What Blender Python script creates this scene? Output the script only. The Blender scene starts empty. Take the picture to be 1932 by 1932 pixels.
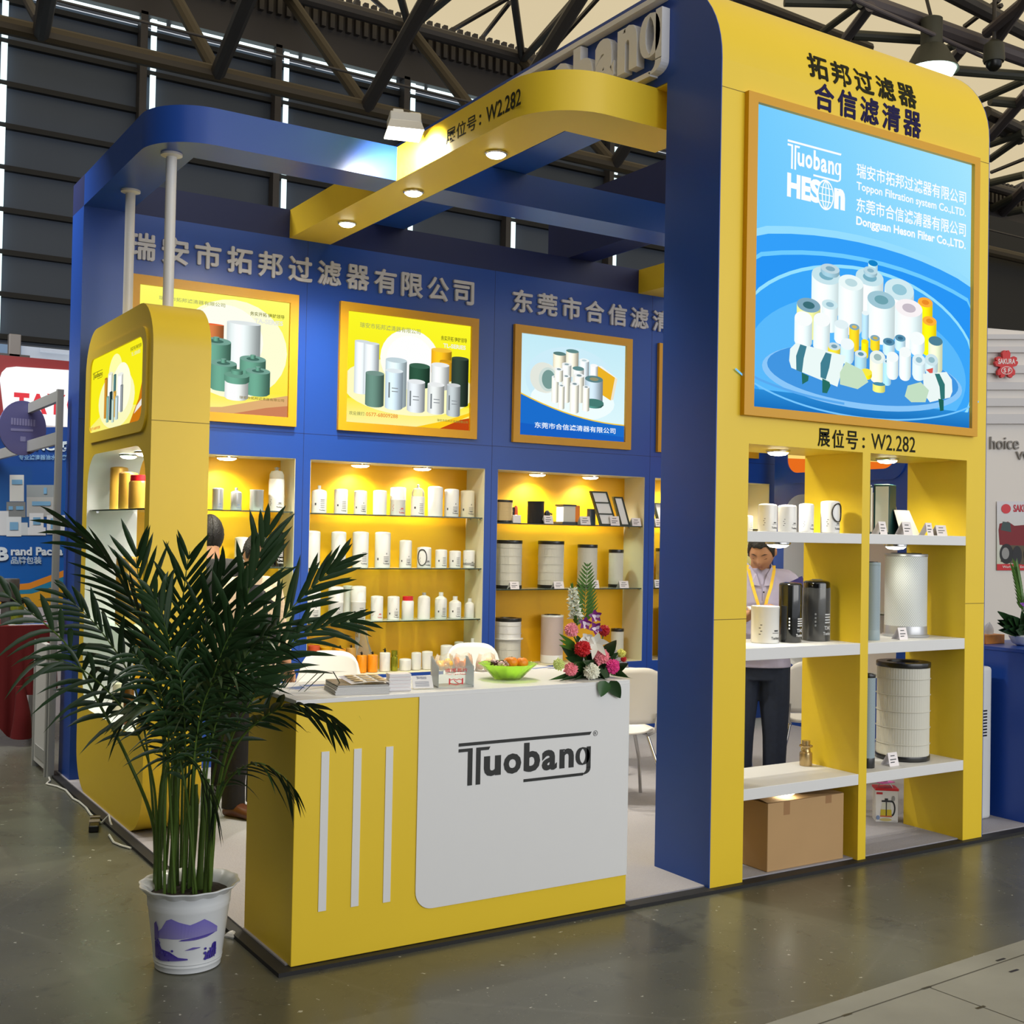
import bpy, math, random
from mathutils import Vector, Matrix
random.seed(7)
sc = bpy.context.scene
COL = sc.collection
PI = math.pi

# ------------------------------------------------------------------ camera
CX, CY, CZ = -3.73935, -4.14614, 1.62708
YAW, PITCH, ROLL, FPX = 0.56453, 0.01967, 0.01893, 2237.725
FWD = Vector((math.sin(YAW)*math.cos(PITCH), math.cos(YAW)*math.cos(PITCH), math.sin(PITCH)))
_r0 = Vector((math.cos(YAW), -math.sin(YAW), 0)); _u0 = _r0.cross(FWD)
RGT = _r0*math.cos(ROLL) + _u0*math.sin(ROLL)
UPV = _u0*math.cos(ROLL) - _r0*math.sin(ROLL)
EYE = Vector((CX, CY, CZ))
cam_d = bpy.data.cameras.new('camera'); cam = bpy.data.objects.new('camera', cam_d); COL.objects.link(cam)
cam_d.sensor_width = 36; cam_d.lens = FPX/1932*36; cam_d.clip_start = .05; cam_d.clip_end = 300
cam.matrix_world = Matrix(((RGT.x, UPV.x, -FWD.x, CX), (RGT.y, UPV.y, -FWD.y, CY), (RGT.z, UPV.z, -FWD.z, CZ), (0, 0, 0, 1)))
sc.camera = cam

# ------------------------------------------------------------------ world, exposure
sc.view_settings.view_transform = 'Standard'; sc.view_settings.look = 'None'
sc.view_settings.gamma = 1; sc.view_settings.use_curve_mapping = False
sc.view_settings.exposure = 0.0
sc.cycles.max_bounces = 7; sc.cycles.diffuse_bounces = 3; sc.cycles.glossy_bounces = 3
sc.cycles.transmission_bounces = 4; sc.cycles.transparent_max_bounces = 8
sc.cycles.sample_clamp_indirect = 4.0; sc.cycles.caustics_reflective = False; sc.cycles.caustics_refractive = False
sc.cycles.use_denoising = True
w = bpy.data.worlds.new('daylight'); sc.world = w; w.use_nodes = True
WORLD_STRENGTH = 0.86
bg = w.node_tree.nodes['Background']; bg.inputs[0].default_value = (.93, .98, 1.06, 1); bg.inputs[1].default_value = WORLD_STRENGTH

def area_light(name, loc, rot, sx, sy, power, col=(1, 1, 1)):
    l = bpy.data.lights.new(name, 'AREA'); l.shape = 'RECTANGLE'; l.size = sx; l.size_y = sy; l.energy = power; l.color = col
    o = bpy.data.objects.new(name, l); COL.objects.link(o); o.location = loc; o.rotation_euler = rot
    return o
# unseen area light standing in for lit stands across the aisle in front
area_light('aisle_fill', (3.5, -11.0, 4.2), (math.radians(92), 0, 0), 12, 5, 620, (1, .985, .96))

# unseen area light added to brighten the neighbouring stand on the left
area_light('left_stand_fill', (-3.8, 4.6, 5.2), (math.radians(42), 0, 0), 3, 2, 330, (1, .98, .94))

# ------------------------------------------------------------------ measured picture points -> points on a real plane
def ray(u, v): return FWD + RGT*((u-966)/FPX) + UPV*((966-v)/FPX)
def at_y(u, v, Y): d = ray(u, v); return EYE + d*((Y-CY)/d.y)
def at_x(u, v, X): d = ray(u, v); return EYE + d*((X-CX)/d.x)
def at_z(u, v, Z): d = ray(u, v); return EYE + d*((Z-CZ)/d.z)

# ------------------------------------------------------------------ materials
def lin(c):
    return tuple(((x/255)/12.92 if x/255 <= .04045 else ((x/255+.055)/1.055)**2.4) for x in c)
MATS = {}
def mat(name, rgb, rough=.5, metal=0, spec=.5, noise=0, nscale=8, bump=0, coat=0, alpha=None):
    """sRGB 0-255 colour; optional slight procedural mottling / bump"""
    if name in MATS: return MATS[name]
    m = bpy.data.materials.new(name); m.use_nodes = True; nt = m.node_tree; p = nt.nodes['Principled BSDF']
    c = lin(rgb)
    p.inputs['Base Color'].default_value = (*c, 1); p.inputs['Roughness'].default_value = rough
    p.inputs['Metallic'].default_value = metal; p.inputs['Specular IOR Level'].default_value = spec
    p.inputs['Coat Weight'].default_value = coat; p.inputs['Coat Roughness'].default_value = .05
    if noise or bump:
        tc = nt.nodes.new('ShaderNodeTexCoord'); n = nt.nodes.new('ShaderNodeTexNoise'); n.inputs['Scale'].default_value = nscale
        n.inputs['Detail'].default_value = 5
        nt.links.new(tc.outputs['Object'], n.inputs['Vector'])
        if noise:
            mx = nt.nodes.new('ShaderNodeMix'); mx.data_type = 'RGBA'
            mx.inputs[6].default_value = (*[x*(1-noise) for x in c], 1); mx.inputs[7].default_value = (*[min(1, x*(1+noise)) for x in c], 1)
            nt.links.new(n.outputs['Fac'], mx.inputs[0]); nt.links.new(mx.outputs[2], p.inputs['Base Color'])
        if bump:
            b = nt.nodes.new('ShaderNodeBump'); b.inputs['Strength'].default_value = bump; b.inputs['Distance'].default_value = .01
            nt.links.new(n.outputs['Fac'], b.inputs['Height']); nt.links.new(b.outputs[0], p.inputs['Normal'])
    MATS[name] = m
    return m
def emis(name, rgb, strength=1.0, sample=True):
    if name in MATS: return MATS[name]
    m = bpy.data.materials.new(name); m.use_nodes = True; nt = m.node_tree; nt.nodes.clear()
    e = nt.nodes.new('ShaderNodeEmission'); o = nt.nodes.new('ShaderNodeOutputMaterial')
    e.inputs[0].default_value = (*lin(rgb), 1); e.inputs[1].default_value = strength; nt.links.new(e.outputs[0], o.inputs[0])
    if not sample: m.cycles.emission_sampling = 'NONE'
    MATS[name] = m
    return m
def clear(name, rgb, trans=.85, rough=.03):
    """thin clear sheet: mostly see-through, a little mirror"""
    if name in MATS: return MATS[name]
    m = bpy.data.materials.new(name); m.use_nodes = True; nt = m.node_tree; nt.nodes.clear()
    t = nt.nodes.new('ShaderNodeBsdfTransparent'); t.inputs[0].default_value = (*lin(rgb), 1)
    g = nt.nodes.new('ShaderNodeBsdfPrincipled'); g.inputs['Base Color'].default_value = (*lin(rgb), 1); g.inputs['Roughness'].default_value = rough
    f = nt.nodes.new('ShaderNodeFresnel'); f.inputs[0].default_value = 1.45
    a = nt.nodes.new('ShaderNodeMath'); a.operation = 'ADD'; a.inputs[1].default_value = 1-trans; a.use_clamp = True
    mx = nt.nodes.new('ShaderNodeMixShader'); o = nt.nodes.new('ShaderNodeOutputMaterial')
    nt.links.new(f.outputs[0], a.inputs[0]); nt.links.new(a.outputs[0], mx.inputs[0])
    nt.links.new(t.outputs[0], mx.inputs[1]); nt.links.new(g.outputs[0], mx.inputs[2]); nt.links.new(mx.outputs[0], o.inputs[0])
    MATS[name] = m
    return m
def colattr(name, emit=None, rough=.5):
    """colour comes from the mesh's own printed colours (a print or a backlit film)"""
    if name in MATS: return MATS[name]
    m = bpy.data.materials.new(name); m.use_nodes = True; nt = m.node_tree
    a = nt.nodes.new('ShaderNodeAttribute'); a.attribute_name = 'Col'
    if emit:
        nt.nodes.remove(nt.nodes['Principled BSDF']); e = nt.nodes.new('ShaderNodeEmission'); e.inputs[1].default_value = emit
        nt.links.new(a.outputs['Color'], e.inputs[0]); nt.links.new(e.outputs[0], nt.nodes['Material Output'].inputs[0])
        m.cycles.emission_sampling = 'NONE'
    else:
        p = nt.nodes['Principled BSDF']; p.inputs['Roughness'].default_value = rough; nt.links.new(a.outputs['Color'], p.inputs['Base Color'])
    MATS[name] = m
    return m

YEL = mat('yellow_laminate', (236, 202, 46), .42, noise=.03, nscale=3)
YELD = mat('golden_frame_paint', (214, 156, 8), .45)
BLU = mat('blue_laminate', (27, 72, 162), .34, noise=.04, nscale=2)
BLUH = mat('navy_shade_and_seam', (12, 28, 82), .5, noise=.04, nscale=2)  # darker blue: shade of header band and right beam put into the colour; seams
WHT = mat('white_laminate', (226, 227, 228), .4, noise=.01)
CREAM = mat('cream_laminate', (226, 220, 190), .5)
AMBER = mat('amber_board', (242, 180, 8), .5, noise=.04, nscale=3)
BLK = mat('black_plastic', (16, 16, 17), .3)
RUB = mat('black_rubber', (18, 19, 18), .35, coat=.3)
LETW = mat('grey_white_letter', (196, 197, 204), .5)
DKTXT = mat('dark_vinyl', (30, 30, 12), .7, spec=.2)
NVTXT = mat('navy_vinyl', (26, 20, 70), .7, spec=.2)
CHROME = mat('chrome', (200, 200, 200), .15, metal=1)
LAMP = emis('lamp_lens', (255, 252, 225), 9)

# ------------------------------------------------------------------ mesh builder
class MB:
    def __init__(s): s.v = []; s.f = []; s.mi = []; s.col = None
    def add(s, vs, fs, mi=0, M=None):
        b = len(s.v)
        s.v += [tuple(M @ Vector(p)) for p in vs] if M else [tuple(p) for p in vs]
        s.f += [tuple(i+b for i in f) for f in fs]; s.mi += [mi]*len(fs)
        return s
    def box(s, x0, x1, y0, y1, z0, z1, mi=0, M=None):
        vs = [(x, y, z) for z in (z0, z1) for y in (y0, y1) for x in (x0, x1)]
        return s.add(vs, [(0, 2, 3, 1), (4, 5, 7, 6), (0, 1, 5, 4), (2, 6, 7, 3), (0, 4, 6, 2), (1, 3, 7, 5)], mi, M)
    def lathe(s, prof, seg=24, M=None, mi=0, caps=True, wob=None):
        vs, fs = [], []; n = len(prof)
        for i in range(seg):
            a = 2*PI*i/seg; k = wob(a) if wob else 1
            vs += [(r*k*math.cos(a), r*k*math.sin(a), z) for r, z in prof]
        for i in range(seg):
            j = (i+1) % seg
            for k in range(n-1): fs.append((i*n+k, j*n+k, j*n+k+1, i*n+k+1))
        if caps:
            if prof[0][0] > 1e-5: fs.append(tuple(i*n for i in reversed(range(seg))))
            if prof[-1][0] > 1e-5: fs.append(tuple(i*n+n-1 for i in range(seg)))
        return s.add(vs, fs, mi, M)
    def tube(s, pts, r, seg=8, mi=0, caps=True):
        pts = [Vector(p) for p in pts]; n = len(pts); rs = r if isinstance(r, (list, tuple)) else [r]*n
        vs, fs = [], []; up = None
        for i, p in enumerate(pts):
            t = (pts[min(i+1, n-1)]-pts[max(i-1, 0)]).normalized()
            if up is None:
                up = Vector((0, 0, 1)) if abs(t.z) < .9 else Vector((1, 0, 0))
            a = t.cross(up).normalized(); b = a.cross(t).normalized(); up = b
            vs += [tuple(p+(a*math.cos(2*PI*k/seg)+b*math.sin(2*PI*k/seg))*rs[i]) for k in range(seg)]
        for i in range(n-1):
            for k in range(seg):
                l = (k+1) % seg; fs.append((i*seg+k, i*seg+l, (i+1)*seg+l, (i+1)*seg+k))
        if caps: fs += [tuple(reversed(range(seg))), tuple((n-1)*seg+k for k in range(seg))]
        return s.add(vs, fs, mi)
    def prism(s, poly, h0, h1, fn, mi=0, side=None):
        """poly: 2-D outline; fn(a,b,h) -> 3-D point"""
        n = len(poly); side = mi if side is None else side
        b = len(s.v); s.v += [tuple(fn(a, c, h0)) for a, c in poly] + [tuple(fn(a, c, h1)) for a, c in poly]
        s.f += [tuple(b+i for i in reversed(range(n))), tuple(b+n+i for i in range(n))]; s.mi += [mi, mi]
        for i in range(n):
            j = (i+1) % n; s.f.append((b+i, b+j, b+n+j, b+n+i)); s.mi.append(side)
        return s
    def ring(s, outer, inner, h0, h1, fn, mi=0, side=None, inner_side=None):
        """frame between two outlines with the same number of points"""
        n = len(outer); side = mi if side is None else side; inner_side = side if inner_side is None else inner_side
        b = len(s.v)
        for h in (h0, h1):
            s.v += [tuple(fn(a, c, h)) for a, c in outer] + [tuple(fn(a, c, h)) for a, c in inner]
        for i in range(n):
            j = (i+1) % n
            s.f += [(b+i, b+n+i, b+n+j, b+j), (b+2*n+i, b+2*n+j, b+3*n+j, b+3*n+i)]; s.mi += [mi, mi]
            s.f += [(b+i, b+j, b+2*n+j, b+2*n+i)]; s.mi.append(side)
            s.f += [(b+n+i, b+3*n+i, b+3*n+j, b+n+j)]; s.mi.append(inner_side)
        return s
    def grid(s, fn, nu, nv, mi=0):
        b = len(s.v); s.v += [tuple(fn(i/(nu-1), j/(nv-1))) for i in range(nu) for j in range(nv)]
        for i in range(nu-1):
            for j in range(nv-1):
                s.f.append((b+i*nv+j, b+(i+1)*nv+j, b+(i+1)*nv+j+1, b+i*nv+j+1)); s.mi.append(mi)
        return s
    def mesh(s, name, mats, smooth=None, off=None):
        m = bpy.data.meshes.new(name)
        v = s.v if off is None else [(p[0]-off[0], p[1]-off[1], p[2]-off[2]) for p in s.v]
        m.from_pydata(v, [], s.f)
        for x in (mats if isinstance(mats, (list, tuple)) else [mats]): m.materials.append(x)
        m.polygons.foreach_set('material_index', s.mi)
        if smooth is not None:
            m.polygons.foreach_set('use_smooth', [True]*len(s.f)); m.set_sharp_from_angle(angle=math.radians(smooth))
        m.update()
        return m
    def build(s, name, mats, parent=None, smooth=None, bevel=0, seg=2, world=False):
        off = parent.matrix_world.translation if (parent and world) else None
        if world and parent and parent.parent: off = parent.location + parent.parent.location
        o = bpy.data.objects.new(name, s.mesh(name, mats, smooth, off)); COL.objects.link(o)
        if parent: o.parent = parent
        if bevel:
            b = o.modifiers.new('bevel', 'BEVEL'); b.width = bevel; b.segments = seg; b.limit_method = 'ANGLE'; b.angle_limit = math.radians(40)
        return o
def tag(o, label=None, cat=None, group=None, kind=None):
    if label: o['label'] = label
    if cat: o['category'] = cat
    if group: o['group'] = group
    if kind: o['kind'] = kind
    return o
def thing(name, label, cat, loc=(0, 0, 0), rz=0, group=None):
    o = bpy.data.objects.new(name, None); COL.objects.link(o); o.empty_display_size = .1
    o.location = loc; o.rotation_euler = (0, 0, rz); o.matrix_world = Matrix.Translation(loc) @ Matrix.Rotation(rz, 4, 'Z')
    return tag(o, label, cat, group)
def one(mb, name, label, cat, mats, group=None, **k):
    return tag(mb.build(name, mats, **k), label, cat, group)
def struct(mb, name, mats, **k):
    return tag(mb.build(name, mats, **k), kind='structure')
def copy_tree(o, parent=None):
    c = o.copy(); COL.objects.link(c); c.parent = parent
    for ch in list(o.children): copy_tree(ch, c)
    return c
def rrect(x0, x1, y0, y1, r, n=6, corners=(1, 1, 1, 1)):
    """outline, counter-clockwise from lower left; corners: ll, lr, ur, ul"""
    out = []
    for (cx, cy, a0, on) in ((x0, y0, PI, corners[0]), (x1, y0, 1.5*PI, corners[1]), (x1, y1, 0, corners[2]), (x0, y1, .5*PI, corners[3])):
        rr = r if on else 1e-4
        sx = cx + (rr if cx == x0 else -rr); sy = cy + (rr if cy == y0 else -rr)
        out += [(sx+rr*math.cos(a0+.5*PI*i/n), sy+rr*math.sin(a0+.5*PI*i/n)) for i in range(n+1)]
    return out

# ------------------------------------------------------------------ lettering
_TXT = {}
def text2d(body, bold=0.0):
    """flat outline mesh of one line of text: (verts2d, faces) normalised to its own box 0..1"""
    key = (body, bold)
    if key not in _TXT:
        c = bpy.data.curves.new('lettering', 'FONT'); c.body = body; c.offset = bold; c.resolution_u = 3
        o = bpy.data.objects.new('lettering', c)
        m = bpy.data.meshes.new_from_object(o)
        vs = [(v.co.x, v.co.y) for v in m.vertices]; fs = [tuple(p.vertices) for p in m.polygons]
        bpy.data.objects.remove(o); bpy.data.meshes.remove(m); bpy.data.curves.remove(c)
        x0 = min(p[0] for p in vs); x1 = max(p[0] for p in vs); y0 = min(p[1] for p in vs); y1 = max(p[1] for p in vs)
        _TXT[key] = ([((x-x0)/(x1-x0), (y-y0)/(y1-y0)) for x, y in vs], fs, (x1-x0)/(y1-y0))
    return _TXT[key]
def put_text(mb, body, s0, s1, t0, t1, fn, depth=0, bold=.012, mi=0):
    """text stretched into the box s0..s1, t0..t1; fn(s,t,h)->point; depth > 0 gives raised letters"""
    vs, fs, _ = text2d(body, bold)
    P = [(s0+x*(s1-s0), t0+y*(t1-t0)) for x, y in vs]; b = len(mb.v)
    mb.v += [tuple(fn(x, y, depth)) for x, y in P]; mb.f += [tuple(b+i for i in f) for f in fs]; mb.mi += [mi]*len(fs)
    if depth:
        edges = {}
        for f in fs:
            for i in range(len(f)):
                e = (f[i], f[(i+1) % len(f)]); edges[e] = 1
        b2 = len(mb.v); mb.v += [tuple(fn(x, y, 0)) for x, y in P]
        # outline edges: the mesh of a glyph repeats outline vertices, so match by position
        cnt = {}
        for e in edges:
            k = frozenset(((round(P[e[0]][0], 6), round(P[e[0]][1], 6)), (round(P[e[1]][0], 6), round(P[e[1]][1], 6))))
            cnt.setdefault(k, []).append(e)
        for k, es in cnt.items():
            if len(es) == 1:
                i, j = es[0]; mb.f.append((b2+i, b2+j, b+j, b+i)); mb.mi.append(mi)
    return mb
def put_fat(mb, body, s0, s1, t0, t1, fn, depth=0, f=.012):
    """heavier strokes: the same glyph laid down with small shifts"""
    w_, h_ = s1-s0, t1-t0
    for n_, (dx, dy) in enumerate(((-1, 0), (1, 0), (0, 1), (0, -1), (0, 0))):
        put_text(mb, body, s0+dx*f*w_+f*w_*.5, s1+dx*f*w_-f*w_*.5, t0+dy*f*h_, t1+dy*f*h_, (lambda a, b, h, n_=n_: fn(a, b, h+.0004*n_)), depth, .006)
def stroke(pts, wd, closed=False):
    """polyline -> list of quads (2-D) of width wd"""
    out = []; n = len(pts); L, R = [], []
    for i in range(n):
        a = pts[(i-1) % n] if (closed or i > 0) else pts[i]; c = pts[(i+1) % n] if (closed or i < n-1) else pts[i]
        dx, dy = c[0]-a[0], c[1]-a[1]; l = math.hypot(dx, dy) or 1
        L.append((pts[i][0]-dy/l*wd/2, pts[i][1]+dx/l*wd/2)); R.append((pts[i][0]+dy/l*wd/2, pts[i][1]-dx/l*wd/2))
    for i in range(n if closed else n-1):
        j = (i+1) % n; out.append([L[i], R[i], R[j], L[j]])
    return out
def arc(cx, cy, rx, ry, a0, a1, n=10):
    return [(cx+rx*math.cos(a0+(a1-a0)*i/n), cy+ry*math.sin(a0+(a1-a0)*i/n)) for i in range(n+1)]
def put_polys(mb, polys, fn, depth=0, mi=0):
    for p in polys:
        area = sum(p[i][0]*p[(i+1) % len(p)][1]-p[(i+1) % len(p)][0]*p[i][1] for i in range(len(p)))
        if area < 0: p = p[::-1]
        if depth: mb.prism(p, 0, depth, fn, mi)
        else: mb.add([fn(a, b, 0) for a, b in p], [tuple(range(len(p)))], mi)
    return mb
def wordmark(mb, s0, s1, t0, t1, fn, depth=0, mi=0, bold=.03, xh=.64):
    """the booth's word mark: long bar, doubled T, uoban, g with a tail that runs back under the word. Unit box 1.064 x .376"""
    W, H = s1-s0, t1-t0
    g = lambda a, b, h: fn(s0+a*W, t0+b*H, h)
    pol = [[(0, .93), (1, .93), (1.0, 1), (0, 1)] if False else [(0, .925), (.985, .925), (1.0, 1), (0, 1)]]
    pol += [[(0, .79), (.066, .79), (.066, 0), (.099, 0), (.099, .865), (0, .865)]]
    pol += [[(.125, 0), (.157, 0), (.157, .79), (.214, .79), (.226, .865), (.125, .865)]]
    pol = [pol[0]] + [[(0, .79), (.099, .79), (.099, .865), (0, .865)], [(.066, 0), (.099, 0), (.099, .79), (.066, .79)]] \
        + [[(.125, 0), (.157, 0), (.157, .79), (.125, .79)], [(.125, .79), (.214, .79), (.226, .865), (.125, .865)]]
    put_polys(mb, pol, g, depth, mi)
    for ch, a, b, c, d in (('u', .182, .305, .165, xh), ('o', .325, .455, .165, xh+.01), ('b', .475, .598, .165, max(.87, xh+.1)), ('a', .612, .728, .155, xh+.01), ('n', .748, .860, .165, xh)):
        put_text(mb, ch, a, b, c, d, g, depth, bold, mi)
    # g
    put_polys(mb, stroke(arc(.930, .2+(xh-.2)/2-.005, .040, (xh-.2)/2-.015, 0, 2*PI, 20)[:-1], .033, True), g, depth, mi)
    put_polys(mb, [[(.962, .12), (.995, .12), (.995, xh), (.962, xh)]], g, depth, mi)
    t = [(.978, .13)] + arc(.930, .10, .048, .13, 0, -.5*PI, 6) + [(.475, -.03)]
    put_polys(mb, stroke(t[:-1], .033) , g, depth, mi)
    put_polys(mb, [[(.475, -.065), (.935, -.065), (.935, .005), (.475, .005)]], g, depth, mi)
    return mb

# ------------------------------------------------------------------ printed / backlit pictures
class Print:
    """flat printed picture: shapes with printed colours on a real flat panel, s right, t up, both 0..1"""
    def __init__(s, fn): s.mb = MB(); s.c = []; s.fn = fn; s.h = 0
    def _f(s, pts, cols):
        b = len(s.mb.v); s.h += 1
        s.mb.v += [tuple(s.fn(a, c, .0004*s.h)) for a, c in pts]; s.mb.f.append(tuple(range(b, b+len(pts)))); s.mb.mi.append(0)
        s.c += [lin(c) for c in cols]
    def quad(s, a0, a1, b0, b1, c, ctop=None):
        s._f([(a0, b0), (a1, b0), (a1, b1), (a0, b1)], [c, c, ctop or c, ctop or c])
    def poly(s, pts, c): s._f(pts, [c]*len(pts))
    def ell(s, cx, cy, rx, ry, c, n=28): s.poly(arc(cx, cy, rx, ry, 0, 2*PI, n)[:-1], c)
    def line(s, pts, wd, c, closed=False):
        for q in stroke(pts, wd, closed): s.poly(q, c); s.h -= 1
        s.h += 1
    def cyl(s, a0, a1, b0, b1, c, top=None, e=.12, hole=None, asp=1.0, dk=.62, hi=1.25):
        """printed picture of a can: shaded across its width, ellipse on top"""
        r = (a1-a0)/2; m = (a0+a1)/2; ry = r*e*2*asp; n = 8
        sh = lambda k: tuple(min(255, x*(dk+(hi-dk)*max(0, math.cos((k-.35)*2.2))**1.5)) for x in c)
        for i in range(n):
            k0, k1 = i/n, (i+1)/n; x0, x1 = a0+(a1-a0)*k0, a0+(a1-a0)*k1
            y0, y1 = [b0+ry*(1-math.sqrt(max(0, 1-((x-m)/r)**2))) for x in (x0, x1)]
            s._f([(x0, y0), (x1, y1), (x1, b1), (x0, b1)], [sh(k0), sh(k1), sh(k1), sh(k0)]); s.h -= 1
        s.h += 1
        t = top or c
        s.ell(m, b1, r, ry, t)
        if hole: s.ell(m, b1, r*.5, ry*.5, hole)
    def text(s, body, a0, a1, b0, b1, c, bold=.012):
        s.h += 1; k = len(s.mb.f); put_text(s.mb, body, a0, a1, b0, b1, lambda a, b, h: s.fn(a, b, .0004*s.h), 0, bold)
        s.c += [lin(c)]*sum(len(f) for f in s.mb.f[k:])
    def mark(s, a0, a1, b0, b1, c):
        s.h += 1; k = len(s.mb.f); wordmark(s.mb, a0, a1, b0, b1, lambda a, b, h: s.fn(a, b, .0004*s.h))
        s.c += [lin(c)]*sum(len(f) for f in s.mb.f[k:])
    def build(s, name, m, parent, world=True):
        o = s.mb.build(name, m, parent, world=world)
        a = o.data.color_attributes.new('Col', 'FLOAT_COLOR', 'CORNER')
        a.data.foreach_set('color', [x for c in s.c for x in (*c, 1)])
        return o
FILM = colattr('backlit_film', emit=1.0)
INK = colattr('printed_ink', rough=.45)
# ================================================================== hall: floor, ceiling, walls
def floor_material():
    m = bpy.data.materials.new('polished_concrete'); m.use_nodes = True; nt = m.node_tree; N, L = nt.nodes, nt.links
    p = N['Principled BSDF']; tc = N.new('ShaderNodeTexCoord')
    def noise(scale, detail=4, dist=0):
        n = N.new('ShaderNodeTexNoise'); n.inputs['Scale'].default_value = scale; n.inputs['Detail'].default_value = detail
        n.inputs['Distortion'].default_value = dist; L.new(tc.outputs['Object'], n.inputs['Vector']); return n
    def ramp(src, stops):
        r = N.new('ShaderNodeValToRGB'); e = r.color_ramp.elements
        e[0].position, e[0].color = stops[0][0], (*lin(stops[0][1]), 1); e[1].position, e[1].color = stops[1][0], (*lin(stops[1][1]), 1)
        for q, c in stops[2:]: x = e.new(q); x.color = (*lin(c), 1)
        L.new(src, r.inputs[0]); return r
    base = ramp(noise(.9, 6, .3).outputs['Fac'], [(.3, (72, 73, 65)), (.75, (98, 99, 87))])
    spk = ramp(noise(30, 3).outputs['Fac'], [(.70, (0, 0, 0)), (.725, (255, 255, 255))])
    scr = ramp(noise(75, 2, 2.5).outputs['Fac'], [(.70, (0, 0, 0)), (.73, (255, 255, 255))])
    wv = N.new('ShaderNodeTexVoronoi'); wv.feature = 'DISTANCE_TO_EDGE'; wv.inputs['Scale'].default_value = .45
    L.new(tc.outputs['Object'], wv.inputs['Vector'])
    crk = ramp(wv.outputs['Distance'], [(0, (255, 255, 255)), (.006, (0, 0, 0))])
    fine = ramp(noise(9, 8, 1.2).outputs['Fac'], [(.6, (0, 0, 0)), (.72, (255, 255, 255))])
    def mix(fac, a, b, k):
        mu = N.new('ShaderNodeMath'); mu.operation = 'MULTIPLY'; mu.inputs[1].default_value = k; L.new(fac, mu.inputs[0])
        mx = N.new('ShaderNodeMix'); mx.data_type = 'RGBA'; L.new(mu.outputs[0], mx.inputs[0])
        if isinstance(a, tuple): mx.inputs[6].default_value = (*lin(a), 1)
        else: L.new(a, mx.inputs[6])
        mx.inputs[7].default_value = (*lin(b), 1); return mx.outputs[2]
    c = mix(fine.outputs[0], base.outputs[0], (54, 54, 52), .45)
    c = mix(crk.outputs[0], c, (136, 136, 130), .10)
    c = mix(scr.outputs[0], c, (150, 152, 144), .5)
    c = mix(spk.outputs[0], c, (190, 192, 185), .8)
    L.new(c, p.inputs['Base Color'])
    rr = N.new('ShaderNodeMapRange'); rr.inputs[3].default_value = .2; rr.inputs[4].default_value = .36
    L.new(noise(2.2, 5).outputs['Fac'], rr.inputs[0]); L.new(rr.outputs[0], p.inputs['Roughness'])
    p.inputs['Specular IOR Level'].default_value = .5
    return m
struct(MB().box(-16, 60, -13, 30, -.3, 0), 'floor', floor_material())

def membrane_material():
    m = bpy.data.materials.new('roof_membrane'); m.use_nodes = True; nt = m.node_tree; nt.nodes.clear()
    t = nt.nodes.new('ShaderNodeBsdfTranslucent'); d = nt.nodes.new('ShaderNodeBsdfDiffuse'); mx = nt.nodes.new('ShaderNodeAddShader'); o = nt.nodes.new('ShaderNodeOutputMaterial')
    t.inputs[0].default_value = (*lin((238, 214, 168)), 1); d.inputs[0].default_value = (.10, .09, .07, 1)
    nt.links.new(t.outputs[0], mx.inputs[0]); nt.links.new(d.outputs[0], mx.inputs[1]); nt.links.new(mx.outputs[0], o.inputs[0])
    return m
MEMB = membrane_material()
STEELD = mat('dark_painted_steel', (62, 58, 58), .55)
STEELB = mat('olive_painted_steel', (66, 57, 42), .6)
STEELG = mat('green_grey_steel', (70, 71, 62), .55)
LOUV = mat('dark_louvre_sheet', (64, 74, 90), .6, noise=.12, nscale=.6)
LOUVD = mat('louvre_joint', (24, 24, 25), .7)
SKYGAP = emis('daylight_gap', (225, 250, 252), 1.6, sample=False)
ceil = struct(MB().add([(-16, -13, 14.6), (60, -13, 14.6), (60, 20.4, 13.6), (-16, 20.4, 13.6)], [(0, 3, 2, 1)]), 'ceiling', MEMB)
sm = MB()
for (a, b, c, d) in ((395, -60, 480, 75), (470, -30, 565, 55), (560, -60, 665, 58), (700, -40, 590, 130), (960, -5, 800, 88), (962, 5, 880, 110), (1085, -5, 990, 105), (1180, -60, 1040, 95),
                     (640, -60, 850, 130), (1890, 10, 1850, 30), (1885, 0, 1820, 50), (1932, 230, 1870, 262), (1932, 300, 1870, 325), (1932, 345, 1872, 375), (1932, 360, 1872, 385)):
    A, B = at_z(a, b, 13.55), at_z(c, d, 13.55); sm.tube([A, B], .06, 5)
o = sm.build('seam', STEELD, ceil)

# rear hall wall: dark louvred sheets between bright daylight slits
WY = 20.0
ZT = 11.75
wall = MB().box(-16, 60, WY, WY+.2, 5.1, ZT)
wl = struct(wall, 'wall_rear', LOUV)
j = MB()
for i in range(9): j.box(-16, 60, WY-.12, WY, 5.15+.8*i, 5.15+.8*i+.1)
j.build('louvre_joint', LOUVD, wl)
def slit(u, v0, v1, wd=.2):
    x = at_y(u, (v0+v1)/2, WY-.15).x; z1 = at_y(u, v0, WY-.15).z; z0 = at_y(u, v1, WY-.15).z
    return x, z0, z1
k = 1
for u in (4, 286, 538, 778, 972, 1163):
    x = at_y(u, 250, WY-.15).x
    b = MB()
    for i in range(9):
        z0 = 5.25+.8*i; b.box(x-.055, x+.055, WY-.16, WY-.13, z0, z0+.7)
    tag(b.build('window_%d' % k, SKYGAP), kind='structure'); k += 1
    MB().box(x-.30, x-.16, WY-.3, WY-.05, 5.1, ZT+.2).build('mullion', STEELD, wl)
b = MB(); xs = [at_y(u, 250, WY).x for u in (4, 286, 538, 778, 972)]
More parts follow.
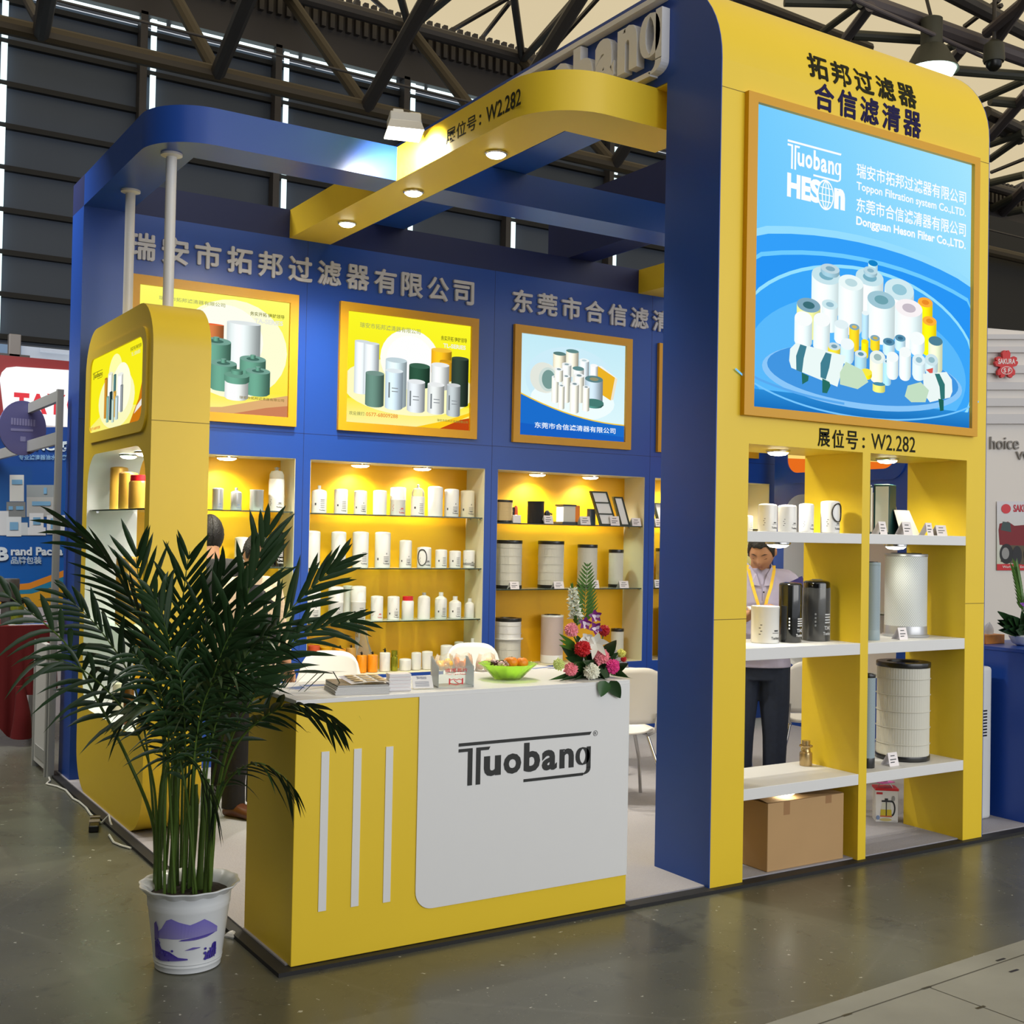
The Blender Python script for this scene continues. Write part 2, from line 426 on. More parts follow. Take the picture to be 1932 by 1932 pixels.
for i, x in enumerate([-3.2]+xs):
    b.box(x+.3, x+2.55, WY-.16, WY-.12, ZT+.02, ZT+.12)
    b.box(x-.12, x+.2, WY-.16, WY-.12, ZT+.02, ZT+.12)
tag(b.build('window_%d' % k, SKYGAP), kind='structure'); k += 1
b = MB().box(-16, 60, WY-.3, WY+.3, ZT+.14, 13.2)
for i in range(190): b.box(-6+i*.2, -5.9+i*.2, WY-.42, WY-.3, 12.55, 13.3)
struct(b, 'trim_1', STEELD)
# outside street seen under the rear wall
OUT = mat('pale_facade', (236, 240, 246), .8, noise=.1, nscale=.6)
b = MB().box(-30, 40, 46, 50, 0, 15)
for i in range(24): b.box(-20+i*1.6, -19.2+i*1.6, 45.9, 46.05, 8.2+(i % 3)*.6, 9.4+(i % 3)*.6, 1).box(-20.1+i*1.6, -19+i*1.6, 45.7, 46, 8+(i % 3)*.6, 8.2+(i % 3)*.6, 0)
one(b, 'street_building', 'pale apartment facade outside, seen under the dark louvred hall wall at far left', 'building', [OUT, mat('facade_window', (150, 175, 200), .3)])
struct(MB().box(-16, 60, WY-.1, WY+.1, 0, 4.2), 'wall_low', mat('low_wall', (70, 72, 76), .7))
# side walls of the hall, and unseen dark panels added to block light from the left
struct(MB().box(-7.7, -7.5, -9, 1.5, 0, 4.2), 'light_block_1', mat('light_block_dark', (52, 52, 56), .7))
struct(MB().box(-7.7, -4.2, -9.2, -9, 0, 4.2), 'light_block_2', mat('light_block_dark', (52, 52, 56), .7))
struct(MB().box(-16.2, -16, -13, 30, 0, 15), 'wall_left', LOUV)
struct(MB().box(60, 60.2, -13, 30, 0, 15), 'wall_right', LOUV)
farw = MB().box(26, 60, 17.5, 17.7, 0, 11.2)
struct(farw, 'wall_far', mat('charcoal_sheet', (36, 37, 40), .7))

# ---- roof trusses
def truss(name, label, group=None): return thing(name, label, 'roof truss', (0, 0, 0), 0, group)
def bar(parent, name, A, B, r, m): return MB().tube([A, B], r, 10).build(name, m, parent)
t1 = truss('roof_truss', 'brown tubular roof truss along the dark louvred hall wall, upper left')
ch = [at_y(-40, 22, 17), at_y(78, 52, 17), at_y(410, 132, 17), at_y(690, 207, 17), at_y(930, 266, 17), at_y(1158, 318, 17), at_y(1400, 375, 17)]
L0, L1 = ch[0], ch[-1]
dirv = (L1-L0)
zc = sum(p.z for p in ch)/len(ch)
ch = [Vector((p.x, 17, zc)) for p in ch]
bar(t1, 'bottom_chord', Vector((-8, 17, zc)), Vector((40, 17, zc)), .15, STEELB)
bar(t1, 'top_chord', Vector((-8, 19, 12.75)), Vector((40, 19, 12.75)), .15, STEELD)
bar(t1, 'catwalk_rail', Vector((-8, 16.8, zc+.55)), Vector((40, 16.8, zc+.5)), .025, STEELD)
tops = [at_y(290, 5, 19), at_y(541, 58, 19), at_y(772, 103, 19), at_y(985, 160, 19), at_y(1180, 215, 19)]
tops = [Vector((p.x, 19, 12.7)) for p in tops]
for i, tp in enumerate(tops):
    if i+2 < len(ch): bar(t1, 'diagonal', tp, ch[i+2], .13, STEELB)
for i, (a, bq) in enumerate(((ch[1], at_y(98, -60, 13)), (ch[2], at_y(500, -80, 13)), (ch[3], at_y(850, -80, 13)), (ch[4], at_y(1130, -60, 13)), (ch[5], at_y(1350, 20, 13)))):
    bar(t1, 'strut', a, bq, .14, STEELD)
for a, bq in ((tops[1], at_y(600, -45, 14)), (tops[2], at_y(905, -55, 14)), (tops[3], at_y(1100, -10, 14)), (tops[1], at_y(505, -60, 16)), (tops[2], at_y(740, -60, 16)), (tops[3], at_y(962, -60, 16)), (at_y(40, -20, 18), at_y(70, 36, 17))):
    bar(t1, 'brace', a, bq, .085, STEELD)
t2 = truss('roof_truss', 'grey tubular roof girder with dark braces, right of the tall yellow tower top')
def tb(nm, u0, v0, u1, v1, Z, r, m=STEELG):
    A, B = at_z(u0, v0, Z-4.4), at_z(u1, v1, Z-4.4); d = (A-EYE).length; return bar(t2, nm, A, B, r*d/32, m)
GP = mat('purple_grey_steel', (96, 88, 92), .5)
tb('bottom_chord', 1560, -22, 2000, 134, 17, .22, GP)
tb('cable_pipe', 1605, -4, 1880, 118, 16.5, .06, GP)
tb('fascia', 1740, -40, 2000, 95, 17.3, .2, STEELD)
tb('rear_chord', 1380, -8, 1640, 92, 17.2, .16, STEELD)
for q in ((1480, 3, 1606, 6), (1610, 66, 1778, 77), (1780, 131, 1932, 143), (1868, 190, 1932, 196)): tb('purlin', *q, 16.8, .12)
for q in ((1552, 60, 1622, 8), (1720, 120, 1800, 86), (1845, 190, 1932, 152), (1868, 272, 1932, 250), (1868, 300, 1932, 255), (1868, 345, 1932, 330), (1868, 395, 1932, 362), (1868, 408, 1932, 395)): tb('brace', *q, 16.8, .09)
for q in ((1597, 72, 1642, 12), (1779, 135, 1815, 92), (1868, 258, 1940, 175), (1868, 423, 1940, 350), (1872, 88, 1940, -10), (1862, 62, 1930, 5)): tb('strut', *q, 16.8, .13, GP)
for q in ((1860, 212, 1940, 250), (1868, 236, 1925, 262), (1866, 420, 1945, 448), (1866, 440, 1945, 462)): tb('lower_chord', *q, 17.0, .15, STEELD)
# high-bay lamp and dome camera on the girder
lp = at_z(1757, 118, 11.6)
hb = thing('high_bay_lamp', 'round high-bay lamp shining over the right shoulder of the yellow tower', 'lamp', lp)
MB().lathe([(.12, .95), (.22, .9), (.22, .35), (.3, .3), (.55, -.15), (.56, -.18), (.5, -.16), (.2, .25)], 24, caps=False).build('lamp_shade', STEELG, hb, 40)
MB().lathe([(.5, -.16), (.45, -.26), (.25, -.33), (0, -.35)], 24).build('lens', emis('high_bay_glow', (225, 255, 240), 4), hb, 40)
MB().tube([(0, 0, .9), (0, .2, 1.6)], .04, 6).build('hanger', STEELD, hb)
dp = at_z(1875, 122, 11.6)
dc = thing('dome_camera', 'small dome security camera hung under the girder, right of the lamp', 'camera', dp)
MB().lathe([(.1, .5), (.2, .42), (.22, .1), (.2, .05)], 20).build('housing', STEELG, dc, 40)
MB().lathe([(.17, .06), (.15, -.05), (.08, -.12), (0, -.14)], 20).build('dome', BLK, dc, 40)
MB().tube([(0, 0, .5), (0, 0, 2.62)], .04, 8).build('mounting_rod', STEELD, dc, 40)
# ================================================================== the booth itself
XL, YB, ZB, ZC = -2.043, 3.724, 3.687, 3.889      # left edge, back wall plane, canopy underside / top
TW, TD, TR, TT, ZS = 1.992, .395, .5, 4.38, 3.889  # tower width, leg depth, nose radius, top, side beam underside
XR = 4.15
def spot(parent, loc, aim, power, size=100, blend=.6, col=(1, .93, .78), rad=.03):
    l = bpy.data.lights.new('bulb', 'SPOT'); l.energy = power; l.spot_size = math.radians(size); l.spot_blend = blend; l.color = col; l.shadow_soft_size = rad
    o = bpy.data.objects.new('bulb', l); COL.objects.link(o); o.parent = parent; o.location = loc
    o.rotation_euler = (Vector(aim)-Vector(loc)).to_track_quat('-Z', 'Y').to_euler()
    return o
def puck(label, loc, power=14, r=.05, group=None, size=150, col=(1, .93, .76), name='puck_light', tilt=None):
    """small round surface lamp under a board"""
    t = thing(name, label, 'lamp', loc, 0, group)
    MB().lathe([(r*1.12, 0), (r*1.12, -.008), (r*.98, -.013), (r*.94, -.010)], 24, caps=False).build('trim_ring', CHROME, t, 40)
    MB().lathe([(r*.97, -.006), (r*.93, -.016), (r*.7, -.025), (0, -.03)], 24).build('lens', LAMP, t, 40)
    spot(t, (0, 0, -.04), (0, .02, -1) if tilt is None else tilt, power, size, 1.0, col=col)
    return t

# ---- platform and carpet
b = MB().box(XL-.06, XR+.05, -.035, 4.1, 0, .016)
struct(b, 'floor_platform', mat('black_edge_strip', (22, 22, 24), .6))
struct(MB().box(XL-.01, XR, .03, 4.05, .005, .022), 'floor_carpet', mat('grey_carpet', (158, 156, 163), .95, noise=.12, nscale=160, bump=.3))

# ---- back wall with four lit niches
NZ0, NZ1, ND = .59, 2.14, .276
NX = [(-1.99, -.566), (-.454, .992), (1.108, 2.57), (2.679, 4.02)]
b = MB().box(XL, XR, YB, YB+.32, 0, NZ0).box(XL, XR, YB, YB+.32, NZ1, ZB)
e = [XL]+[x for n in NX for x in n]+[XR]
for i in range(0, len(e), 2): b.box(e[i], e[i+1], YB, YB+.32, NZ0, NZ1)
b.box(XL, XR, YB, YB+.32, ZB, ZC, 1)
back = struct(b, 'wall_back', [BLU, BLUH])
for i, (x0, x1) in enumerate(NX):
    MB().box(x0, x1, YB+ND, YB+ND+.01, NZ0, NZ1).build('niche_board', AMBER, back)
    MB().box(x0, x0+.004, YB+.004, YB+ND, NZ0, NZ1).box(x1-.004, x1, YB+.004, YB+ND, NZ0, NZ1).box(x0, x1, YB+.004, YB+ND, NZ1-.004, NZ1).box(x0, x1, YB+.004, YB+ND, NZ0, NZ0+.004).build('niche_lining', CREAM, back)
s = MB()
for x in (-.51, 1.05, 2.62): s.box(x-.0015, x+.0015, YB-.0006, YB, 0, ZB)
s.box(XL, XR, YB-.0006, YB, 2.318, 2.321).build('seam', BLUH, back)
NAMES = ['left niche', 'middle niche', 'right niche', 'far right niche']
for nm, pts in ((0, ((428, 861),)), (1, ((680, 877), (797, 882))), (2, ((1014, 893), (1114, 898))), (3, ((1300, 900), (1380, 903)))):
    for k, (u, v) in enumerate(pts):
        p = at_z(u, v, NZ1-.004); p.y = max(YB+.10, min(YB+.15, p.y)); p.x = at_y(u, v, p.y).x if nm < 3 else (2.95, 3.6)[k]
        w_ = '' if len(pts) == 1 else ('left ' if k == 0 else 'right ')
        puck('%sround lamp under the top of the %s' % (w_, NAMES[nm]), (p.x, p.y, NZ1-.005), 34, .07, 'niche lamps', tilt=(0, .05, -1))

# raised company names
for txt, x0, pitch, lab in (('瑞安市拓邦过滤器有限公司', -1.765, .2215, 'left raised grey-white Chinese company name on the blue back wall'),
                            ('东莞市合信滤清器有限公司', 1.205, .2345, 'right raised grey-white Chinese company name on the blue back wall')):
    t = thing('wall_lettering', lab, 'sign', (x0, YB, 3.39), 0, 'company names on the back wall')
    for i, chx in enumerate(txt):
        x = i*pitch
        if x0+x > XR-.2: break
        b = MB(); put_fat(b, chx, x, x+pitch*.80, 0, .172, lambda a, c, h: (a, -h, c), .02, .022)
        b.build('character', LETW, t)

# ---- backlit pictures on the back wall
def light_box(label, x0, x1, z0, z1, draw, y=YB, m=.062, dep=.03):
    t = thing('light_box', label, 'light box', (x0, y, z0))
    w_, h_ = x1-x0, z1-z0
    o = [(0, 0), (w_, 0), (w_, h_), (0, h_)]; i = [(m, m), (w_-m, m), (w_-m, h_-m), (m, h_-m)]
    MB().ring(o, i, 0, dep, lambda a, c, h: (a, -h, c)).build('frame', YELD, t)
    P = Print(lambda a, c, h: (x0+m+a*(w_-2*m), y-.008-h, z0+m+c*(h_-2*m)))
    draw(P); P.build('backlit_picture', FILM, t)
    g = bpy.data.lights.new('glow', 'AREA'); g.shape = 'RECTANGLE'; g.size = w_-.3; g.size_y = h_-.3; g.energy = 9
    lo = bpy.data.objects.new('glow', g); COL.objects.link(lo); lo.parent = t; lo.location = (w_/2, -.02, h_/2); lo.rotation_euler = (PI/2, 0, 0)
    return t
GR = (92, 142, 122)
def draw_green(P):
    P.quad(0, 1, 0, 1, (255, 236, 60), (255, 255, 110))
    P.quad(0, 1, 0, .2, (255, 246, 150), (255, 240, 70))
    P.ell(.62, .55, .37, .42, (255, 255, 214)); P.ell(.56, .62, .26, .30, (255, 255, 240))
    P.poly([(0, 0), (1, 0), (1, .19), (.8, .13), (.55, .05)], (226, 178, 120)); P.poly([(.62, 0), (1, 0), (1, .1), (.85, .07)], (206, 132, 92))
    P.cyl(.40, .55, .44, .74, (206, 122, 70), (240, 110, 60), e=.05, hi=1.1)
    P.cyl(.57, .80, .40, .78, (205, 215, 214), (225, 232, 232), e=.07)
    P.cyl(.28, .41, .30, .68, (150, 160, 165), GR)
    for a, b_, c, d in ((.40, .60, .42, .60), (.66, .84, .34, .48), (.30, .44, .14, .36), (.46, .64, .18, .42), (.70, .87, .16, .38)):
        P.cyl(a, b_, c, d, GR, (120, 165, 150), e=.16, hole=(70, 110, 98)); P.cyl((a*.6+b_*.4), (a*.4+b_*.6), d, d+.035, GR, (130, 170, 155))
    P.cyl(.56, .72, .11, .30, (226, 230, 226), GR, e=.16); P.cyl(.555, .725, .25, .33, GR, (110, 160, 140), e=.16); P.cyl(.6, .68, .33, .37, GR)
    P.text('瑞安市拓邦滤清器有限公司', .12, .55, .89, .925, (176, 178, 110)); P.text('务实开拓 铸就领导', .72, .96, .85, .885, (120, 120, 40)); P.text('TA-SERIES', .75, .95, .79, .83, (235, 235, 225), .03)
    P.text('瑞安市拓邦滤清器有限公司', .66, .97, .13, .155, (140, 120, 60))
def draw_white(P):
    P.quad(0, 1, 0, 1, (246, 222, 30), (252, 250, 40)); P.quad(0, 1, 0, .22, (255, 246, 160), (255, 240, 70))
    P.poly(arc(.52, .42, .56, .30, 0, 2*PI, 30)[:-1] if False else [(max(0, min(1, a)), c) for a, c in arc(.5, .36, .54, .26, 0, 2*PI, 36)[:-1]], (255, 252, 196)); P.ell(.5, .62, .24, .28, (255, 255, 245)); P.ell(.5, .62, .19, .22, (255, 255, 255))
    P.poly([(.7, 0), (1, 0), (1, .12), (.86, .08)], (190, 70, 20)); P.poly([(.55, 0), (.75, 0), (1, .14), (1, .17), (.8, .08)], (255, 205, 30))
    for a, b_, d in ((.06, .18, .74), (.13, .25, .73)): P.cyl(a, b_, .26, d, (214, 222, 226), e=.1, hi=1.2)
    P.cyl(.67, .84, .50, .74, (226, 168, 30), (246, 196, 60), e=.12); P.cyl(.74, .86, .45, .64, (206, 150, 30), e=.12)
    P.cyl(.49, .66, .36, .57, (40, 74, 56), (60, 100, 80), e=.15); P.cyl(.84, .985, .22, .68, (34, 46, 38), (60, 76, 64), e=.12, hi=1.6)
    P.cyl(.67, .82, .36, .60, (206, 210, 208), (235, 238, 238), e=.14); P.cyl(.30, .47, .16, .60, (196, 214, 220), e=.14)
    P.cyl(.145, .29, .15, .46, (92, 124, 112), (120, 150, 140), e=.15); P.cyl(.30, .44, .14, .50, (190, 208, 220), (226, 236, 240), e=.14)
    P.cyl(.475, .62, .13, .42, (196, 202, 206), (232, 236, 238), e=.15); P.cyl(.64, .78, .13, .41, (198, 202, 200), (235, 238, 238), e=.15); P.cyl(.80, .915, .12, .42, (168, 176, 178), (205, 210, 212), e=.15)
    for x, z in ((.33, .34), (.50, .28), (.67, .27), (.82, .27)): P.line([(x, z-.09), (x, z+.05)], .012, (120, 128, 132)); P.line([(x+.02, z), (x+.07, z)], .008, (140, 146, 150)); P.line([(x+.02, z-.03), (x+.07, z-.03)], .008, (140, 146, 150))
    P.text('瑞安市拓邦滤清器有限公司', .09, .57, .86, .91, (176, 182, 90)); P.text('务实开拓 铸就领导', .74, .96, .83, .875, (96, 100, 30)); P.text('TL-SERIES', .76, .95, .765, .805, (240, 240, 225), .03)
    P.text('欢迎拨打:', .02, .145, .065, .10, (150, 150, 90)); P.text('0577-68009288', .15, .40, .065, .10, (240, 140, 60)); P.text('瑞安市拓邦滤清器有限公司', .72, .98, .065, .09, (150, 140, 60))
def draw_air(P):
    P.quad(0, 1, 0, 1, (226, 250, 254), (196, 236, 248)); P.ell(.48, .58, .43, .34, (206, 238, 250)); P.ell(.5, .38, .40, .2, (240, 254, 255))
    P.poly([(0, 0), (1, 0), (1, .17)]+[(.1*i, .17+.24*((10-i)/10)**2) for i in range(9, -1, -1)], (28, 110, 205)); P.poly([(0, 0), (1, 0), (1, .05), (0, .12)], (24, 96, 196))
    P.line([(.1*i, .175+.24*((10-i)/10)**2) for i in range(11)], .012, (246, 206, 50))
    P.poly([(.72, .50), (.86, .42), (.90, .66), (.73, .76)], (236, 180, 40)); P.poly([(.86, .42), (.885, .43), (.925, .65), (.90, .66)], (240, 230, 205)); P.poly([(.73, .76), (.90, .66), (.925, .65), (.76, .765)], (250, 248, 240))
    P.cyl(.30, .42, .62, .84, (222, 214, 190), (90, 126, 124), e=.16); P.cyl(.42, .54, .62, .88, (228, 222, 200), (96, 136, 134), e=.16)
    P.ell(.235, .58, .115, .15, (235, 238, 228)); P.ell(.21, .585, .12, .15, (228, 232, 222)); P.ell(.255, .57, .085, .12, (206, 222, 216)); P.ell(.26, .57, .062, .095, (120, 156, 150))
    P.cyl(.545, .64, .56, .80, (214, 226, 232), (245, 250, 250), e=.2, hole=(190, 210, 215)); P.cyl(.65, .725, .56, .76, (232, 236, 236), (250, 250, 250), e=.2)
    P.cyl(.38, .47, .52, .74, (224, 228, 224), (240, 244, 244), e=.2, hole=(150, 170, 176)); P.cyl(.48, .59, .48, .71, (222, 226, 220), (96, 140, 140), e=.2)
    P.cyl(.60, .775, .36, .62, (178, 196, 208), (92, 132, 136), e=.2, hole=(150, 146, 110)); P.cyl(.59, .785, .32, .38, (70, 124, 116), e=.2)
    for a, b_, c, d in ((.285, .35, .34, .60), (.385, .455, .35, .62), (.49, .59, .36, .64), (.345, .405, .28, .52), (.455, .54, .25, .55), (.575, .64, .28, .53), (.305, .385, .55, .68)):
        P.cyl(a, b_, c, d, (232, 230, 214), (242, 246, 246), e=.22, hole=(130, 150, 156))
    P.text('东莞市合信滤清器有限公司', .13, .90, .075, .135, (240, 250, 255), .012)
F = [(-1.745, -.58), (-.261, .894), (1.225, 2.392), (2.68, 3.85)]
light_box('left backlit yellow picture of dark green filters, partly behind the yellow cabinet', *F[0], 2.36, 3.288, draw_green)
light_box('middle backlit yellow picture of white and black filter cans, framed in gold', *F[1], 2.36, 3.288, draw_white)
light_box('right backlit pale blue picture of air filters with blue swoosh, framed in gold', *F[2], 2.36, 3.288, draw_air)
light_box('backlit blue picture at the far right of the wall, almost hidden behind the pillar', *F[3], 2.36, 3.288, draw_air)

# ---- canopy beams
def plan_beam(name, label, outer, inner, m, mu=None):
    b = MB(); poly = outer+inner
    n = len(poly); c = len(b.v)
    b.v += [(x, y, ZB) for x, y in poly]+[(x, y, ZC-.003) for x, y in poly]
    no = len(outer); ni = len(inner)
    b.f.append(tuple(reversed(range(n)))); b.f.append(tuple(range(n, 2*n))); b.mi += [1 if mu else 0, 0]
    for i in range(n): j_ = (i+1) % n; b.f.append((i, j_, n+j_, n+i)); b.mi.append(0)
    t = thing(name, label, 'beam', (outer[0][0], outer[0][1], ZB)); t['kind'] = 'thing'
    b.build('casing', [m, mu or m], t, 35, world=True)
    return t
bb = plan_beam('canopy_beam', 'blue box beam curving from the back wall round the left cabinet to the yellow beam', [(XL, YB)]+[(x, y) for x, y in arc(XL+.32, 2.06+.32, .32, .32, PI, 1.5*PI, 12)]+[(-.652, 2.06)], [(-.652, 2.34), (-1.765, 2.34), (-1.765, YB)], BLU)
bb2 = plan_beam('canopy_beam', 'straight blue box beam running from the yellow beam behind the tall tower', [(-.338, 2.06), (XR, 2.06)], [(XR, 2.34), (-.338, 2.34)], BLU)
yb = plan_beam('canopy_beam', 'yellow box beam with booth number, curving from the tower to the back wall', [(.25, .48)]+[(x, y) for x, y in arc(-.30, .83, .35, .35, 1.5*PI, PI, 12)]+[(-.65, YB)], [(-.34, YB), (-.34, .79), (.25, .79)], YEL)
plan_beam('canopy_beam', 'short yellow box beam at the back wall, right of the blue pillar edge', [(2.466, YB), (2.466, 2.345)], [(2.78, 2.345), (2.78, YB)], YEL)
b = MB()
put_text(b, '展位号', 1.47, 1.15, 3.735, 3.82, lambda a, c, h: (-.6515-h, a, c), 0, .008); put_text(b, ':', 1.12, 1.10, 3.745, 3.80, lambda a, c, h: (-.6515, a, c))
put_text(b, 'W2.282', 1.05, .72, 3.735, 3.82, lambda a, c, h: (-.6515, a, c), 0, .015)
b.build('booth_number', DKTXT, yb, world=True)
for k, (u, v) in enumerate(((655, 420), (780, 361), (936, 288))):
    p = at_z(u, v, ZB)
    puck('round recessed spotlight in the yellow beam underside, %s' % ('farthest one near the back wall', 'middle one of the three', 'nearest one before the curve')[k], (p.x, p.y, ZB), 200, .055, 'beam spotlights', 120, name='downlight')
# floodlight clamped to the yellow beam
fl = thing('floodlight', 'white square floodlight glaring against the yellow beam beside the booth number', 'floodlight', (-.82, 1.64, 3.815))
M_ = Matrix.Translation((0, 0, .0)) @ Matrix.Rotation(math.radians(-18), 4, 'Z') @ Matrix.Rotation(math.radians(-6), 4, 'X')
WP = mat('white_enamel', (214, 210, 200), .35)
MB().box(-.085, .085, -.055, .075, .045, .10, M=M_).box(-.06, .0, .02, .09, .10, .15, M=M_).build('housing', WP, fl, bevel=.006)
MB().add([(-.10, -.07, .0), (.10, -.07, 0), (.10, .09, 0), (-.10, .09, 0), (-.085, -.055, .05), (.085, -.055, .05), (.085, .075, .05), (-.085, .075, .05)], [(0, 1, 5, 4), (1, 2, 6, 5), (2, 3, 7, 6), (3, 0, 4, 7)], 0, M_).build('reflector', WP, fl)
MB().box(-.096, .096, -.066, .086, -.004, .004, M=M_).build('lens', emis('flood_lens', (255, 252, 235), 8), fl)
MB().tube([(.05, .03, .13), (.12, .06, .15), (.16, .10, .09)], .008, 8).build('arm', CHROME, fl)
spot(fl, (.02, .0, -.03), (.17, .10, -.11), 150, 165, .6, (1, .96, .86), .05)

# ---- tall tower arch
tw = thing('tower_arch', 'tall yellow and blue tower arch with the big backlit blue picture and open shelves', 'display tower', (0, 0, 0))
A1, A2, A3, A4, NT = .208, .995, 1.053, 1.824, 2.083
e0 = .005
b = MB()
for x0, x1 in ((e0, A1), (A2, A3), (A4, TW-e0)): b.box(x0, x1, 0, TD, 0.0, NT)
b.box(e0, TW-e0, 0, TD, NT, TT-TR)
nose = [(TR-TR*math.cos(q), TT-TR+TR*math.sin(q)) for q in [PI/2*i/14 for i in range(15)]]
b.prism([(y, z) for y, z in nose]+[(TR, TT-TR)], e0, TW-e0, lambda y, z, x: (x, y, z))
b.build('yellow_front', YEL, tw, 30)
prof = [(0, 0), (TD, 0), (TD, ZS), (YB+.3, ZS), (YB+.3, TT)]+nose[::-1]
for nm, x0, x1 in (('blue_side', 0, e0), ('blue_side', TW-e0, TW)):
    MB().prism(prof, x0, x1, lambda y, z, x: (x, y, z)).build(nm, BLU, tw)
MB().box(e0, .25, TD+.1, YB+.3, ZS, TT).build('side_beam', BLU, tw)
MB().box(TW-.25, TW-e0, TD+.1, YB+.3, ZS, TT).build('side_beam', BLUH, tw)  # inner face lies in shade, so the beam is coloured darker
MB().box(TW-.35, TW, YB-.02, YB+.3, 3.3, TT).build('rear_post', BLUH, tw) if False else None
s = MB()
for z, x0, x1 in ((3.745, e0, .149), (3.745, 1.875, TW-e0), (1.252, e0, A1), (1.3, A4, TW-e0)): s.box(x0, x1, -.0008, 0, z, z+.003)
s.build('seam', mat('seam_shadow_gap', (120, 96, 14), .6), tw)
for x0, x1 in ((A1, A2), (A3, A4)):
    for z0, z1 in ((1.618, 1.669), (1.055, 1.113), (.396, .45)):
        MB().box(x0, x1, 0.0, TD-.002, z0, z1).build('shelf', WHT, tw, bevel=.002)
# lettering on the tower
def front(a, c, h):
    q = max(0, (c-(TT-TR))/TR)
    return (a, TR-TR*math.cos(q)-.0015-h, c if q <= 0 else TT-TR+TR*math.sin(q))
def chars(mb, txt, x0, x1, z0, z1, fn, bold=.024, fill=.84, depth=0):
    p = (x1-x0)/(len(txt)-1+fill)
    for i, chx in enumerate(txt): put_fat(mb, chx, x0+i*p, x0+i*p+p*fill, z0, z1, fn, depth, bold)
b = MB(); chars(b, '拓邦过滤器', .577, 1.382, 3.925, 4.055, front); b.build('dark_lettering', DKTXT, tw)
b = MB(); chars(b, '合信滤清器', .612, 1.410, 3.772, 3.905, front); b.build('navy_lettering', NVTXT, tw)
b = MB(); chars(b, '展位号', .669, .955, 2.095, 2.187, front, .008); put_text(b, ':', .99, 1.008, 2.105, 2.160, front); put_text(b, 'W2.282', 1.055, 1.397, 2.103, 2.185, front, 0, .004); b.build('booth_number', DKTXT, tw)
# raised word mark on the blue side
b = MB(); wordmark(b, 1.83, .375, 3.955, 4.325, lambda a, c, h: (-.001-h, a, c), .05, 0, .05, .80)
b.build('raised_word_mark', mat('pale_grey_letter', (238, 239, 242), .45), tw)
# big backlit picture
FX0, FX1, FZ0, FZ1 = .149, 1.875, 2.215, 3.75; GX0, GX1, GZ0, GZ1 = .211, 1.828, 2.258, 3.707
MB().ring([(FX0, FZ0), (FX1, FZ0), (FX1, FZ1), (FX0, FZ1)], [(GX0, GZ0), (GX1, GZ0), (GX1, GZ1), (GX0, GZ1)], 0, .028, lambda a, c, h: (a, -h, c)).build('picture_frame', YELD, tw)
P = Print(lambda a, c, h: (GX0+a*(GX1-GX0), -.006-h, GZ0+c*(GZ1-GZ0)))
n_ = 10
for i in range(n_):
    for k in range(n_):
        def sky(a, c): return tuple(x+(y-x)*min(1, max(0, a*.7+.3*abs(c-.55))) for x, y in zip((108, 200, 255), (176, 236, 255)))
        a0, a1, c0, c1 = i/n_, (i+1)/n_, .35+.65*k/n_, .35+.65*(k+1)/n_
        P._f([(a0, c0), (a1, c0), (a1, c1), (a0, c1)], [sky(a0, c0), sky(a1, c0), sky(a1, c1), sky(a0, c1)]); P.h -= 1
P.h += 1
clampp = lambda pts: [(min(1, max(0, a)), min(1, max(0, c))) for a, c in pts]
P.poly(clampp(arc(.45, .22, .98, .42, 0, 2*PI, 60)[:-1]), (150, 222, 255)); P.poly(clampp(arc(.45, .20, .96, .415, 0, 2*PI, 60)[:-1]), (52, 160, 250))
P.poly(clampp(arc(.47, .18, .88, .385, 0, 2*PI, 60)[:-1]), (110, 204, 255)); P.poly(clampp(arc(.47, .175, .87, .375, 0, 2*PI, 60)[:-1]), (40, 150, 246))
P.poly(clampp(arc(.48, .20, .565, .33, 0, 2*PI, 60)[:-1]), (150, 226, 255)); P.poly(clampp(arc(.48, .20, .553, .318, 0, 2*PI, 60)[:-1]), (58, 166, 250)); P.poly(clampp(arc(.48, .17, .50, .25, 0, 2*PI, 60)[:-1]), (90, 186, 252))
P.quad(0, 1, 0, .06, (24, 112, 190), (44, 140, 216)); P.poly(clampp(arc(.5, .14, .46, .11, 0, 2*PI, 50)[:-1]), (140, 200, 250)); P.poly(clampp(arc(.5, .15, .44, .10, 0, 2*PI, 50)[:-1]), (66, 150, 226))
P.line(arc(.5, .2, .62, .2, 1.08*PI, 1.9*PI, 30)[2:-2], .006, (120, 200, 255)); P.line(clampp(arc(.5, .24, .7, .2, 1.2*PI, 1.45*PI, 12)), .008, (90, 170, 240))
WC = (226, 244, 246)
def cc(a0, a1, b0, b1, c=WC, top=(196, 226, 236), hole=(120, 176, 196), e=.2): P.cyl(a0, a1, b0, b1, c, top, e, hole, dk=.86, hi=1.14, asp=1.1)
def pz_(u, v):   # zoomed picture point -> s,t
    q = at_y(1410+u*.22257, 460+v*.22257, 0); return (q.x-GX0)/(GX1-GX0), (q.z-GZ0)/(GZ1-GZ0)
def can(u0, u1, vt, vb, c=WC, top=(200, 230, 238), hole=(120, 176, 196), e=.22):
    s0, t1 = pz_(u0, vt); s1, _ = pz_(u1, vt); _, t0 = pz_((u0+u1)/2, vb); cc(s0, s1, t0, t1, c, top, hole, e)
YC = (250, 226, 20); LG = (130, 170, 190)
can(1010, 1090, 160, 260, (190, 232, 246), (20, 130, 200), None); can(530, 775, 250, 640); can(605, 765, 200, 290, (150, 190, 206), (190, 216, 226), (130, 172, 190), .18)
can(900, 1135, 265, 700); can(965, 1080, 220, 290, (160, 196, 210), (190, 220, 230), (140, 182, 200), .2); can(1140, 1390, 370, 800, WC, (210, 236, 242), (150, 200, 216), .25)
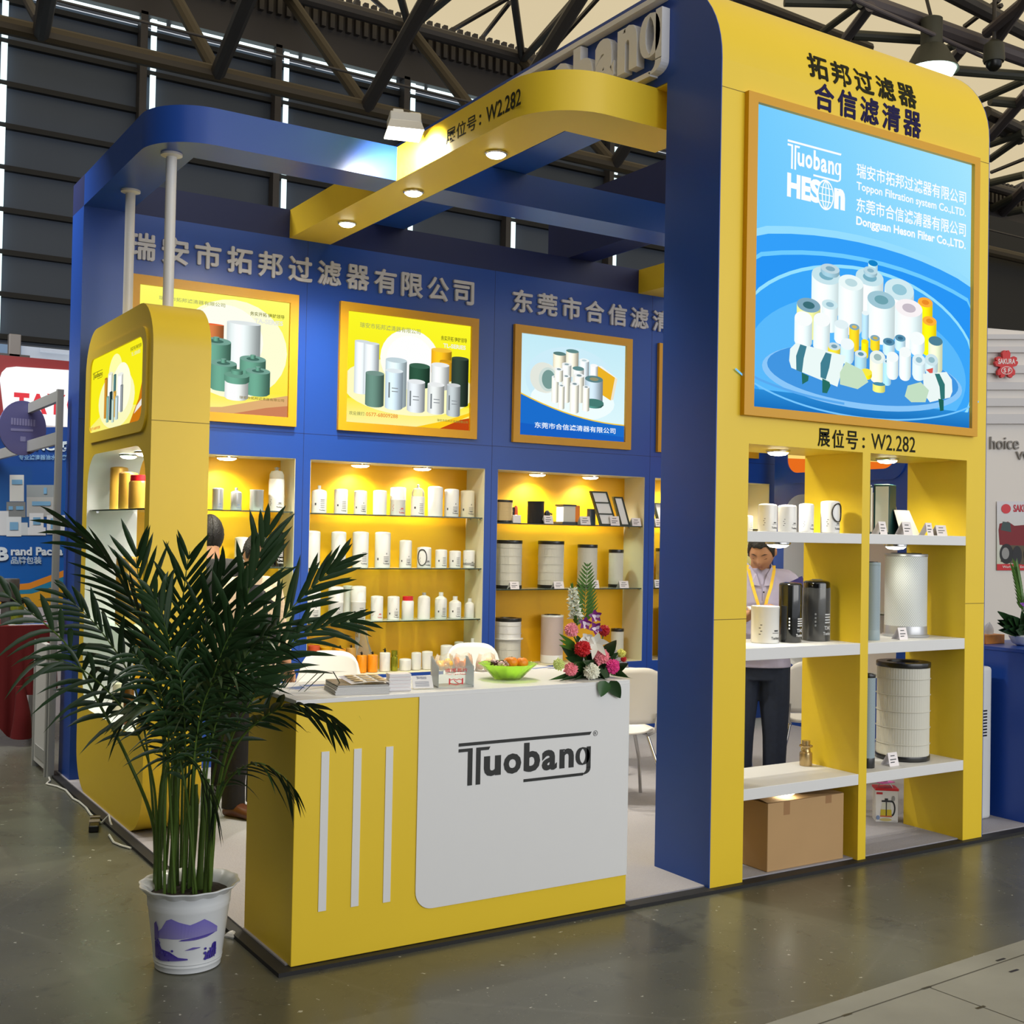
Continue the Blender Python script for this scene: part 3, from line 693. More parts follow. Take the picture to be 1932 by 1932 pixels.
can(750, 960, 315, 780, WC, (236, 250, 250), (190, 220, 226)); can(1420, 1545, 490, 800, YC, (255, 176, 60), (236, 140, 40)); can(990, 1225, 460, 860, WC, (160, 200, 214), (110, 164, 176))
can(1225, 1455, 530, 900, WC, (250, 244, 246), (200, 190, 200)); can(390, 590, 510, 820, (236, 240, 160), LG, (60, 110, 120)); can(600, 735, 510, 760, WC, (206, 234, 240), (150, 190, 206))
can(1450, 1570, 650, 960, YC, (255, 180, 60), (236, 150, 40)); can(1500, 1620, 820, 1110, (226, 236, 200), (80, 130, 150), None); can(365, 515, 630, 900, WC, (250, 254, 254), None, .3); can(525, 665, 640, 940, WC, (250, 254, 254), None, .3)
can(700, 820, 680, 860, WC, (226, 242, 246), None); can(825, 910, 705, 920, (244, 206, 40), LG, (220, 190, 90)); can(930, 990, 590, 820, (176, 214, 236), (236, 248, 250), None); can(925, 985, 830, 980, YC, YC, None)
can(1000, 1080, 800, 920, (240, 206, 40), LG, (200, 180, 90)); can(1105, 1205, 830, 960, (196, 226, 240), (84, 140, 170), (60, 110, 140)); can(1205, 1295, 800, 920, (196, 226, 240), (90, 146, 176), (60, 110, 140)); can(1330, 1455, 800, 960, WC, (248, 254, 254), None, .3)
can(635, 740, 870, 960, (240, 216, 60), (206, 226, 232), (120, 160, 180)); can(740, 855, 850, 1030, (200, 232, 246), (240, 250, 252), None, .3); can(860, 960, 935, 1080, (170, 214, 230), (220, 236, 240), (100, 150, 170)); can(985, 1115, 960, 1190, (240, 244, 214), (236, 246, 240), (160, 190, 190), .3)
can(1095, 1165, 1000, 1210, (170, 220, 246), (214, 236, 244), (90, 140, 170)); can(1125, 1225, 960, 1160, WC, (246, 252, 252), None, .3); can(1230, 1330, 920, 1170, WC, (246, 252, 252), None, .3); can(1340, 1450, 985, 1170, (216, 240, 248), (226, 244, 248), (150, 190, 206), .3); can(1445, 1555, 985, 1130, (200, 226, 232), (206, 230, 236), (150, 190, 200), .3)
can(900, 995, 1090, 1160, YC, (250, 236, 70), None); can(1000, 1105, 1190, 1270, (226, 226, 120), (70, 140, 170), None, .1)
P.poly([pz_(1450, 1075), pz_(1505, 1125), pz_(1510, 1060)], (220, 90, 80))
def tilt_can(pts, c): P.poly([pz_(*q) for q in pts], c)
tilt_can(((350, 850), (300, 900), (292, 1000), (310, 1060), (700, 1220), (770, 960)), (236, 250, 248)); tilt_can(((385, 862), (350, 960), (352, 1080), (400, 1100), (415, 980), (440, 880)), (66, 128, 146)); tilt_can(((600, 930), (556, 1020), (556, 1140), (600, 1160), (630, 1060), (650, 945)), (66, 128, 146))
tilt_can(((770, 1010), (720, 1100), (720, 1200), (870, 1240), (960, 1180), (910, 1080)), (200, 226, 196)); tilt_can(((570, 1150), (630, 1180), (640, 1210), (610, 1275), (570, 1270)), (40, 110, 100)); tilt_can(((395, 1100), (455, 1130), (450, 1170), (400, 1200)), (40, 110, 100))
tilt_can(((1420, 1110), (1620, 1095), (1665, 1160), (1670, 1260), (1650, 1310), (1480, 1350), (1430, 1280)), (236, 248, 246)); tilt_can(((1520, 1110), (1560, 1110), (1605, 1200), (1605, 1320), (1570, 1330), (1560, 1220)), (50, 118, 116)); tilt_can(((1550, 1320), (1595, 1330), (1595, 1420), (1565, 1425)), (30, 100, 90)); tilt_can(((1400, 1180), (1290, 1210), (1265, 1300), (1320, 1350), (1440, 1350), (1470, 1250)), (196, 224, 196))
def sp(u, v): q = at_y(1410+u*.22257, 180+v*.22257, 0); return (q.x-GX0)/(GX1-GX0), (q.z-GZ0)/(GZ1-GZ0)
WB = (252, 255, 255)
P.mark(.105, .335, .80, .895, WB)
P.text('HE', .105, .205, .705, .785, WB, .05); P.text('S', .20, .25, .705, .785, WB, .05)
P.ell(.267, .74, .036, .052, WB); P.ell(.267, .74, .031, .046, (130, 212, 250))
for k in (-.5, 0, .5): P.line(arc(.267, .74, .031*abs(k), .046, 0, 2*PI, 16)[:-1] if k else [(.267, .695), (.267, .785)], .0035, WB, bool(k)); P.line([(.237+.012*abs(k), .74+k*.046), (.297-.012*abs(k), .74+k*.046)], .0035, WB)
P.text('n', .302, .35, .70, .772, WB, .06)
P.text('瑞安市拓邦过滤器有限公司', .40, .93, .826, .878, WB, .014); P.text('Toppon Filtration system Co.,LTD.', .40, .93, .775, .812, WB, .02)
P.text('东莞市合信滤清器有限公司', .40, .93, .706, .758, WB, .014); P.text('Dongguan Heson Filter Co.,LTD.', .40, .93, .652, .692, WB, .03)
P.build('backlit_picture', FILM, tw)
g = bpy.data.lights.new('glow', 'AREA'); g.shape = 'RECTANGLE'; g.size = 1.4; g.size_y = 1.2; g.energy = 12; g.color = (.7, .88, 1)
lo = bpy.data.objects.new('glow', g); COL.objects.link(lo); lo.parent = tw; lo.location = (1.02, -.05, 2.98); lo.rotation_euler = (PI/2, 0, 0)
for u, v, z, dsc in ((1468, 852, NT, 'round lamp at the top of the left shelf bay of the tower'), (1674, 868, NT, 'round lamp at the top of the right shelf bay of the tower'), (1468, 1024, 1.618, 'round lamp under the upper left tower shelf, above the man'), (1690, 1029, 1.618, 'round lamp under the upper right tower shelf, above the perforated filter'), (1480, 1497, .396, 'round lamp under the lowest left tower shelf, lighting the carton')):
    p = at_y(u, v, .2 if z > 2 else .1); puck(dsc, (p.x, p.y, z), 26 if z > 2 else ((3 if u > 1600 else 13) if z > 1 else 5), .055, 'tower lamps')

# ---- left yellow cabinet
CY0, CY1, CW, CH = 2.038, 3.545, .307, 2.835
cab = thing('display_cabinet', 'yellow rounded display cabinet with a backlit picture, behind the potted palm', 'display cabinet', (XL, CY0, 0))
yz = lambda a, c, h: (XL+h, a, c)
out_ = rrect(CY0, CY1, .02, CH, .26, 8)
o0, o1, o2, o3 = at_x(163, 900, XL), at_x(272, 900, XL), at_x(243, 818, XL), at_x(248, 1400, XL)
OY0, OY1, OZ0, OZ1 = 2.125, 3.43, .53, 2.07
inn = rrect(OY0, OY1, OZ0, OZ1, .2, 8)
MB().ring(out_, inn, 0, CW, yz, 0, 0, 1).build('body', [YEL, WHT], cab, 30, world=True)
fo, fi = rrect(OY0+.0, OY1-.02, 2.14, 2.70, .1, 8), rrect(OY0+.07, OY1-.05, 2.20, 2.65, .07, 8)
MB().ring(fo, fi, -.012, .0, yz, 0).build('picture_frame', YEL, cab, world=True)
P = Print(lambda a, c, h: (XL-.003-h, OY1-.04-a*(OY1-OY0-.11), 2.19+c*.47))
inside = lambda pts: [(min(.995, max(.005, a)), min(.99, max(.01, c))) for a, c in pts]
P.poly([(a, c) for a, c in rrect(0, 1, 0, 1, .09, 6)], (250, 240, 30)); P.poly(inside([(0, .1), (.05, .0), (.95, 0), (1, .2), (.4, .3)]), (252, 244, 120))
P.ell(.5, .68, .13, .24, (255, 255, 170)); P.ell(.52, .36, .34, .35, (252, 250, 190)); P.ell(.62, .48, .17, .3, (255, 255, 225))
P.poly(inside([(.78, .02), (.93, .02), (.99, .1), (.99, .5), (.93, .28)]), (206, 120, 20)); P.poly(inside([(.86, .12), (.99, .2), (.99, .28), (.9, .2)]), (240, 235, 225))
for a, b_, c, d, q in ((.30, .36, .16, .66, (176, 120, 40)), (.37, .46, .18, .70, (235, 236, 220)), (.48, .53, .2, .66, (70, 110, 110)), (.56, .66, .2, .64, (240, 242, 235)), (.62, .67, .18, .5, (130, 136, 140)),
                     (.36, .41, .1, .42, (120, 160, 150)), (.42, .48, .12, .46, (40, 60, 60)), (.5, .55, .14, .45, (196, 150, 60)), (.47, .52, .08, .36, (170, 190, 180)), (.54, .6, .1, .38, (170, 190, 190))): P.cyl(a, b_, c, d, q, e=.2)
P.mark(.08, .28, .70, .79, (70, 70, 30)); P.text('务实开拓 铸就领导', .80, .985, .85, .90, (90, 90, 30)); P.text('TL SERIES', .82, .97, .79, .83, (230, 230, 190)); P.text('0577-68009288', .06, .26, .05, .085, (220, 80, 30))
P.build('backlit_picture', FILM, cab)
for k, (u, v) in enumerate(((240, 834), (257, 829), (267, 826))):
    puck('round lamp inside the top of the yellow cabinet, %s' % ('nearest the back wall', 'in the middle of three', 'nearest the palm')[k], (XL+.15, (3.06, 2.72, 2.38)[k], OZ1-.002), 16, .05, 'cabinet lamps')
MB().box(XL+CW-.0005, XL+CW+.0005, CY0-.0006, CY0, 2.2, 2.203).box(XL, XL+CW, CY0-.0008, CY0, 2.188, 2.191).build('seam', mat('seam_shadow_gap', (120, 96, 14)), cab, world=True)
# white posts from the cabinet up to the blue beam
for y, l in ((2.345, 'white round post from the cabinet top to the blue beam corner, nearer one'), (3.2, 'white round post from the cabinet top to the blue beam, farther one')):
    p = thing('support_post', l, 'post', (-1.885, y, CH-.003), 0, 'white posts on the cabinet')
    h = ZB-CH+.003
    MB().lathe([(.029, 0), (.029, h-.012)], 20).build('pole', mat('white_steel_tube', (222, 222, 222), .3), p, 40)
    MB().lathe([(.03, h-.02), (.058, h-.012), (.058, h), (.0, h)], 24).build('flange', mat('white_steel_tube', (222, 222, 222), .3), p, 40)

# ---- reception counter
XC = -.485; XW = -1.531
ct = thing('reception_counter', 'yellow and white reception counter with the black word mark in front', 'counter', (XL, 0, 0))
MB().box(XL, XC, 0, .50, .018, .984).build('body', YEL, ct, bevel=.002)
MB().box(XL-.002, XC+.002, -.002, .504, .984, 1.0).build('top', WHT, ct, bevel=.001)
pan = rrect(XW, XC, .147, .984, .075, 8, (1, 0, 0, 0))
fy = lambda a, c, h: (a, -.0005-h, c)
MB().prism(pan, 0, .004, fy).build('white_panel', WHT, ct)
for u0, u1, vt, vb in ((606.3, 621, 1418.5, 1719), (667.7, 682, 1413, 1710), (728, 741.7, 1409, 1702)):
    q = at_y(u0, vt, 0); q2 = at_y(u1, vt, 0); z0 = at_y(u0, vb, 0).z
    MB().box(q.x, q2.x, -.003, 0, z0, q.z).build('white_stripe', WHT, ct)
q0, q1 = at_y(864.4, 1401, 0), at_y(1115, 1381, 0); qb = at_y(885, 1481.5, 0).z
b = MB(); wordmark(b, q0.x, q1.x, qb, (q0.z+q1.z)/2, lambda a, c, h: (a, -.006-h, c), 0, 0, .035)
rc = at_y(1122, 1383, 0)
put_polys(b, stroke(arc(rc.x+.0, rc.z, .011, .011, 0, 2*PI, 16)[:-1], .0018, True), lambda a, c, h: (a, -.006, c)); put_text(b, 'R', rc.x-.005, rc.x+.005, rc.z-.006, rc.z+.006, lambda a, c, h: (a, -.006, c), 0, 0)
b.build('word_mark', mat('black_vinyl', (30, 32, 31), .4), ct)
for o in ct.children:
    if o.type == 'MESH': o.data.transform(Matrix.Translation((-XL, 0, 0)))
# ================================================================== products on the shelves
FWHITE = mat('filter_white_paint', (232, 232, 230), .22, coat=.3)
FCREAM = mat('filter_cream_paint', (226, 216, 188), .25, coat=.3)
FSILV = mat('filter_silver_paint', (176, 178, 182), .3, metal=.5)
FGOLD = mat('filter_gold_paint', (206, 158, 66), .28, metal=.25, coat=.3)
FORNG = mat('filter_orange_paint', (238, 148, 16), .3, coat=.3)
FYEL = mat('filter_yellow_paint', (226, 168, 10), .3, coat=.3)
FRED = mat('filter_red_orange_paint', (222, 92, 50), .35)
FTAN = mat('filter_tan_paint', (182, 138, 66), .35)
FBLK = mat('filter_black_paint', (14, 15, 15), .12, coat=.6)
FBROWN = mat('filter_brown_paint', (120, 76, 18), .3, coat=.3)
REDCAP = mat('red_plastic_cap', (206, 30, 40), .35)
PAPER = mat('pleated_paper', (214, 212, 200), .8)
TANP = mat('tan_pleated_paper', (216, 190, 138), .8)
INKD = mat('print_dark_ink', (66, 68, 70), .5)
INKR = mat('print_red_ink', (200, 40, 40), .5)
INKW = mat('print_white_ink', (225, 226, 228), .5)
CARD = mat('white_card', (238, 232, 234), .5)
GLS = clear('shelf_glass', (232, 245, 238), .93)
GLSE = mat('glass_edge_green', (34, 52, 40), .15)
ACR = clear('clear_acrylic', (250, 252, 252), .975)
BOWLG = clear('clear_bowl_plastic', (240, 240, 228), .6)
def wave_mat(name, c1, c2, scale, rough=.5):
    m = bpy.data.materials.new(name); m.use_nodes = True; nt = m.node_tree; p = nt.nodes['Principled BSDF']
    tc = nt.nodes.new('ShaderNodeTexCoord'); sx = nt.nodes.new('ShaderNodeSeparateXYZ'); nt.links.new(tc.outputs['Object'], sx.inputs[0])
    at = nt.nodes.new('ShaderNodeMath'); at.operation = 'ARCTAN2'; nt.links.new(sx.outputs[1], at.inputs[0]); nt.links.new(sx.outputs[0], at.inputs[1])
    def sine(src, k):
        a = nt.nodes.new('ShaderNodeMath'); a.operation = 'MULTIPLY'; a.inputs[1].default_value = k; nt.links.new(src, a.inputs[0])
        s_ = nt.nodes.new('ShaderNodeMath'); s_.operation = 'SINE'; nt.links.new(a.outputs[0], s_.inputs[0]); return s_
    mu = nt.nodes.new('ShaderNodeMath'); mu.operation = 'MULTIPLY'; nt.links.new(sine(at.outputs[0], 60).outputs[0], mu.inputs[0]); nt.links.new(sine(sx.outputs[2], scale).outputs[0], mu.inputs[1])
    r = nt.nodes.new('ShaderNodeValToRGB'); r.color_ramp.elements[0].color = (*lin(c1), 1); r.color_ramp.elements[1].color = (*lin(c2), 1)
    r.color_ramp.elements[0].position = .25; r.color_ramp.elements[1].position = .6
    ad = nt.nodes.new('ShaderNodeMath'); ad.operation = 'MULTIPLY_ADD'; ad.inputs[1].default_value = .5; ad.inputs[2].default_value = .5
    nt.links.new(mu.outputs[0], ad.inputs[0]); nt.links.new(ad.outputs[0], r.inputs[0]); nt.links.new(r.outputs[0], p.inputs['Base Color']); p.inputs['Roughness'].default_value = rough
    MATS[name] = m; return m
PERF = wave_mat('perforated_zinc', (226, 230, 230), (186, 192, 192), 420, .4)
PERFB = wave_mat('perforated_blue_zinc', (164, 182, 190), (140, 158, 168), 420, .4)
PERFT = wave_mat('perforated_rosy_mesh', (186, 164, 152), (206, 190, 184), 420, .6)

def depth(p): return (p-EYE).dot(FWD)
def wrap(r): return lambda s, t, h: ((r+.0008+h)*math.sin(s/r), -(r+.0008+h)*math.cos(s/r), t)
def bands(mb, r, rows, mi=0):
    f = wrap(r)
    for a0, a1, z0, z1 in rows:
        n = 5
        for i in range(n):
            x0, x1 = a0+(a1-a0)*i/n, a0+(a1-a0)*(i+1)/n
            mb.add([f(x0, z0, 0), f(x1, z0, 0), f(x1, z1, 0), f(x0, z1, 0)], [(0, 1, 2, 3)], mi)
def label_print(t, r, h, ink, style=0, z=.0):
    """the maker's print: word mark near the foot, rows of small type above"""
    b = MB(); f = wrap(r); zz = z+h*.09; k = r*1.0
    if style == 0:
        put_text(b, 'Tuobang', r*.05, r*.95, zz, zz+k*.24, f, 0, .03)
        bands(b, r, [(r*.12, r*.86, zz+k*(.40+.19*i), zz+k*(.45+.19*i)) for i in range(4)]); bands(b, r, [(r*.3, r*.7, zz+k*.36, zz+k*.48), (r*.45, r*.55, zz+k*1.3, zz+k*1.5)])
        bands(b, r, [(-r*.75, -r*.55, zz+k*.55, zz+k*.85)])
    elif style == 1:   # small black square mark + fine rows
        put_text(b, 'Tuobang', r*.05, r*.9, zz, zz+k*.22, f, 0, .03); bands(b, r, [(r*.2, r*.8, zz+k*(.42+.25*i), zz+k*(.48+.25*i)) for i in range(5)])
        bands(b, r, [(-r*.55, -r*.33, zz+k*.75, zz+k*1.05)])
    elif style == 2:   # upright: vertical rows
        put_text(b, 'Tuobang', r*.1, r*.95, zz, zz+k*.26, f, 0, .03); bands(b, r, [(r*.2, r*.85, zz+k*.5, zz+k*.54), (r*.35, r*.75, zz+k*.62, zz+k*.74)]+[(-r*.8+.1*r*(q % 2), -r*.65+.1*r*(q % 2), zz+k*(.4+.22*q), zz+k*(.46+.22*q)) for q in range(4)])
    elif style == 3:   # big type for the black cans
        put_text(b, 'Tuobang', r*.15, r*1.15, zz, zz+k*.3, f, 0, .03); put_text(b, 'T3402', r*.25, r*1.05, zz+k*.45, zz+k*.75, f, 0, .03)
        bands(b, r, [(r*.3, r*1.05, zz+k*(.95+.2*i), zz+k*(1.05+.2*i)) for i in range(4)]); bands(b, r, [(-r*.5, -r*.38, zz+k*.7+i*k*.28, zz+k*.85+i*k*.28) for i in range(4)])
    b.build('printed_label', ink, t)
def can_prof(r, h, dome=.28, rim=True):
    d = r*dome
    p = [(r*.94, 0), (r*.99, .003), (r*.99, .012), (r, .015), (r, h-d)]
    p += [(r-r*.22*(1-math.cos(q)), h-d+d*.75*math.sin(q)) for q in (PI/8, PI/4, 3*PI/8, PI/2)]
    p += [(r*.60, h-d*.12), (r*.45, h-d*.02), (r*.2, h), (0, h)]
    return p
def product(kind, u0, u1, vt, vb, Y, zs, label, cat='oil filter', m=None, ink=None, style=0, group=None, name='oil_filter', opt=()):
    c = at_y((u0+u1)/2, vb, Y); D = depth(c); r = (u1-u0)/2*D/FPX; h = (vb-vt)*D/FPX*.985
    x = c.x
    t = thing(name, label, cat, (x, Y, zs+.0005), -.42, group); m = m or FWHITE; ink = ink or INKD
    if kind == 'can':
        MB().lathe(can_prof(r, h), 32).build('body', m, t, 35)
        if ink != 'none': label_print(t, r, h, ink, style)
    elif kind == 'step':       # wider upper half
        MB().lathe([(r*.92, 0), (r*.96, .004), (r*.96, h*.5), (r, h*.52), (r, h*.56), (r*.985, h*.57)]+[(p, h*.57+(q)*1.0) for p, q in [(r*.985, .0)]]+[(a, b_) for a, b_ in can_prof(r*.985, h)[5:]], 32).build('body', m, t, 35)
        label_print(t, r*.96, h*.6, ink, style)
    elif kind == 'plaincan':   # straight, flat rolled top
        MB().lathe([(r*.95, 0), (r, .004), (r, h-.012), (r*1.02, h-.01), (r*1.02, h), (r*.95, h), (r*.93, h-.006), (0, h-.006)], 32).build('body', m, t, 35)
        if ink != 'none': label_print(t, r, h, ink, style)
    elif kind == 'bottle':     # can with shoulder and screw neck
        hb = h*opt[0]; rn = r*opt[1]
        MB().lathe([(r*.94, 0), (r, .004), (r, hb*.86), (r*.95, hb*.95), (r*.75, hb), (rn*1.1, hb+(h-hb)*.25), (rn, hb+(h-hb)*.3)], 32).build('body', m, t, 35)
        MB().lathe([(rn*1.05, hb+(h-hb)*.2), (rn*1.05, h*.995), (rn*.9, h), (0, h)], 20).build('neck', opt[2] if len(opt) > 2 else m, t, 35)
        if ink != 'none': label_print(t, r, hb, ink, style)
    elif kind == 'capped':
        hb = h*opt[0]
        MB().lathe([(r*.94, 0), (r, .004), (r, hb*.93), (r*.9, hb), (0, hb)], 32).build('body', m, t, 35)
        MB().lathe([(r*.86, hb-.002), (r*.86, h*.98), (r*.8, h), (0, h)], 28, wob=lambda a: 1+.02*math.cos(a*14)).build('cap', REDCAP, t, 35)
        if ink != 'none': label_print(t, r, hb, ink, style)
    elif kind == 'bowl':       # see-through bowl and tap on top
        hb = h*opt[0]
        MB().lathe([(r*.94, 0), (r, .004), (r, hb*.9), (r*.96, hb)], 32).build('body', m, t, 35)
        MB().lathe([(r*.93, hb), (r*.92, hb+(h-hb)*.35), (r*.7, hb+(h-hb)*.62), (r*.3, hb+(h-hb)*.68)], 28, caps=False).build('clear_bowl', BOWLG, t, 40)
        MB().lathe([(r*.28, hb+(h-hb)*.6), (r*.28, hb+(h-hb)*.75), (r*.14, hb+(h-hb)*.8), (r*.14, h*.98), (0, h)], 14).box(-r*.32, r*.32, -r*.07, r*.07, h*.955, h*.975).build('drain_tap', FSILV if m != FSILV else BLK, t)
        label_print(t, r, hb, ink, style)
    elif kind == 'knob':       # can with a black tap on top
        hb = h*opt[0]
        MB().lathe(can_prof(r, hb, .2), 32).build('body', m, t, 35)
        MB().lathe([(r*.2, hb-.004), (r*.2, hb+(h-hb)*.5), (r*.1, hb+(h-hb)*.6), (r*.1, h)], 12).box(-r*.4, r*.15, -r*.07, r*.07, hb+(h-hb)*.5, hb+(h-hb)*.7).build('tap', BLK, t)
    elif kind == 'ringcan':    # can with a black sealing ring taped to its front
        MB().lathe(can_prof(r, h), 32).build('body', m, t, 35); label_print(t, r, h, ink, style)
        cz, rx, rz, cs = opt; f = wrap(r)
        MB().tube([f(cs*r+rx*r*math.cos(q), cz*h+rz*h*math.sin(q), .003) for q in [2*PI*i/24 for i in range(25)]], .0035, 6).build('sealing_ring', RUB, t, 60)
    elif kind == 'bandcan':
        MB().lathe(can_prof(r, h), 32).build('body', m, t, 35); label_print(t, r, h, ink, style)
        for q in (.16, .24): MB().lathe([(r*1.005, h*q), (r*1.015, h*q+.002), (r*1.005, h*q+.005)], 32, caps=False).build('sealing_ring', RUB, t, 60)
    elif kind == 'pleat':      # pleated air filter, black moulded ends
        MB().lathe([(r*.96, .01), (r*.96, h-.01)], 240, caps=False, wob=lambda a: 1+.005*math.cos(a*60)).build('pleated_element', m, t, 80)
        for z0, z1 in ((0, .022*min(1, h/.3)+.005), (h-.022*min(1, h/.3)-.005, h)): MB().lathe([(r*.7, z0), (r*.99, z0), (r, z0+.004), (r, z1-.004), (r*.99, z1), (r*.62, z1), (r*.6, z1-.012), (0, z1-.012)], 36, wob=lambda a: 1+.006*math.cos(a*18)).build('end_ring', RUB, t, 40)
        for k in range(1, 6): 
            MB().lathe([(r*.99, h*k/6), (r*1.0005, h*k/6+.002), (r*.99, h*k/6+.004)], 60, caps=False).build('glue_bead', PAPER if m is PAPER else m, t, 60)
    elif kind == 'perf':       # perforated metal jacket
        mj = opt[0]
        MB().lathe([(r, .02), (r, h-.012)], 48, caps=False).build('perforated_jacket', mj, t, 60)
        MB().lathe([(r*1.0, h-.016), (r*1.02, h-.014), (r*1.02, h-.003), (r, h), (r*.78, h), (r*.76, h-.01)], 40, caps=False).build('end_ring', opt[1], t, 40)
        MB().lathe([(r*.76, h-.008), (r*.72, h+.004), (r*.5, h+.002), (r*.45, h-.02), (0, h-.02)], 36).build('rubber_seal', RUB, t, 40)
        MB().lathe(opt[2](r, h), 40).build('base', opt[1], t, 40)
    return t
def bracket_shelf(x0, x1, z, label, y0=YB+.012, y1=YB+.255):
    t = thing('glass_shelf', label, 'shelf', (x0, y0, z-.008), 0, None)
    w_ = x1-x0; d = y1-y0
    MB().box(.006, w_-.006, .003, d, 0, .008).build('pane', GLS, t); MB().box(.006, w_-.006, 0, .003, 0, .008).build('front_edge', GLSE, t)
    for x in (.0, w_-.012):
        for y in (.03, d-.06): MB().box(x, x+.012, y, y+.012, -.012, -.0).build('bracket', CHROME, t)
    return t
for i, zz in ((0, (1.765, 1.372, .98)), (1, (1.76, 1.367, .978)), (2, (1.725, 1.203)), (3, (1.725, 1.203))):
    for k, z in enumerate(zz): bracket_shelf(NX[i][0]+.004, NX[i][1]-.004, z, '%s glass shelf in the %s of the back wall' % (('top', 'middle' if len(zz) == 3 else 'lower', 'bottom')[k], NAMES[i]))
for o in [q for q in COL.objects if q.name.startswith('puck_light')]: pass
Y1 = YB+.115
def A(X, Yp): return 560+X*.1967, 880+Yp*.1967
def row(items, conv, Y, zs, group):
    for it in items:
        kind, x0, x1, yt, yb_, label = it[:6]; k = it[6] if len(it) > 6 else {}
        u0, vt = conv(x0, yt); u1, vb = conv(x1, yb_)
        yy = k.pop('Y', Y); product(kind, u0, u1, vt, vb, yy, zs, label, group=k.pop('group', group), **k)
T_ = 'on top shelf of middle niche'
row([('bottle', 138, 285, 170, 440, 'white filter can with screw neck, leftmost '+T_, dict(opt=(.83, .2), style=1)),
     ('can', 355, 485, 208, 452, 'white filter can with dark print, second from left '+T_, dict(style=1)),
     ('can', 545, 670, 222, 455, 'short white filter can, third from left '+T_, dict(style=0)),
     ('can', 730, 860, 220, 462, 'plain white filter can without print, fourth from left '+T_, dict(ink='none')),
     ('step', 890, 1045, 188, 468, 'two-step white filter can with red print '+T_, dict(ink=INKR, style=2)),
     ('bowl', 1090, 1225, 163, 470, 'white filter can with clear bowl on top, '+T_, dict(opt=(.62,), style=1)),
     ('can', 1255, 1398, 175, 470, 'tall plain white filter can right of the clear-bowl one '+T_, dict(ink='none')),
     ('can', 1412, 1553, 200, 475, 'white filter can with print, second from right '+T_, dict(style=0)),
     ('can', 1565, 1703, 210, 475, 'creamy filter can, rightmost '+T_, dict(m=FCREAM, style=0))], A, Y1, 1.76, 'filters on the top shelf of the middle niche')
T_ = 'on middle shelf of middle niche'
row([('can', 60, 220, 598, 960, 'tall white can half hidden by palm, leftmost '+T_, dict(style=2)),
     ('can', 325, 468, 608, 963, 'tall white filter can, second from left '+T_, dict(style=0)),
     ('can', 530, 685, 610, 965, 'tall white can with square mark, third from left '+T_, dict(style=1)),
     ('can', 745, 895, 613, 965, 'tall white filter can, fourth from left '+T_, dict(style=0)),
     ('can', 980, 1100, 693, 965, 'slim medium white filter can, fifth from left '+T_, dict(style=0)),
     ('ringcan', 1150, 1288, 760, 965, 'white can with black sealing ring on its front, '+T_, dict(opt=(.5, .62, .38, -.35), style=2)),
     ('can', 1325, 1440, 783, 965, 'small white can right of the ringed one '+T_, dict(style=1)),
     ('can', 1458, 1572, 795, 965, 'small white can, second from right '+T_, dict(style=1)),
     ('bandcan', 1592, 1707, 790, 965, 'small white can with dark bands round its foot, '+T_, dict(style=2))], A, Y1, 1.367, 'filters on the middle shelf of the middle niche')
T_ = 'on bottom glass shelf of middle niche'
row([('can', 60, 225, 1180, 1490, 'white filter can behind the palm leaves, leftmost '+T_, dict(style=0)),
     ('step', 295, 445, 1150, 1490, 'two-step white can, second from left '+T_, dict(style=0)),
     ('can', 430, 545, 1140, 1475, 'pale can standing behind two others '+T_, dict(ink='none', Y=YB+.222)),
     ('step', 510, 660, 1148, 1488, 'two-step white can beside the half hidden pale one, '+T_, dict(style=1)),
     ('can', 705, 825, 1246, 1485, 'white can with red print, '+T_, dict(ink=INKR, style=2)),
     ('can', 865, 983, 1248, 1480, 'white can between the red-print and red-cap ones, '+T_, dict(style=0)),
     ('capped', 1003, 1120, 1252, 1478, 'white can with red cap, '+T_, dict(opt=(.81,), ink='none')),
     ('bottle', 1155, 1277, 1218, 1475, 'plain white can with grey neck, '+T_, dict(opt=(.86, .3, FSILV), ink='none')),
     ('bottle', 1320, 1437, 1216, 1472, 'tall white bottle can, third from right '+T_, dict(opt=(.80, .36), style=1)),
     ('bottle', 1455, 1575, 1256, 1470, 'squat white bottle can, second from right '+T_, dict(opt=(.77, .36), style=1)),
     ('bottle', 1610, 1700, 1273, 1462, 'smallest white bottle can, rightmost '+T_, dict(opt=(.77, .4), ink='none'))], A, Y1, .978, 'filters on the bottom shelf of the middle niche')
def Bc(X, Yp): return 560+X*.20704, 1190+Yp*.20704
T_ = 'on the ledge of the middle niche'
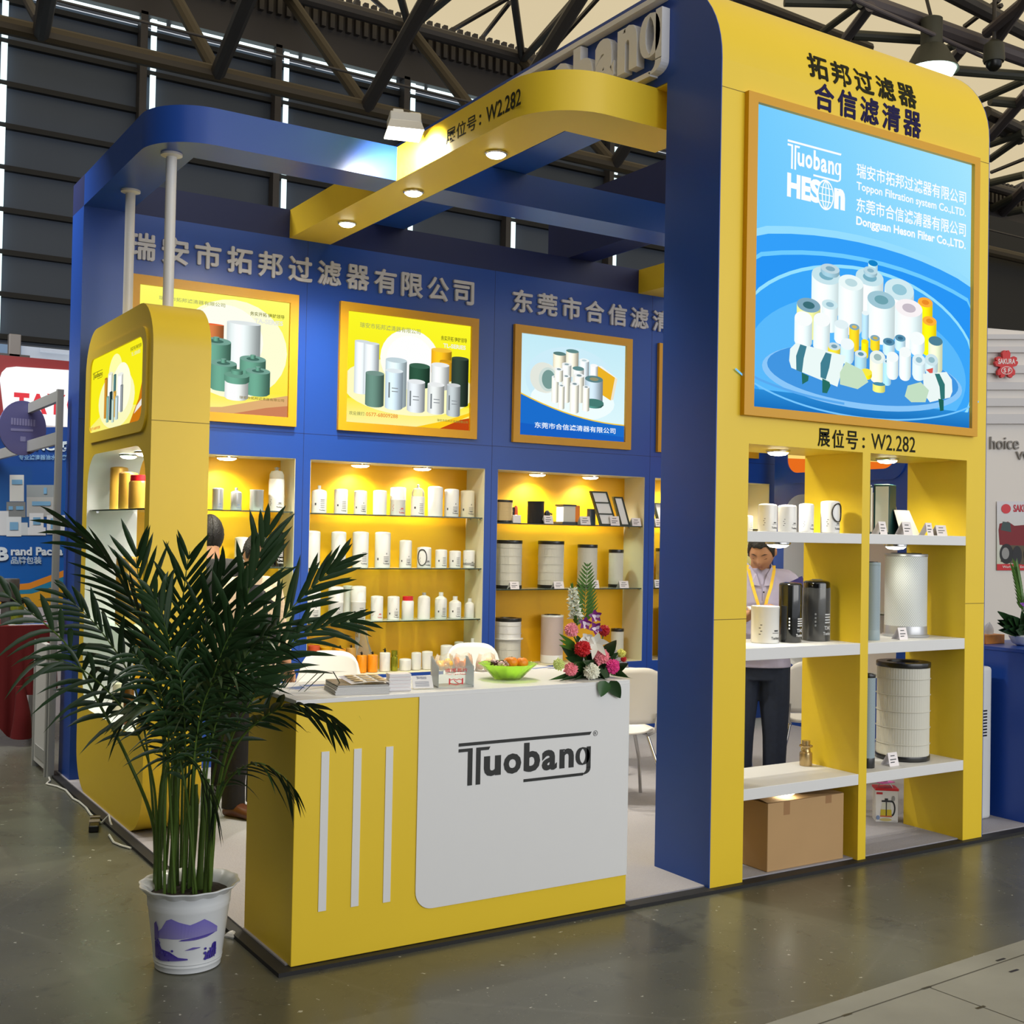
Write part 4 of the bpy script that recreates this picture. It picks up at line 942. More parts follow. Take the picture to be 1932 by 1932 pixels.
row([('plaincan', 95, 205, 170, 440, 'red-orange can, leftmost '+T_, dict(m=FRED, ink='none')),
     ('plaincan', 205, 315, 180, 430, 'deep yellow can beside the red-orange one '+T_, dict(m=FYEL, ink='none')),
     ('knob', 340, 440, 165, 425, 'tall orange can with black tap '+T_, dict(m=FORNG, opt=(.9,))),
     ('knob', 445, 535, 165, 425, 'tall tan can with black tap '+T_, dict(m=FTAN, opt=(.9,))),
     ('knob', 540, 635, 232, 425, 'small orange can with tap, left one of two '+T_, dict(m=FORNG, opt=(.84,))),
     ('knob', 638, 735, 236, 425, 'small orange can with tap, right one of two '+T_, dict(m=FORNG, opt=(.86,))),
     ('knob', 750, 848, 210, 425, 'white can with black lever on top '+T_, dict(opt=(.82,))),
     ('bottle', 852, 918, 235, 425, 'slim olive green can '+T_, dict(m=mat('olive_metal', (150, 150, 40), .15, metal=.6), opt=(.7, .8), ink='none')),
     ('can', 930, 1040, 315, 425, 'lowest round white can '+T_, dict(ink='none')),
     ('can', 1040, 1130, 262, 425, 'white can, left one of the close pair '+T_, dict(ink='none')),
     ('can', 1135, 1235, 256, 425, 'white can, right one of the close pair '+T_, dict(ink='none')),
     ('can', 1305, 1420, 183, 400, 'white can behind the snack bag, left one '+T_, dict(ink='none')),
     ('can', 1430, 1515, 168, 400, 'taller white can behind the snack bag '+T_, dict(ink='none', Y=YB+.19)),
     ('can', 1458, 1548, 188, 410, 'white can overlapping the taller one '+T_, dict(ink='none', Y=YB+.09)),
     ('bottle', 1550, 1640, 146, 410, 'white bottle can with neck, rightmost '+T_, dict(opt=(.72, .36), ink='none'))], Bc, Y1, NZ0+.006, 'cans on the ledge of the middle niche')
bag = thing('plastic_bag', 'crumpled clear plastic bag standing behind the orange cans in the middle niche', 'plastic bag', at_y(690, 1245, YB+.2)); bag.location.z = NZ0+.005
def bagf(i, j): a = 2*PI*i; r_ = .09*(1-.75*j)+.012*math.sin(a*5+j*9); return (r_*math.cos(a)+.05*j*-1, r_*.5*math.sin(a), .36*j+.012*math.sin(a*3))
MB().grid(bagf, 25, 8).build('film', clear('thin_film', (250, 250, 245), .86, .2), bag, 60)

def Cc(X, Yp): return 360+X*.24836, 840+Yp*.24836
T_ = 'on top shelf of left niche'
row([('can', 160, 245, 320, 488, 'silver can, leftmost '+T_, dict(m=FSILV, ink=mat('print_blue_ink', (120, 140, 180)), style=2)),
     ('bottle', 300, 385, 316, 490, 'silver can with pointed top '+T_, dict(m=FSILV, opt=(.82, .25), ink=mat('print_blue_ink', (120, 140, 180)), style=2)),
     ('plaincan', 447, 550, 333, 495, 'straight silver can without print '+T_, dict(m=FSILV, ink='none')),
     ('bowl', 588, 706, 155, 500, 'tall white filter with clear bowl and tap '+T_, dict(opt=(.72,), style=2))], Cc, Y1, 1.765, 'filters on the top shelf of the left niche')
row([('can', 588, 706, 648, 922, 'black filter can with white print on the left niche middle shelf', dict(m=FBLK, ink=INKW, style=3)),
     ('can', 330, 440, 690, 922, 'white filter can behind the two people on the left niche middle shelf', dict(style=0))], Cc, Y1, 1.372, 'filters on the middle shelf of the left niche')

# right niche: air filters
def Dc(X, Yp): return 920+X*.19665, 900+Yp*.19665
G_ = 'air filters in the right niche'
row([('pleat', 40, 240, 208, 430, 'tan pleated air filter with black base, leftmost on right niche top shelf', dict(m=TANP, name='air_filter', cat='air filter')),
     ('plaincan', 380, 540, 213, 430, 'black round air filter on right niche top shelf', dict(m=mat('black_foam', (26, 25, 25), .8), ink='none', name='air_filter', cat='air filter')),
     ('plaincan', 950, 1035, 288, 445, 'small blue-black canister on right niche top shelf', dict(m=mat('blue_black_metal', (40, 56, 76), .25), ink='none', Y=YB+.14))], Dc, Y1, 1.725, None)
row([('pleat', 60, 328, 596, 1065, 'biggest white pleated air filter, leftmost on right niche glass shelf', dict(m=PAPER, name='air_filter', cat='air filter')),
     ('pleat', 475, 730, 603, 1060, 'second large white pleated air filter from left, right niche', dict(m=PAPER, name='air_filter', cat='air filter')),
     ('pleat', 855, 1050, 636, 1055, 'medium white pleated air filter behind the flower arrangement tip', dict(m=PAPER, name='air_filter', cat='air filter')),
     ('pleat', 1155, 1300, 688, 1055, 'slim white pleated air filter, rightmost on right niche glass shelf', dict(m=PAPER, name='air_filter', cat='air filter'))], Dc, YB+.158, 1.203, G_)
base_f = lambda r, h: [(r*1.0, 0), (r*1.02, .003), (r*1.02, .05), (r, .052)]
row([('pleat', 60, 320, 1305, 1760, 'white air filter with flange round its middle, on right niche ledge', dict(m=PAPER, name='air_filter', cat='air filter')),
     ('perf', 505, 720, 1328, 1790, 'rosy brown mesh air filter on right niche ledge', dict(opt=(PERFT, FWHITE, lambda r, h: [(r, 0), (r*1.01, .003), (r*1.01, h*.16), (r, h*.165)]), name='air_filter', cat='air filter')),
     ('pleat', 1178, 1303, 1478, 1775, 'slim white air filter behind the yellow flower, on right niche ledge', dict(m=PAPER, name='air_filter', cat='air filter'))], Dc, YB+.15, NZ0+.006, G_)
for o in COL.objects:
    if o.get('label', '').startswith('white air filter with flange'):
        pe = [c for c in o.children if c.name.startswith('pleated')][0]; r_ = max(v.co.x for v in pe.data.vertices); hh = max(v.co.z for v in pe.data.vertices)
        MB().lathe([(r_*.99, hh*.555), (r_*1.16, hh*.56), (r_*1.18, hh*.575), (r_*1.16, hh*.59), (r_*1.005, hh*.595), (r_*1.005, hh*.99)], 48, caps=False, wob=lambda a: 1+.004*math.cos(a*30)).build('flange', FWHITE, o, 40)
def card(label, X0, X1, Yt, Yb_, conv, Y, zs, group='price cards', upright=.25):
    u0, vt = conv(X0, Yt); u1, vb = conv(X1, Yb_); c = at_y((u0+u1)/2, vb, Y); D = depth(c)
    w_ = (u1-u0)*D/FPX*1.02; h = (vb-vt)*D/FPX
    t = thing('label_card', label, 'label card', (c.x, Y, zs+.0005), 0, group)
    f = lambda a, q, hh: (a*w_-w_/2, q*h*upright-hh, q*h)
    MB().add([f(0, 0, 0), f(1, 0, 0), f(1, 1, 0), f(0, 1, 0), (-w_/2, h*.9, 0), (w_/2, h*.9, 0)], [(0, 1, 2, 3), (3, 2, 5, 4)], 0).build('card', CARD, t)
    b = MB()
    for q, a0, a1 in ((.72, .25, .7), (.45, .15, .8), (.25, .15, .6)): b.add([f(a0, q, .0006), f(a1, q, .0006), f(a1, q+.07, .0006), f(a0, q+.07, .0006)], [(0, 1, 2, 3)])
    b.build('print', INKD, t)
    return t
for a in ((540, 640, 358, 437, 'white label card right of the black round filter, top shelf of right niche'), (885, 1000, 365, 445, 'white label card before the square orange-sided filter, right niche'), (1172, 1280, 366, 455, 'white label card leaning against the panel filter, right niche'), (1380, 1485, 384, 460, 'white label card at the right end of the right niche top shelf')):
    card(a[4], *a[:4], Dc, YB+.013, 1.725, 'label cards on the right niche top shelf')
for a in ((213, 313, 990, 1062, 'white label card before the biggest pleated filter'), (632, 745, 988, 1058, 'white label card before the second large pleated filter'), (1000, 1080, 980, 1058, 'white label card half hidden behind the flower arrangement leaf'), (1260, 1367, 985, 1053, 'white label card before the slim pleated filter')):
    card(a[4], *a[:4], Dc, YB+.013, 1.203, 'label cards on the right niche lower shelf')
# square filter, panel filters and odds on the right niche top shelf
def box_thing(name, label, cat, u0, u1, vt, vb, Y, zs, d, group=None):
    c = at_y((u0+u1)/2, vb, Y); D = depth(c); return thing(name, label, cat, (c.x, Y, zs+.0005), 0, group), (u1-u0)*D/FPX, (vb-vt)*D/FPX
u0, vt = Dc(695, 250); u1, vb = Dc(890, 440)
t, w_, h = box_thing('air_filter', 'square white pleated filter with orange side and black base, right niche top shelf', 'air filter', u0, u1, vt, vb, YB+.06, 1.725, .1)
MB().box(-w_*.42, w_*.3, 0, .10, .01, h*.93).build('pleated_element', PAPER, t); MB().box(w_*.3, w_*.32, 0, .12, .01, h*.93).box(w_*.32, w_*.75, .04, .05, .015, h*.97).build('orange_side', mat('orange_card', (214, 130, 30), .6), t)
MB().box(-w_*.5, w_*.4, -.01, .12, 0, .02).build('base', RUB, t); MB().box(-w_*.46, w_*.34, -.006, .11, h*.92, h).build('top_rim', RUB, t)
def panel_filter(label, u0, u1, vt, vb, Y, zs, rows, lean, mframe=mat('dark_green_frame', (34, 46, 34), .5)):
    t, w_, h = box_thing('panel_filter', label, 'air filter', u0, u1, vt, vb, Y, zs, .04); fr = .012
    L = lambda a, q, hh: (a-w_/2+lean*(1-q/h)*.0, q*.35-hh, q)
    b = MB(); o = [(0, 0), (w_, 0), (w_, h), (0, h)]; i = [(fr, fr), (w_-fr, fr), (w_-fr, h-fr), (fr, h-fr)]
    sk = lambda a, q, hh: (a-w_/2-lean*(q/h), q*.28-hh, q)
    b.ring(o, i, 0, .03, sk)
    for k in range(1, rows): b.prism([(fr, h*k/rows-.005), (w_-fr, h*k/rows-.005), (w_-fr, h*k/rows+.005), (fr, h*k/rows+.005)], 0, .03, sk)
    b.build('frame', mframe, t); MB().prism(i, .004, .022, sk).build('filter_media', FWHITE, t)
    return t
u0, vt = Dc(1052, 130); u1, vb = Dc(1245, 455); panel_filter('dark-framed panel filter with three white panes leaning on right niche top shelf', u0, u1, vt, vb, YB+.05, 1.725, 3, .055)
u0, vt = Dc(1252, 178); u1, vb = Dc(1362, 455); panel_filter('narrow dark-framed panel filter leaning right of the three-pane one', u0, u1, vt, vb, YB+.06, 1.725, 1, .035)
u0, vt = Dc(540, 308); u1, vb = Dc(600, 437)
t, w_, h = box_thing('filter_housing', 'small black filter housing beside the black round filter', 'filter housing', u0, u1, vt, vb, YB+.1, 1.725, .05); MB().lathe([(w_*.4, 0), (w_*.4, h*.6), (w_*.5, h*.65), (w_*.5, h*.8), (w_*.2, h), (0, h)], 18).build('body', BLK, t, 40); MB().tube([(0, 0, h*.85), (w_*.7, -.02, h*.7)], w_*.15, 8).build('spout', BLK, t, 40)
u0, vt = Dc(238, 335); u1, vb = Dc(328, 430)
t, w_, h = box_thing('wrapped_part', 'small spare part in clear wrap beside the tan pleated filter', 'spare part', u0, u1, vt, vb, YB+.05, 1.725, .05); MB().box(-w_/2, w_/2, 0, .06, 0, h*.8).build('white_carton', CARD, t, bevel=.004); MB().lathe([(w_*.22, h*.8), (w_*.2, h*1.6), (w_*.1, h*1.75), (0, h*1.78)], 14, Matrix.Translation((w_*.25, .05, 0))).build('orange_tube', FRED, t, 40); MB().lathe([(w_*.2, h*.8), (w_*.2, h*1.6), (0, h*1.62)], 14, Matrix.Translation((-w_*.15, .05, 0))).build('black_tube', BLK, t, 40)
# far right niche, seen in a slit beside the pillar and through the tower
def Ec(X, Yp): return X, Yp
row([('pleat', 1236, 1290, 1035, 1109, 'tan pleated air filter with pink top, seen beside the pillar edge', dict(m=TANP, name='air_filter', cat='air filter')),
     ('pleat', 1418, 1450, 1040, 1109, 'white pleated air filter in far right niche, seen through the tower', dict(m=PAPER, name='air_filter', cat='air filter'))], Ec, YB+.12, 1.203, None)
row([('perf', 1241, 1283, 1158, 1252, 'tall beige air filter with black top on far right niche ledge', dict(opt=(mat('beige_jacket', (190, 170, 120), .6), RUB, base_f), name='air_filter', cat='air filter'))], Ec, YB+.14, NZ0+.006, None)
for o in list(COL.objects):
    if o.get('label', '').startswith('tan pleated air filter with pink top'):
        c = MB().lathe([(.0, .286), (.1, .286), (.1, .31), (0, .312)], 30); c.build('pink_top', mat('pink_card', (236, 90, 110), .6), o, 40)
panel_filter('white panel filter leaning in far right niche, in the slit beside the pillar', 1238, 1262, 945, 990, YB+.06, 1.725, 1, .02)
card('white label card at the pillar edge, far right niche top shelf', 1236, 1250, 977, 992, Ec, YB+.03, 1.725, 'label cards in the far right niche'); card('white label card at the pillar edge, far right niche lower shelf', 1235, 1249, 1094, 1109, Ec, YB+.03, 1.203, 'label cards in the far right niche')

# ---- tower shelves
def Tc(X, Yp): return 1400+X*.2381, 820+Yp*.2381
T_ = 'on upper left tower shelf'
row([('can', 0, 85, 632, 762, 'white can cut by the tower leg, leftmost '+T_, dict(style=1, Y=.31)),
     ('can', 125, 275, 538, 764, 'wrapped white can, second from left '+T_, dict(style=2)),
     ('can', 283, 430, 545, 766, 'wrapped white can, middle one '+T_, dict(style=2)),
     ('can', 450, 567, 533, 768, 'slim wrapped white can, second from right '+T_, dict(style=2)),
     ('ringcan', 622, 772, 510, 772, 'white can with black ring taped on, rightmost '+T_, dict(opt=(.62, .68, .28, .45), style=2, Y=.10))], Tc, .17, 1.669, 'cans on the upper left tower shelf')
T_ = 'on middle left tower shelf'
row([('plaincan', 70, 290, 1380, 1675, 'white straight can in front of the man, '+T_, dict(style=2, Y=.2)),
     ('can', 288, 470, 1178, 1660, 'glossy black can, left one of two '+T_, dict(m=FBLK, ink=INKW, style=3, Y=.18)),
     ('can', 480, 690, 1163, 1650, 'plastic-wrapped black can, right one of two '+T_, dict(m=FBLK, ink=INKW, style=3, Y=.2))], Tc, .17, 1.113, None)
for o in list(COL.objects):
    if o.get('label', '').startswith('plastic-wrapped black can'):
        b_ = [c for c in o.children if c.name.startswith('body')][0]; r_ = max(v.co.x for v in b_.data.vertices)*1.035; h = max(v.co.z for v in b_.data.vertices)*1.012
        MB().lathe([(r_, .0), (r_*1.005, .02), (r_, h*.45), (r_*.99, h*.85), (r_*.8, h*.96), (r_*.3, h), (0, h)], 26, wob=lambda a: 1+.012*math.sin(a*7)).build('clear_wrap', clear('tight_wrap', (250, 250, 248), .965, .1), o, 60)
def Tc2(X, Yp): return 1400+X*.2381, 1230+Yp*.2381
b0 = product('bottle', *[Tc2(455, 0)[0], Tc2(555, 0)[0]], Tc2(0, 710)[1], Tc2(0, 912)[1], .29, .45, 'bronze stepped metal can at the end of the lowest left tower shelf', m=mat('bronze_metal', (186, 160, 112), .2, metal=.7), ink='none', opt=(.55, .62))
MB().lathe([(.034, .098), (.036, .102), (.034, .106)], 20, caps=False).build('bead', mat('bronze_metal', (186, 160, 112)), b0, 40)
# right bay: green framed panel filters, perforated filters, big pleated filter
DGRN = mat('deep_green_frame', (14, 56, 54), .45); MEDIA = mat('cream_filter_media', (226, 220, 200), .7)
def block(name, label, u, v, Y, zs, w_, d, h, rz=0, tilt=0, frame=DGRN):
    c = at_y(u, v, Y); t = thing(name, label, 'air filter', (c.x, Y, zs+.0005), rz)
    M = Matrix.Rotation(tilt, 4, 'Y')
    MB().box(0, w_, 0, d, 0, h, M=M).build('frame', frame, t, bevel=.004)
    MB().box(.012, w_-.004, -.004, .0, .012, h-.012, M=M).build('filter_media', MEDIA, t)
    return t
block('panel_filter', 'tall box filter with cream face and dark green side, upper right tower shelf', *Tc(1038, 770), .24, 1.669, .085, .14, .272, math.radians(-65))
block('panel_filter', 'dark green edge of a box filter against the tower divider, upper right tower shelf', *Tc(1000, 780), .17, 1.669, .03, .1, .26, 0)
MB2 = at_y(*Tc(1236, 780), .16)
t = thing('panel_filter', 'small green-backed panel filter tilted on upper right tower shelf', 'air filter', (MB2.x, .14, 1.6695)); M = Matrix.Rotation(math.radians(-14), 4, 'X')
MB().add([(0, 0, 0), (.155, 0, 0), (.125, .05, .135), (0, .05, .135)], [(0, 1, 2, 3)]).build('filter_media', MEDIA, t); MB().add([(.155, 0, 0), (.205, .05, .0), (.175, .12, .14), (.125, .05, .135), (.0, .05, .135), (.02, .12, .14), (0.01, .1, 0)], [(0, 1, 2, 3), (3, 2, 5, 4), (1, 6, 5, 2)]).build('frame', DGRN, t)
for a in ((1085, 1167, 675, 776, 'small label card before the tall box filter, upper right tower shelf', 1.669, Tc), (1268, 1372, 682, 785, 'label card before the small tilted filter, upper right tower shelf', 1.669, Tc), (1460, 1532, 690, 790, 'clear label card, second from right on upper right tower shelf', 1.669, Tc), (1528, 1650, 705, 788, 'clear label card, rightmost on upper right tower shelf', 1.669, Tc), (1235, 1332, 1528, 1622, 'label card before the perforated filter on the tower', 1.113, Tc), (1155, 1262, 793, 897, 'label card leaning on the big pleated filter, lowest right tower shelf', .45, Tc2)):
    card(a[4], *a[:4], a[6], .06 if 'leaning on the big' in a[4] or 'perforated' in a[4] else .07, a[5], 'label cards on the tower')
flg = lambda r, h: [(r*1.08, 0), (r*1.1, .003), (r*1.1, .012), (r*1.02, .016), (r*1.01, h*.13), (r, h*.135)]
row([('perf', 1132, 1455, 942, 1605, 'large perforated white metal filter with grey foot on middle right tower shelf', dict(opt=(PERF, FSILV, flg), name='air_filter', cat='air filter', Y=.215)),
     ('perf', 960, 1088, 1003, 1625, 'blue-grey perforated filter against the divider on middle right tower shelf', dict(opt=(PERFB, mat('blue_grey_paint', (150, 168, 176), .4), base_f), name='air_filter', cat='air filter', Y=.12))], Tc, .2, 1.113, None)
row([('pleat', 1062, 1478, 75, 850, 'largest white pleated filter with glossy black ends on lowest right tower shelf', dict(m=PAPER, name='air_filter', cat='air filter', Y=.205)),
     ('perf', 930, 1048, 140, 885, 'blue-grey filter with black top against the divider on lowest right tower shelf', dict(opt=(PERFB, RUB, base_f), name='air_filter', cat='air filter', Y=.11))], Tc2, .2, .45, None)
one(MB().lathe([(.03, 0), (.032, .002), (.032, .018), (.01, .022), (0, .022)], 18, Matrix.Translation(at_y(*Tc(1103, 1575), .3)*1.0)), 'rubber_ring', 'small black rubber ring beside the perforated filter foot on the tower', 'seal ring', RUB) if False else None

# ---- cabinet contents (gold filters)
zc1 = at_x(220, 963, XL+.15).z
t = thing('glass_shelf', 'glass shelf with gold filters inside the yellow cabinet', 'shelf', (XL, OY0, zc1-.008)); MB().box(.02, CW-.02, .006, OY1-OY0-.006, 0, .008).build('pane', GLS, t); MB().box(.016, .02, .006, OY1-OY0-.006, 0, .008).build('front_edge', GLSE, t)
for y in (.012, OY1-OY0-.03): MB().box(.05, .065, y, y+.012, -.01, 0).build('bracket', CHROME, t)
t = thing('glass_shelf', 'lower glass shelf inside the yellow cabinet behind palm leaves', 'shelf', (XL, OY0, 1.05)); MB().box(.02, CW-.02, .006, OY1-OY0-.006, 0, .008).build('pane', GLS, t); MB().box(.016, .02, .006, OY1-OY0-.006, 0, .008).build('front_edge', GLSE, t)
def cabcan(kind, u0, u1, vt, zs, label, m, opt=(), ink='none', off=.15, **k):
    c = at_x((u0+u1)/2, 950, XL+off); D = depth(c); r = (u1-u0)/2*D/FPX; hv = at_x((u0+u1)/2, vt, XL+off).z-zs
    n = len(COL.objects); t = product(kind, u0, u1, 0, hv*FPX/D/.985, c.y, zs, label, m=m, ink=ink, opt=opt, group='filters in the yellow cabinet', **k)
    dz = t.location; t.location = (c.x, c.y, zs+.0005)
    f = max(v.co.x for ch in t.children if ch.name.startswith('body') for v in ch.data.vertices)
    return t
cabcan('can', 207, 240, 881, zc1, 'tall gold filter can, left one on the cabinet glass shelf', FGOLD)
cabcan('can', 224, 259, 891, zc1, 'slim gold filter can, middle one on the cabinet glass shelf', FGOLD, off=.10)
cabcan('capped', 243, 282, 897, zc1, 'gold jar-shaped filter with red cap on the cabinet glass shelf', FGOLD, opt=(.82,), off=.08)
cabcan('can', 197, 220, 1290, OZ0+.002, 'brown filter can with ribbed print on the cabinet floor, behind the palm', FBROWN, off=.16)
cabcan('can', 222, 243, 1292, OZ0+.002, 'cream filter can on the cabinet floor behind the palm', FCREAM, off=.12)
cabcan('can', 243, 262, 1302, OZ0+.002, 'slim brown filter can nearest the palm on the cabinet floor', FBROWN, off=.07)
cabcan('can', 223, 262, 1050, 1.058, 'gold filter can on the hidden lower cabinet shelf, behind palm leaves', FGOLD, off=.15)
# ================================================================== things on the counter, chairs, table
def Bz(X, Yp, z): return at_z(560+X*.20704, 1190+Yp*.20704, z)
# pile of catalogues
pa, pb, pc = Bz(350, 590, 1.0), Bz(846, 575, 1.0), Bz(185, 520, 1.0)
ex = (pb-pa).normalized(); ey = Vector((-ex.y, ex.x, 0)); wL, dL = (pb-pa).length, .21
ang0 = math.atan2(ex.y, ex.x)
z = 1.0005
def sheet(name, label, cat, org, ang, w_, d_, z0, th, m, group=None, mats2=None):
    t = thing(name, label, cat, (org.x, org.y, z0), ang, group)
    MB().box(0, w_, 0, d_, 0, th*.12).box(0, w_, 0, d_, th*.88, th).build('cover', mats2 or m, t); MB().box(.002, w_-.001, .001, d_-.002, th*.12, th*.88).build('pages', m, t)
    return t
PGS = mat('page_edges', (200, 200, 198), .7); GLOSS = mat('glossy_white_cover', (226, 226, 228), .2)
for k in range(4):
    sheet('catalogue', 'grey-edged catalogue in the lower half of the counter pile', 'catalogue', pa+ex*random.uniform(-.002, .002), ang0, wL, dL, z, .0042, PGS, 'lower catalogues in the pile on the counter', GLOSS); z += .0045
for k, (lab, th, m2) in enumerate((('glossy catalogue third from the top of the counter pile', .005, GLOSS), ('glossy catalogue second from the top of the counter pile', .006, GLOSS), ('black-covered catalogue near the top of the counter pile', .006, mat('black_cover', (24, 24, 26), .25)))):
    sheet('catalogue', lab, 'catalogue', pa+ex*(.004+.003*k)+ey*(.004*k), ang0+.01*k, wL-.006*k, dL, z, th, PGS, None, m2); z += th+.0003
lf = thing('leaflet', 'open colourful leaflet lying on top of the catalogue pile', 'leaflet', pa+ex*.07+ey*.03+Vector((0, 0, z-1.0)), ang0+.12)
lf.location.z = z+.001
MB().grid(lambda i, j_: (.17*i, .16*j_, .006*math.sin(i*PI)+.012*j_), 10, 6).build('sheet', GLOSS, lf, 60)
b = MB()
for i in range(3):
    for j_ in range(4): b.box(.02+.05*i, .055+.05*i, .015+.036*j_, .04+.036*j_, .0085+.0027*j_, .0095+.0027*j_)
b.build('printed_pictures', mat('printed_tan', (206, 176, 120), .4), lf)
for k, (X, Yp, rot, lab) in enumerate(((20, 545, .3, 'blue printed leaflet at the left end of the counter, under the palm'), (75, 525, -.15, 'blue-grey leaflet overlapping another at the left end of the counter'))):
    o_ = Bz(X, Yp, 1.0); t = thing('leaflet', lab, 'leaflet', (o_.x, o_.y, 1.0006+.001*k), rot); MB().box(0, .14, 0, .10, 0, .0008).build('sheet', GLOSS, t); MB().box(.01, .13, .03, .09, .0008, .001).build('printed_picture', mat('printed_blue', (70, 100, 160), .4), t)
# card packs
o_ = Bz(845, 552, 1.0)
for k in range(5):
    t = thing('card_pack', 'pack of white cards in the stack beside the catalogues', 'card pack', (o_.x+random.uniform(-.002, .002), o_.y, 1.0006+k*.0135), ang0+random.uniform(-.03, .03), 'stack of card packs on the counter'); MB().box(0, .088, 0, .055, 0, .013).build('cards', CARD, t, bevel=.001)
    MB().box(-.001, .089, -.001, .0, .003, .010).build('paper_band', GLOSS, t)
# slanted sign holder
o_ = Bz(1060, 540, 1.0); t = thing('sign_holder', 'small slanted clear holder with a printed company card on the counter', 'sign holder', (o_.x, o_.y, 1.0006), ang0)
sl = lambda a, c, h: (a, c*.55+.002-h, c*.85+.002)
b = MB().prism([(0, 0), (.088, 0), (.088, .06), (0, .06)], -.004, -.002, sl).box(0, .088, 0, .04, 0, .002); b.build('clear_stand', ACR, t)
MB().prism([(.002, .003), (.086, .003), (.086, .058), (.002, .058)], 0, .001, sl).build('paper_card', GLOSS, t)
b = MB(); wordmark(b, .02, .062, .044, .055, lambda a, c, h: sl(a, c, .0016)); 
for q in (.012, .018, .024, .030): b.add([sl(.012, q, .0016), sl(.07, q, .0016), sl(.07, q+.002, .0016), sl(.012, q+.002, .0016)], [(0, 1, 2, 3)])
b.build('print', mat('print_slate', (90, 100, 130), .5), t)
# clear card drop box
o_ = Bz(1285, 522, 1.0); wx = (Bz(1605, 510, 1.0)-o_).length; t = thing('card_box', 'clear acrylic card drop box with red print on the counter', 'card box', (o_.x, o_.y, 1.0006), ang0)
H1, H2, D1 = .095, .118, .11; th = .003
b = MB().box(0, wx, 0, th, 0, H1*.9).box(0, wx, D1-th, D1, 0, H2).box(0, wx, 0, D1, 0, th)
side = [(0, 0), (D1, 0), (D1, H2), (D1*.75, H2), (D1*.35, H1*1.0), (0, H1*.9)]
for x in (0, wx-th): b.prism(side, x, x+th, lambda a, c, h: (h, a, c))
b.build('clear_walls', ACR, t)
b = MB(); f = lambda a, c, h: (a, -.0006, c)
put_text(b, '请赐名片', wx*.18, wx*.82, .062, .078, f); put_text(b, 'Your Card Please', wx*.22, wx*.78, .051, .058, f)
put_polys(b, [[(wx*.30, .012), (wx*.34, .012), (wx*.34, .037), (wx*.30, .037)], [(wx*.66, .012), (wx*.70, .012), (wx*.70, .037), (wx*.66, .037)]]+stroke([(wx*.34, .03), (wx*.44, .034), (wx*.52, .03), (wx*.58, .034), (wx*.66, .03)], .003)+stroke([(wx*.34, .017), (wx*.44, .012), (wx*.5, .010), (wx*.57, .013), (wx*.66, .017)], .003)+stroke([(wx*.44, .03), (wx*.5, .022), (wx*.57, .016)], .003), f)
b.build('red_print', mat('red_vinyl', (206, 30, 40), .4), t)
# green glass bowl with tangerines and sweets
bc = at_z(972, 1284, 1.0); bc.y += .06; bw = thing('fruit_bowl', 'green scalloped glass bowl of sweets and tangerines on the counter', 'bowl', (bc.x, bc.y, 1.0006))
GGL = clear('green_glass', (230, 250, 170), .92, .05)
bowl = MB().lathe([(.0, .004), (.055, .0), (.06, .004), (.085, .03), (.112, .055), (.128, .066), (.126, .069), (.108, .058), (.08, .034), (.056, .009), (0, .008)], 48, wob=lambda a: 1+.035*math.cos(a*12))
bowl.build('glass', GGL, bw, 50)
ORA = mat('tangerine_peel', (240, 140, 20), .45, bump=.25, nscale=90)
for k, (dx, dy, dz) in enumerate(((.012, -.01, .078), (.062, -.015, .074), (.035, .045, .07))):
    t = thing('tangerine', ('left front tangerine on top of the green bowl', 'right front tangerine on top of the green bowl', 'rear tangerine half hidden in the green bowl')[k], 'tangerine', (bc.x+dx, bc.y+dy, 1.0+dz-.026))
    MB().lathe([(0, 0), (.014, .001), (.024, .008), (.029, .019), (.027, .031), (.018, .041), (.006, .044), (0, .042)], 24).build('fruit', ORA, t, 60)
    MB().lathe([(.005, .042), (.004, .046), (0, .046)], 6).build('stem', mat('green_calyx', (90, 120, 40)), t)
random.seed(3)
def candy(lab, group, m, n, rad, zz, dx=0):
    for k in range(n):
        a = random.uniform(0, 2*PI); r_ = rad*math.sqrt(random.random()); M = Matrix.Rotation(random.uniform(0, PI), 4, 'Z') @ Matrix.Rotation(random.uniform(-.5, .5), 4, 'Y')
        t = thing('wrapped_sweet', lab, 'sweet', (bc.x+dx+r_*math.cos(a), bc.y+r_*math.sin(a), 1.0+zz+random.uniform(0, .012)), 0, group)
        b = MB(); b.lathe([(.0, -.014), (.006, -.012), (.009, -.004), (.009, .004), (.006, .012), (0, .014)], 10, M @ Matrix.Rotation(PI/2, 4, 'Y')); b.build('sweet', m, t, 50)
        b = MB()
        for s_ in (-1, 1): b.add([M @ Vector((s_*.013, 0, 0)), M @ Vector((s_*.026, -.009, .004)), M @ Vector((s_*.028, .0, -.004)), M @ Vector((s_*.026, .009, .004))], [(0, 1, 2), (0, 2, 3)])
        b.build('twisted_ends', m, t)
candy('dark brown wrapped sweet at the left of the green bowl', 'dark sweets in the green bowl', mat('brown_foil', (70, 30, 36), .25, metal=.4), 6, .035, .064, -.06)
candy('white and red wrapped sweet in the green bowl', 'light sweets in the green bowl', mat('white_red_foil', (224, 190, 190), .25, metal=.2), 5, .045, .066, -.045)
candy('yellow wrapped sweet lying inside the green bowl', 'yellow sweets inside the green bowl', mat('yellow_foil', (226, 190, 50), .25, metal=.3), 9, .06, .03)
candy('orange wrapped sweet inside the green bowl wall', 'orange sweets inside the green bowl', mat('orange_foil', (226, 120, 40), .25, metal=.3), 7, .065, .04)

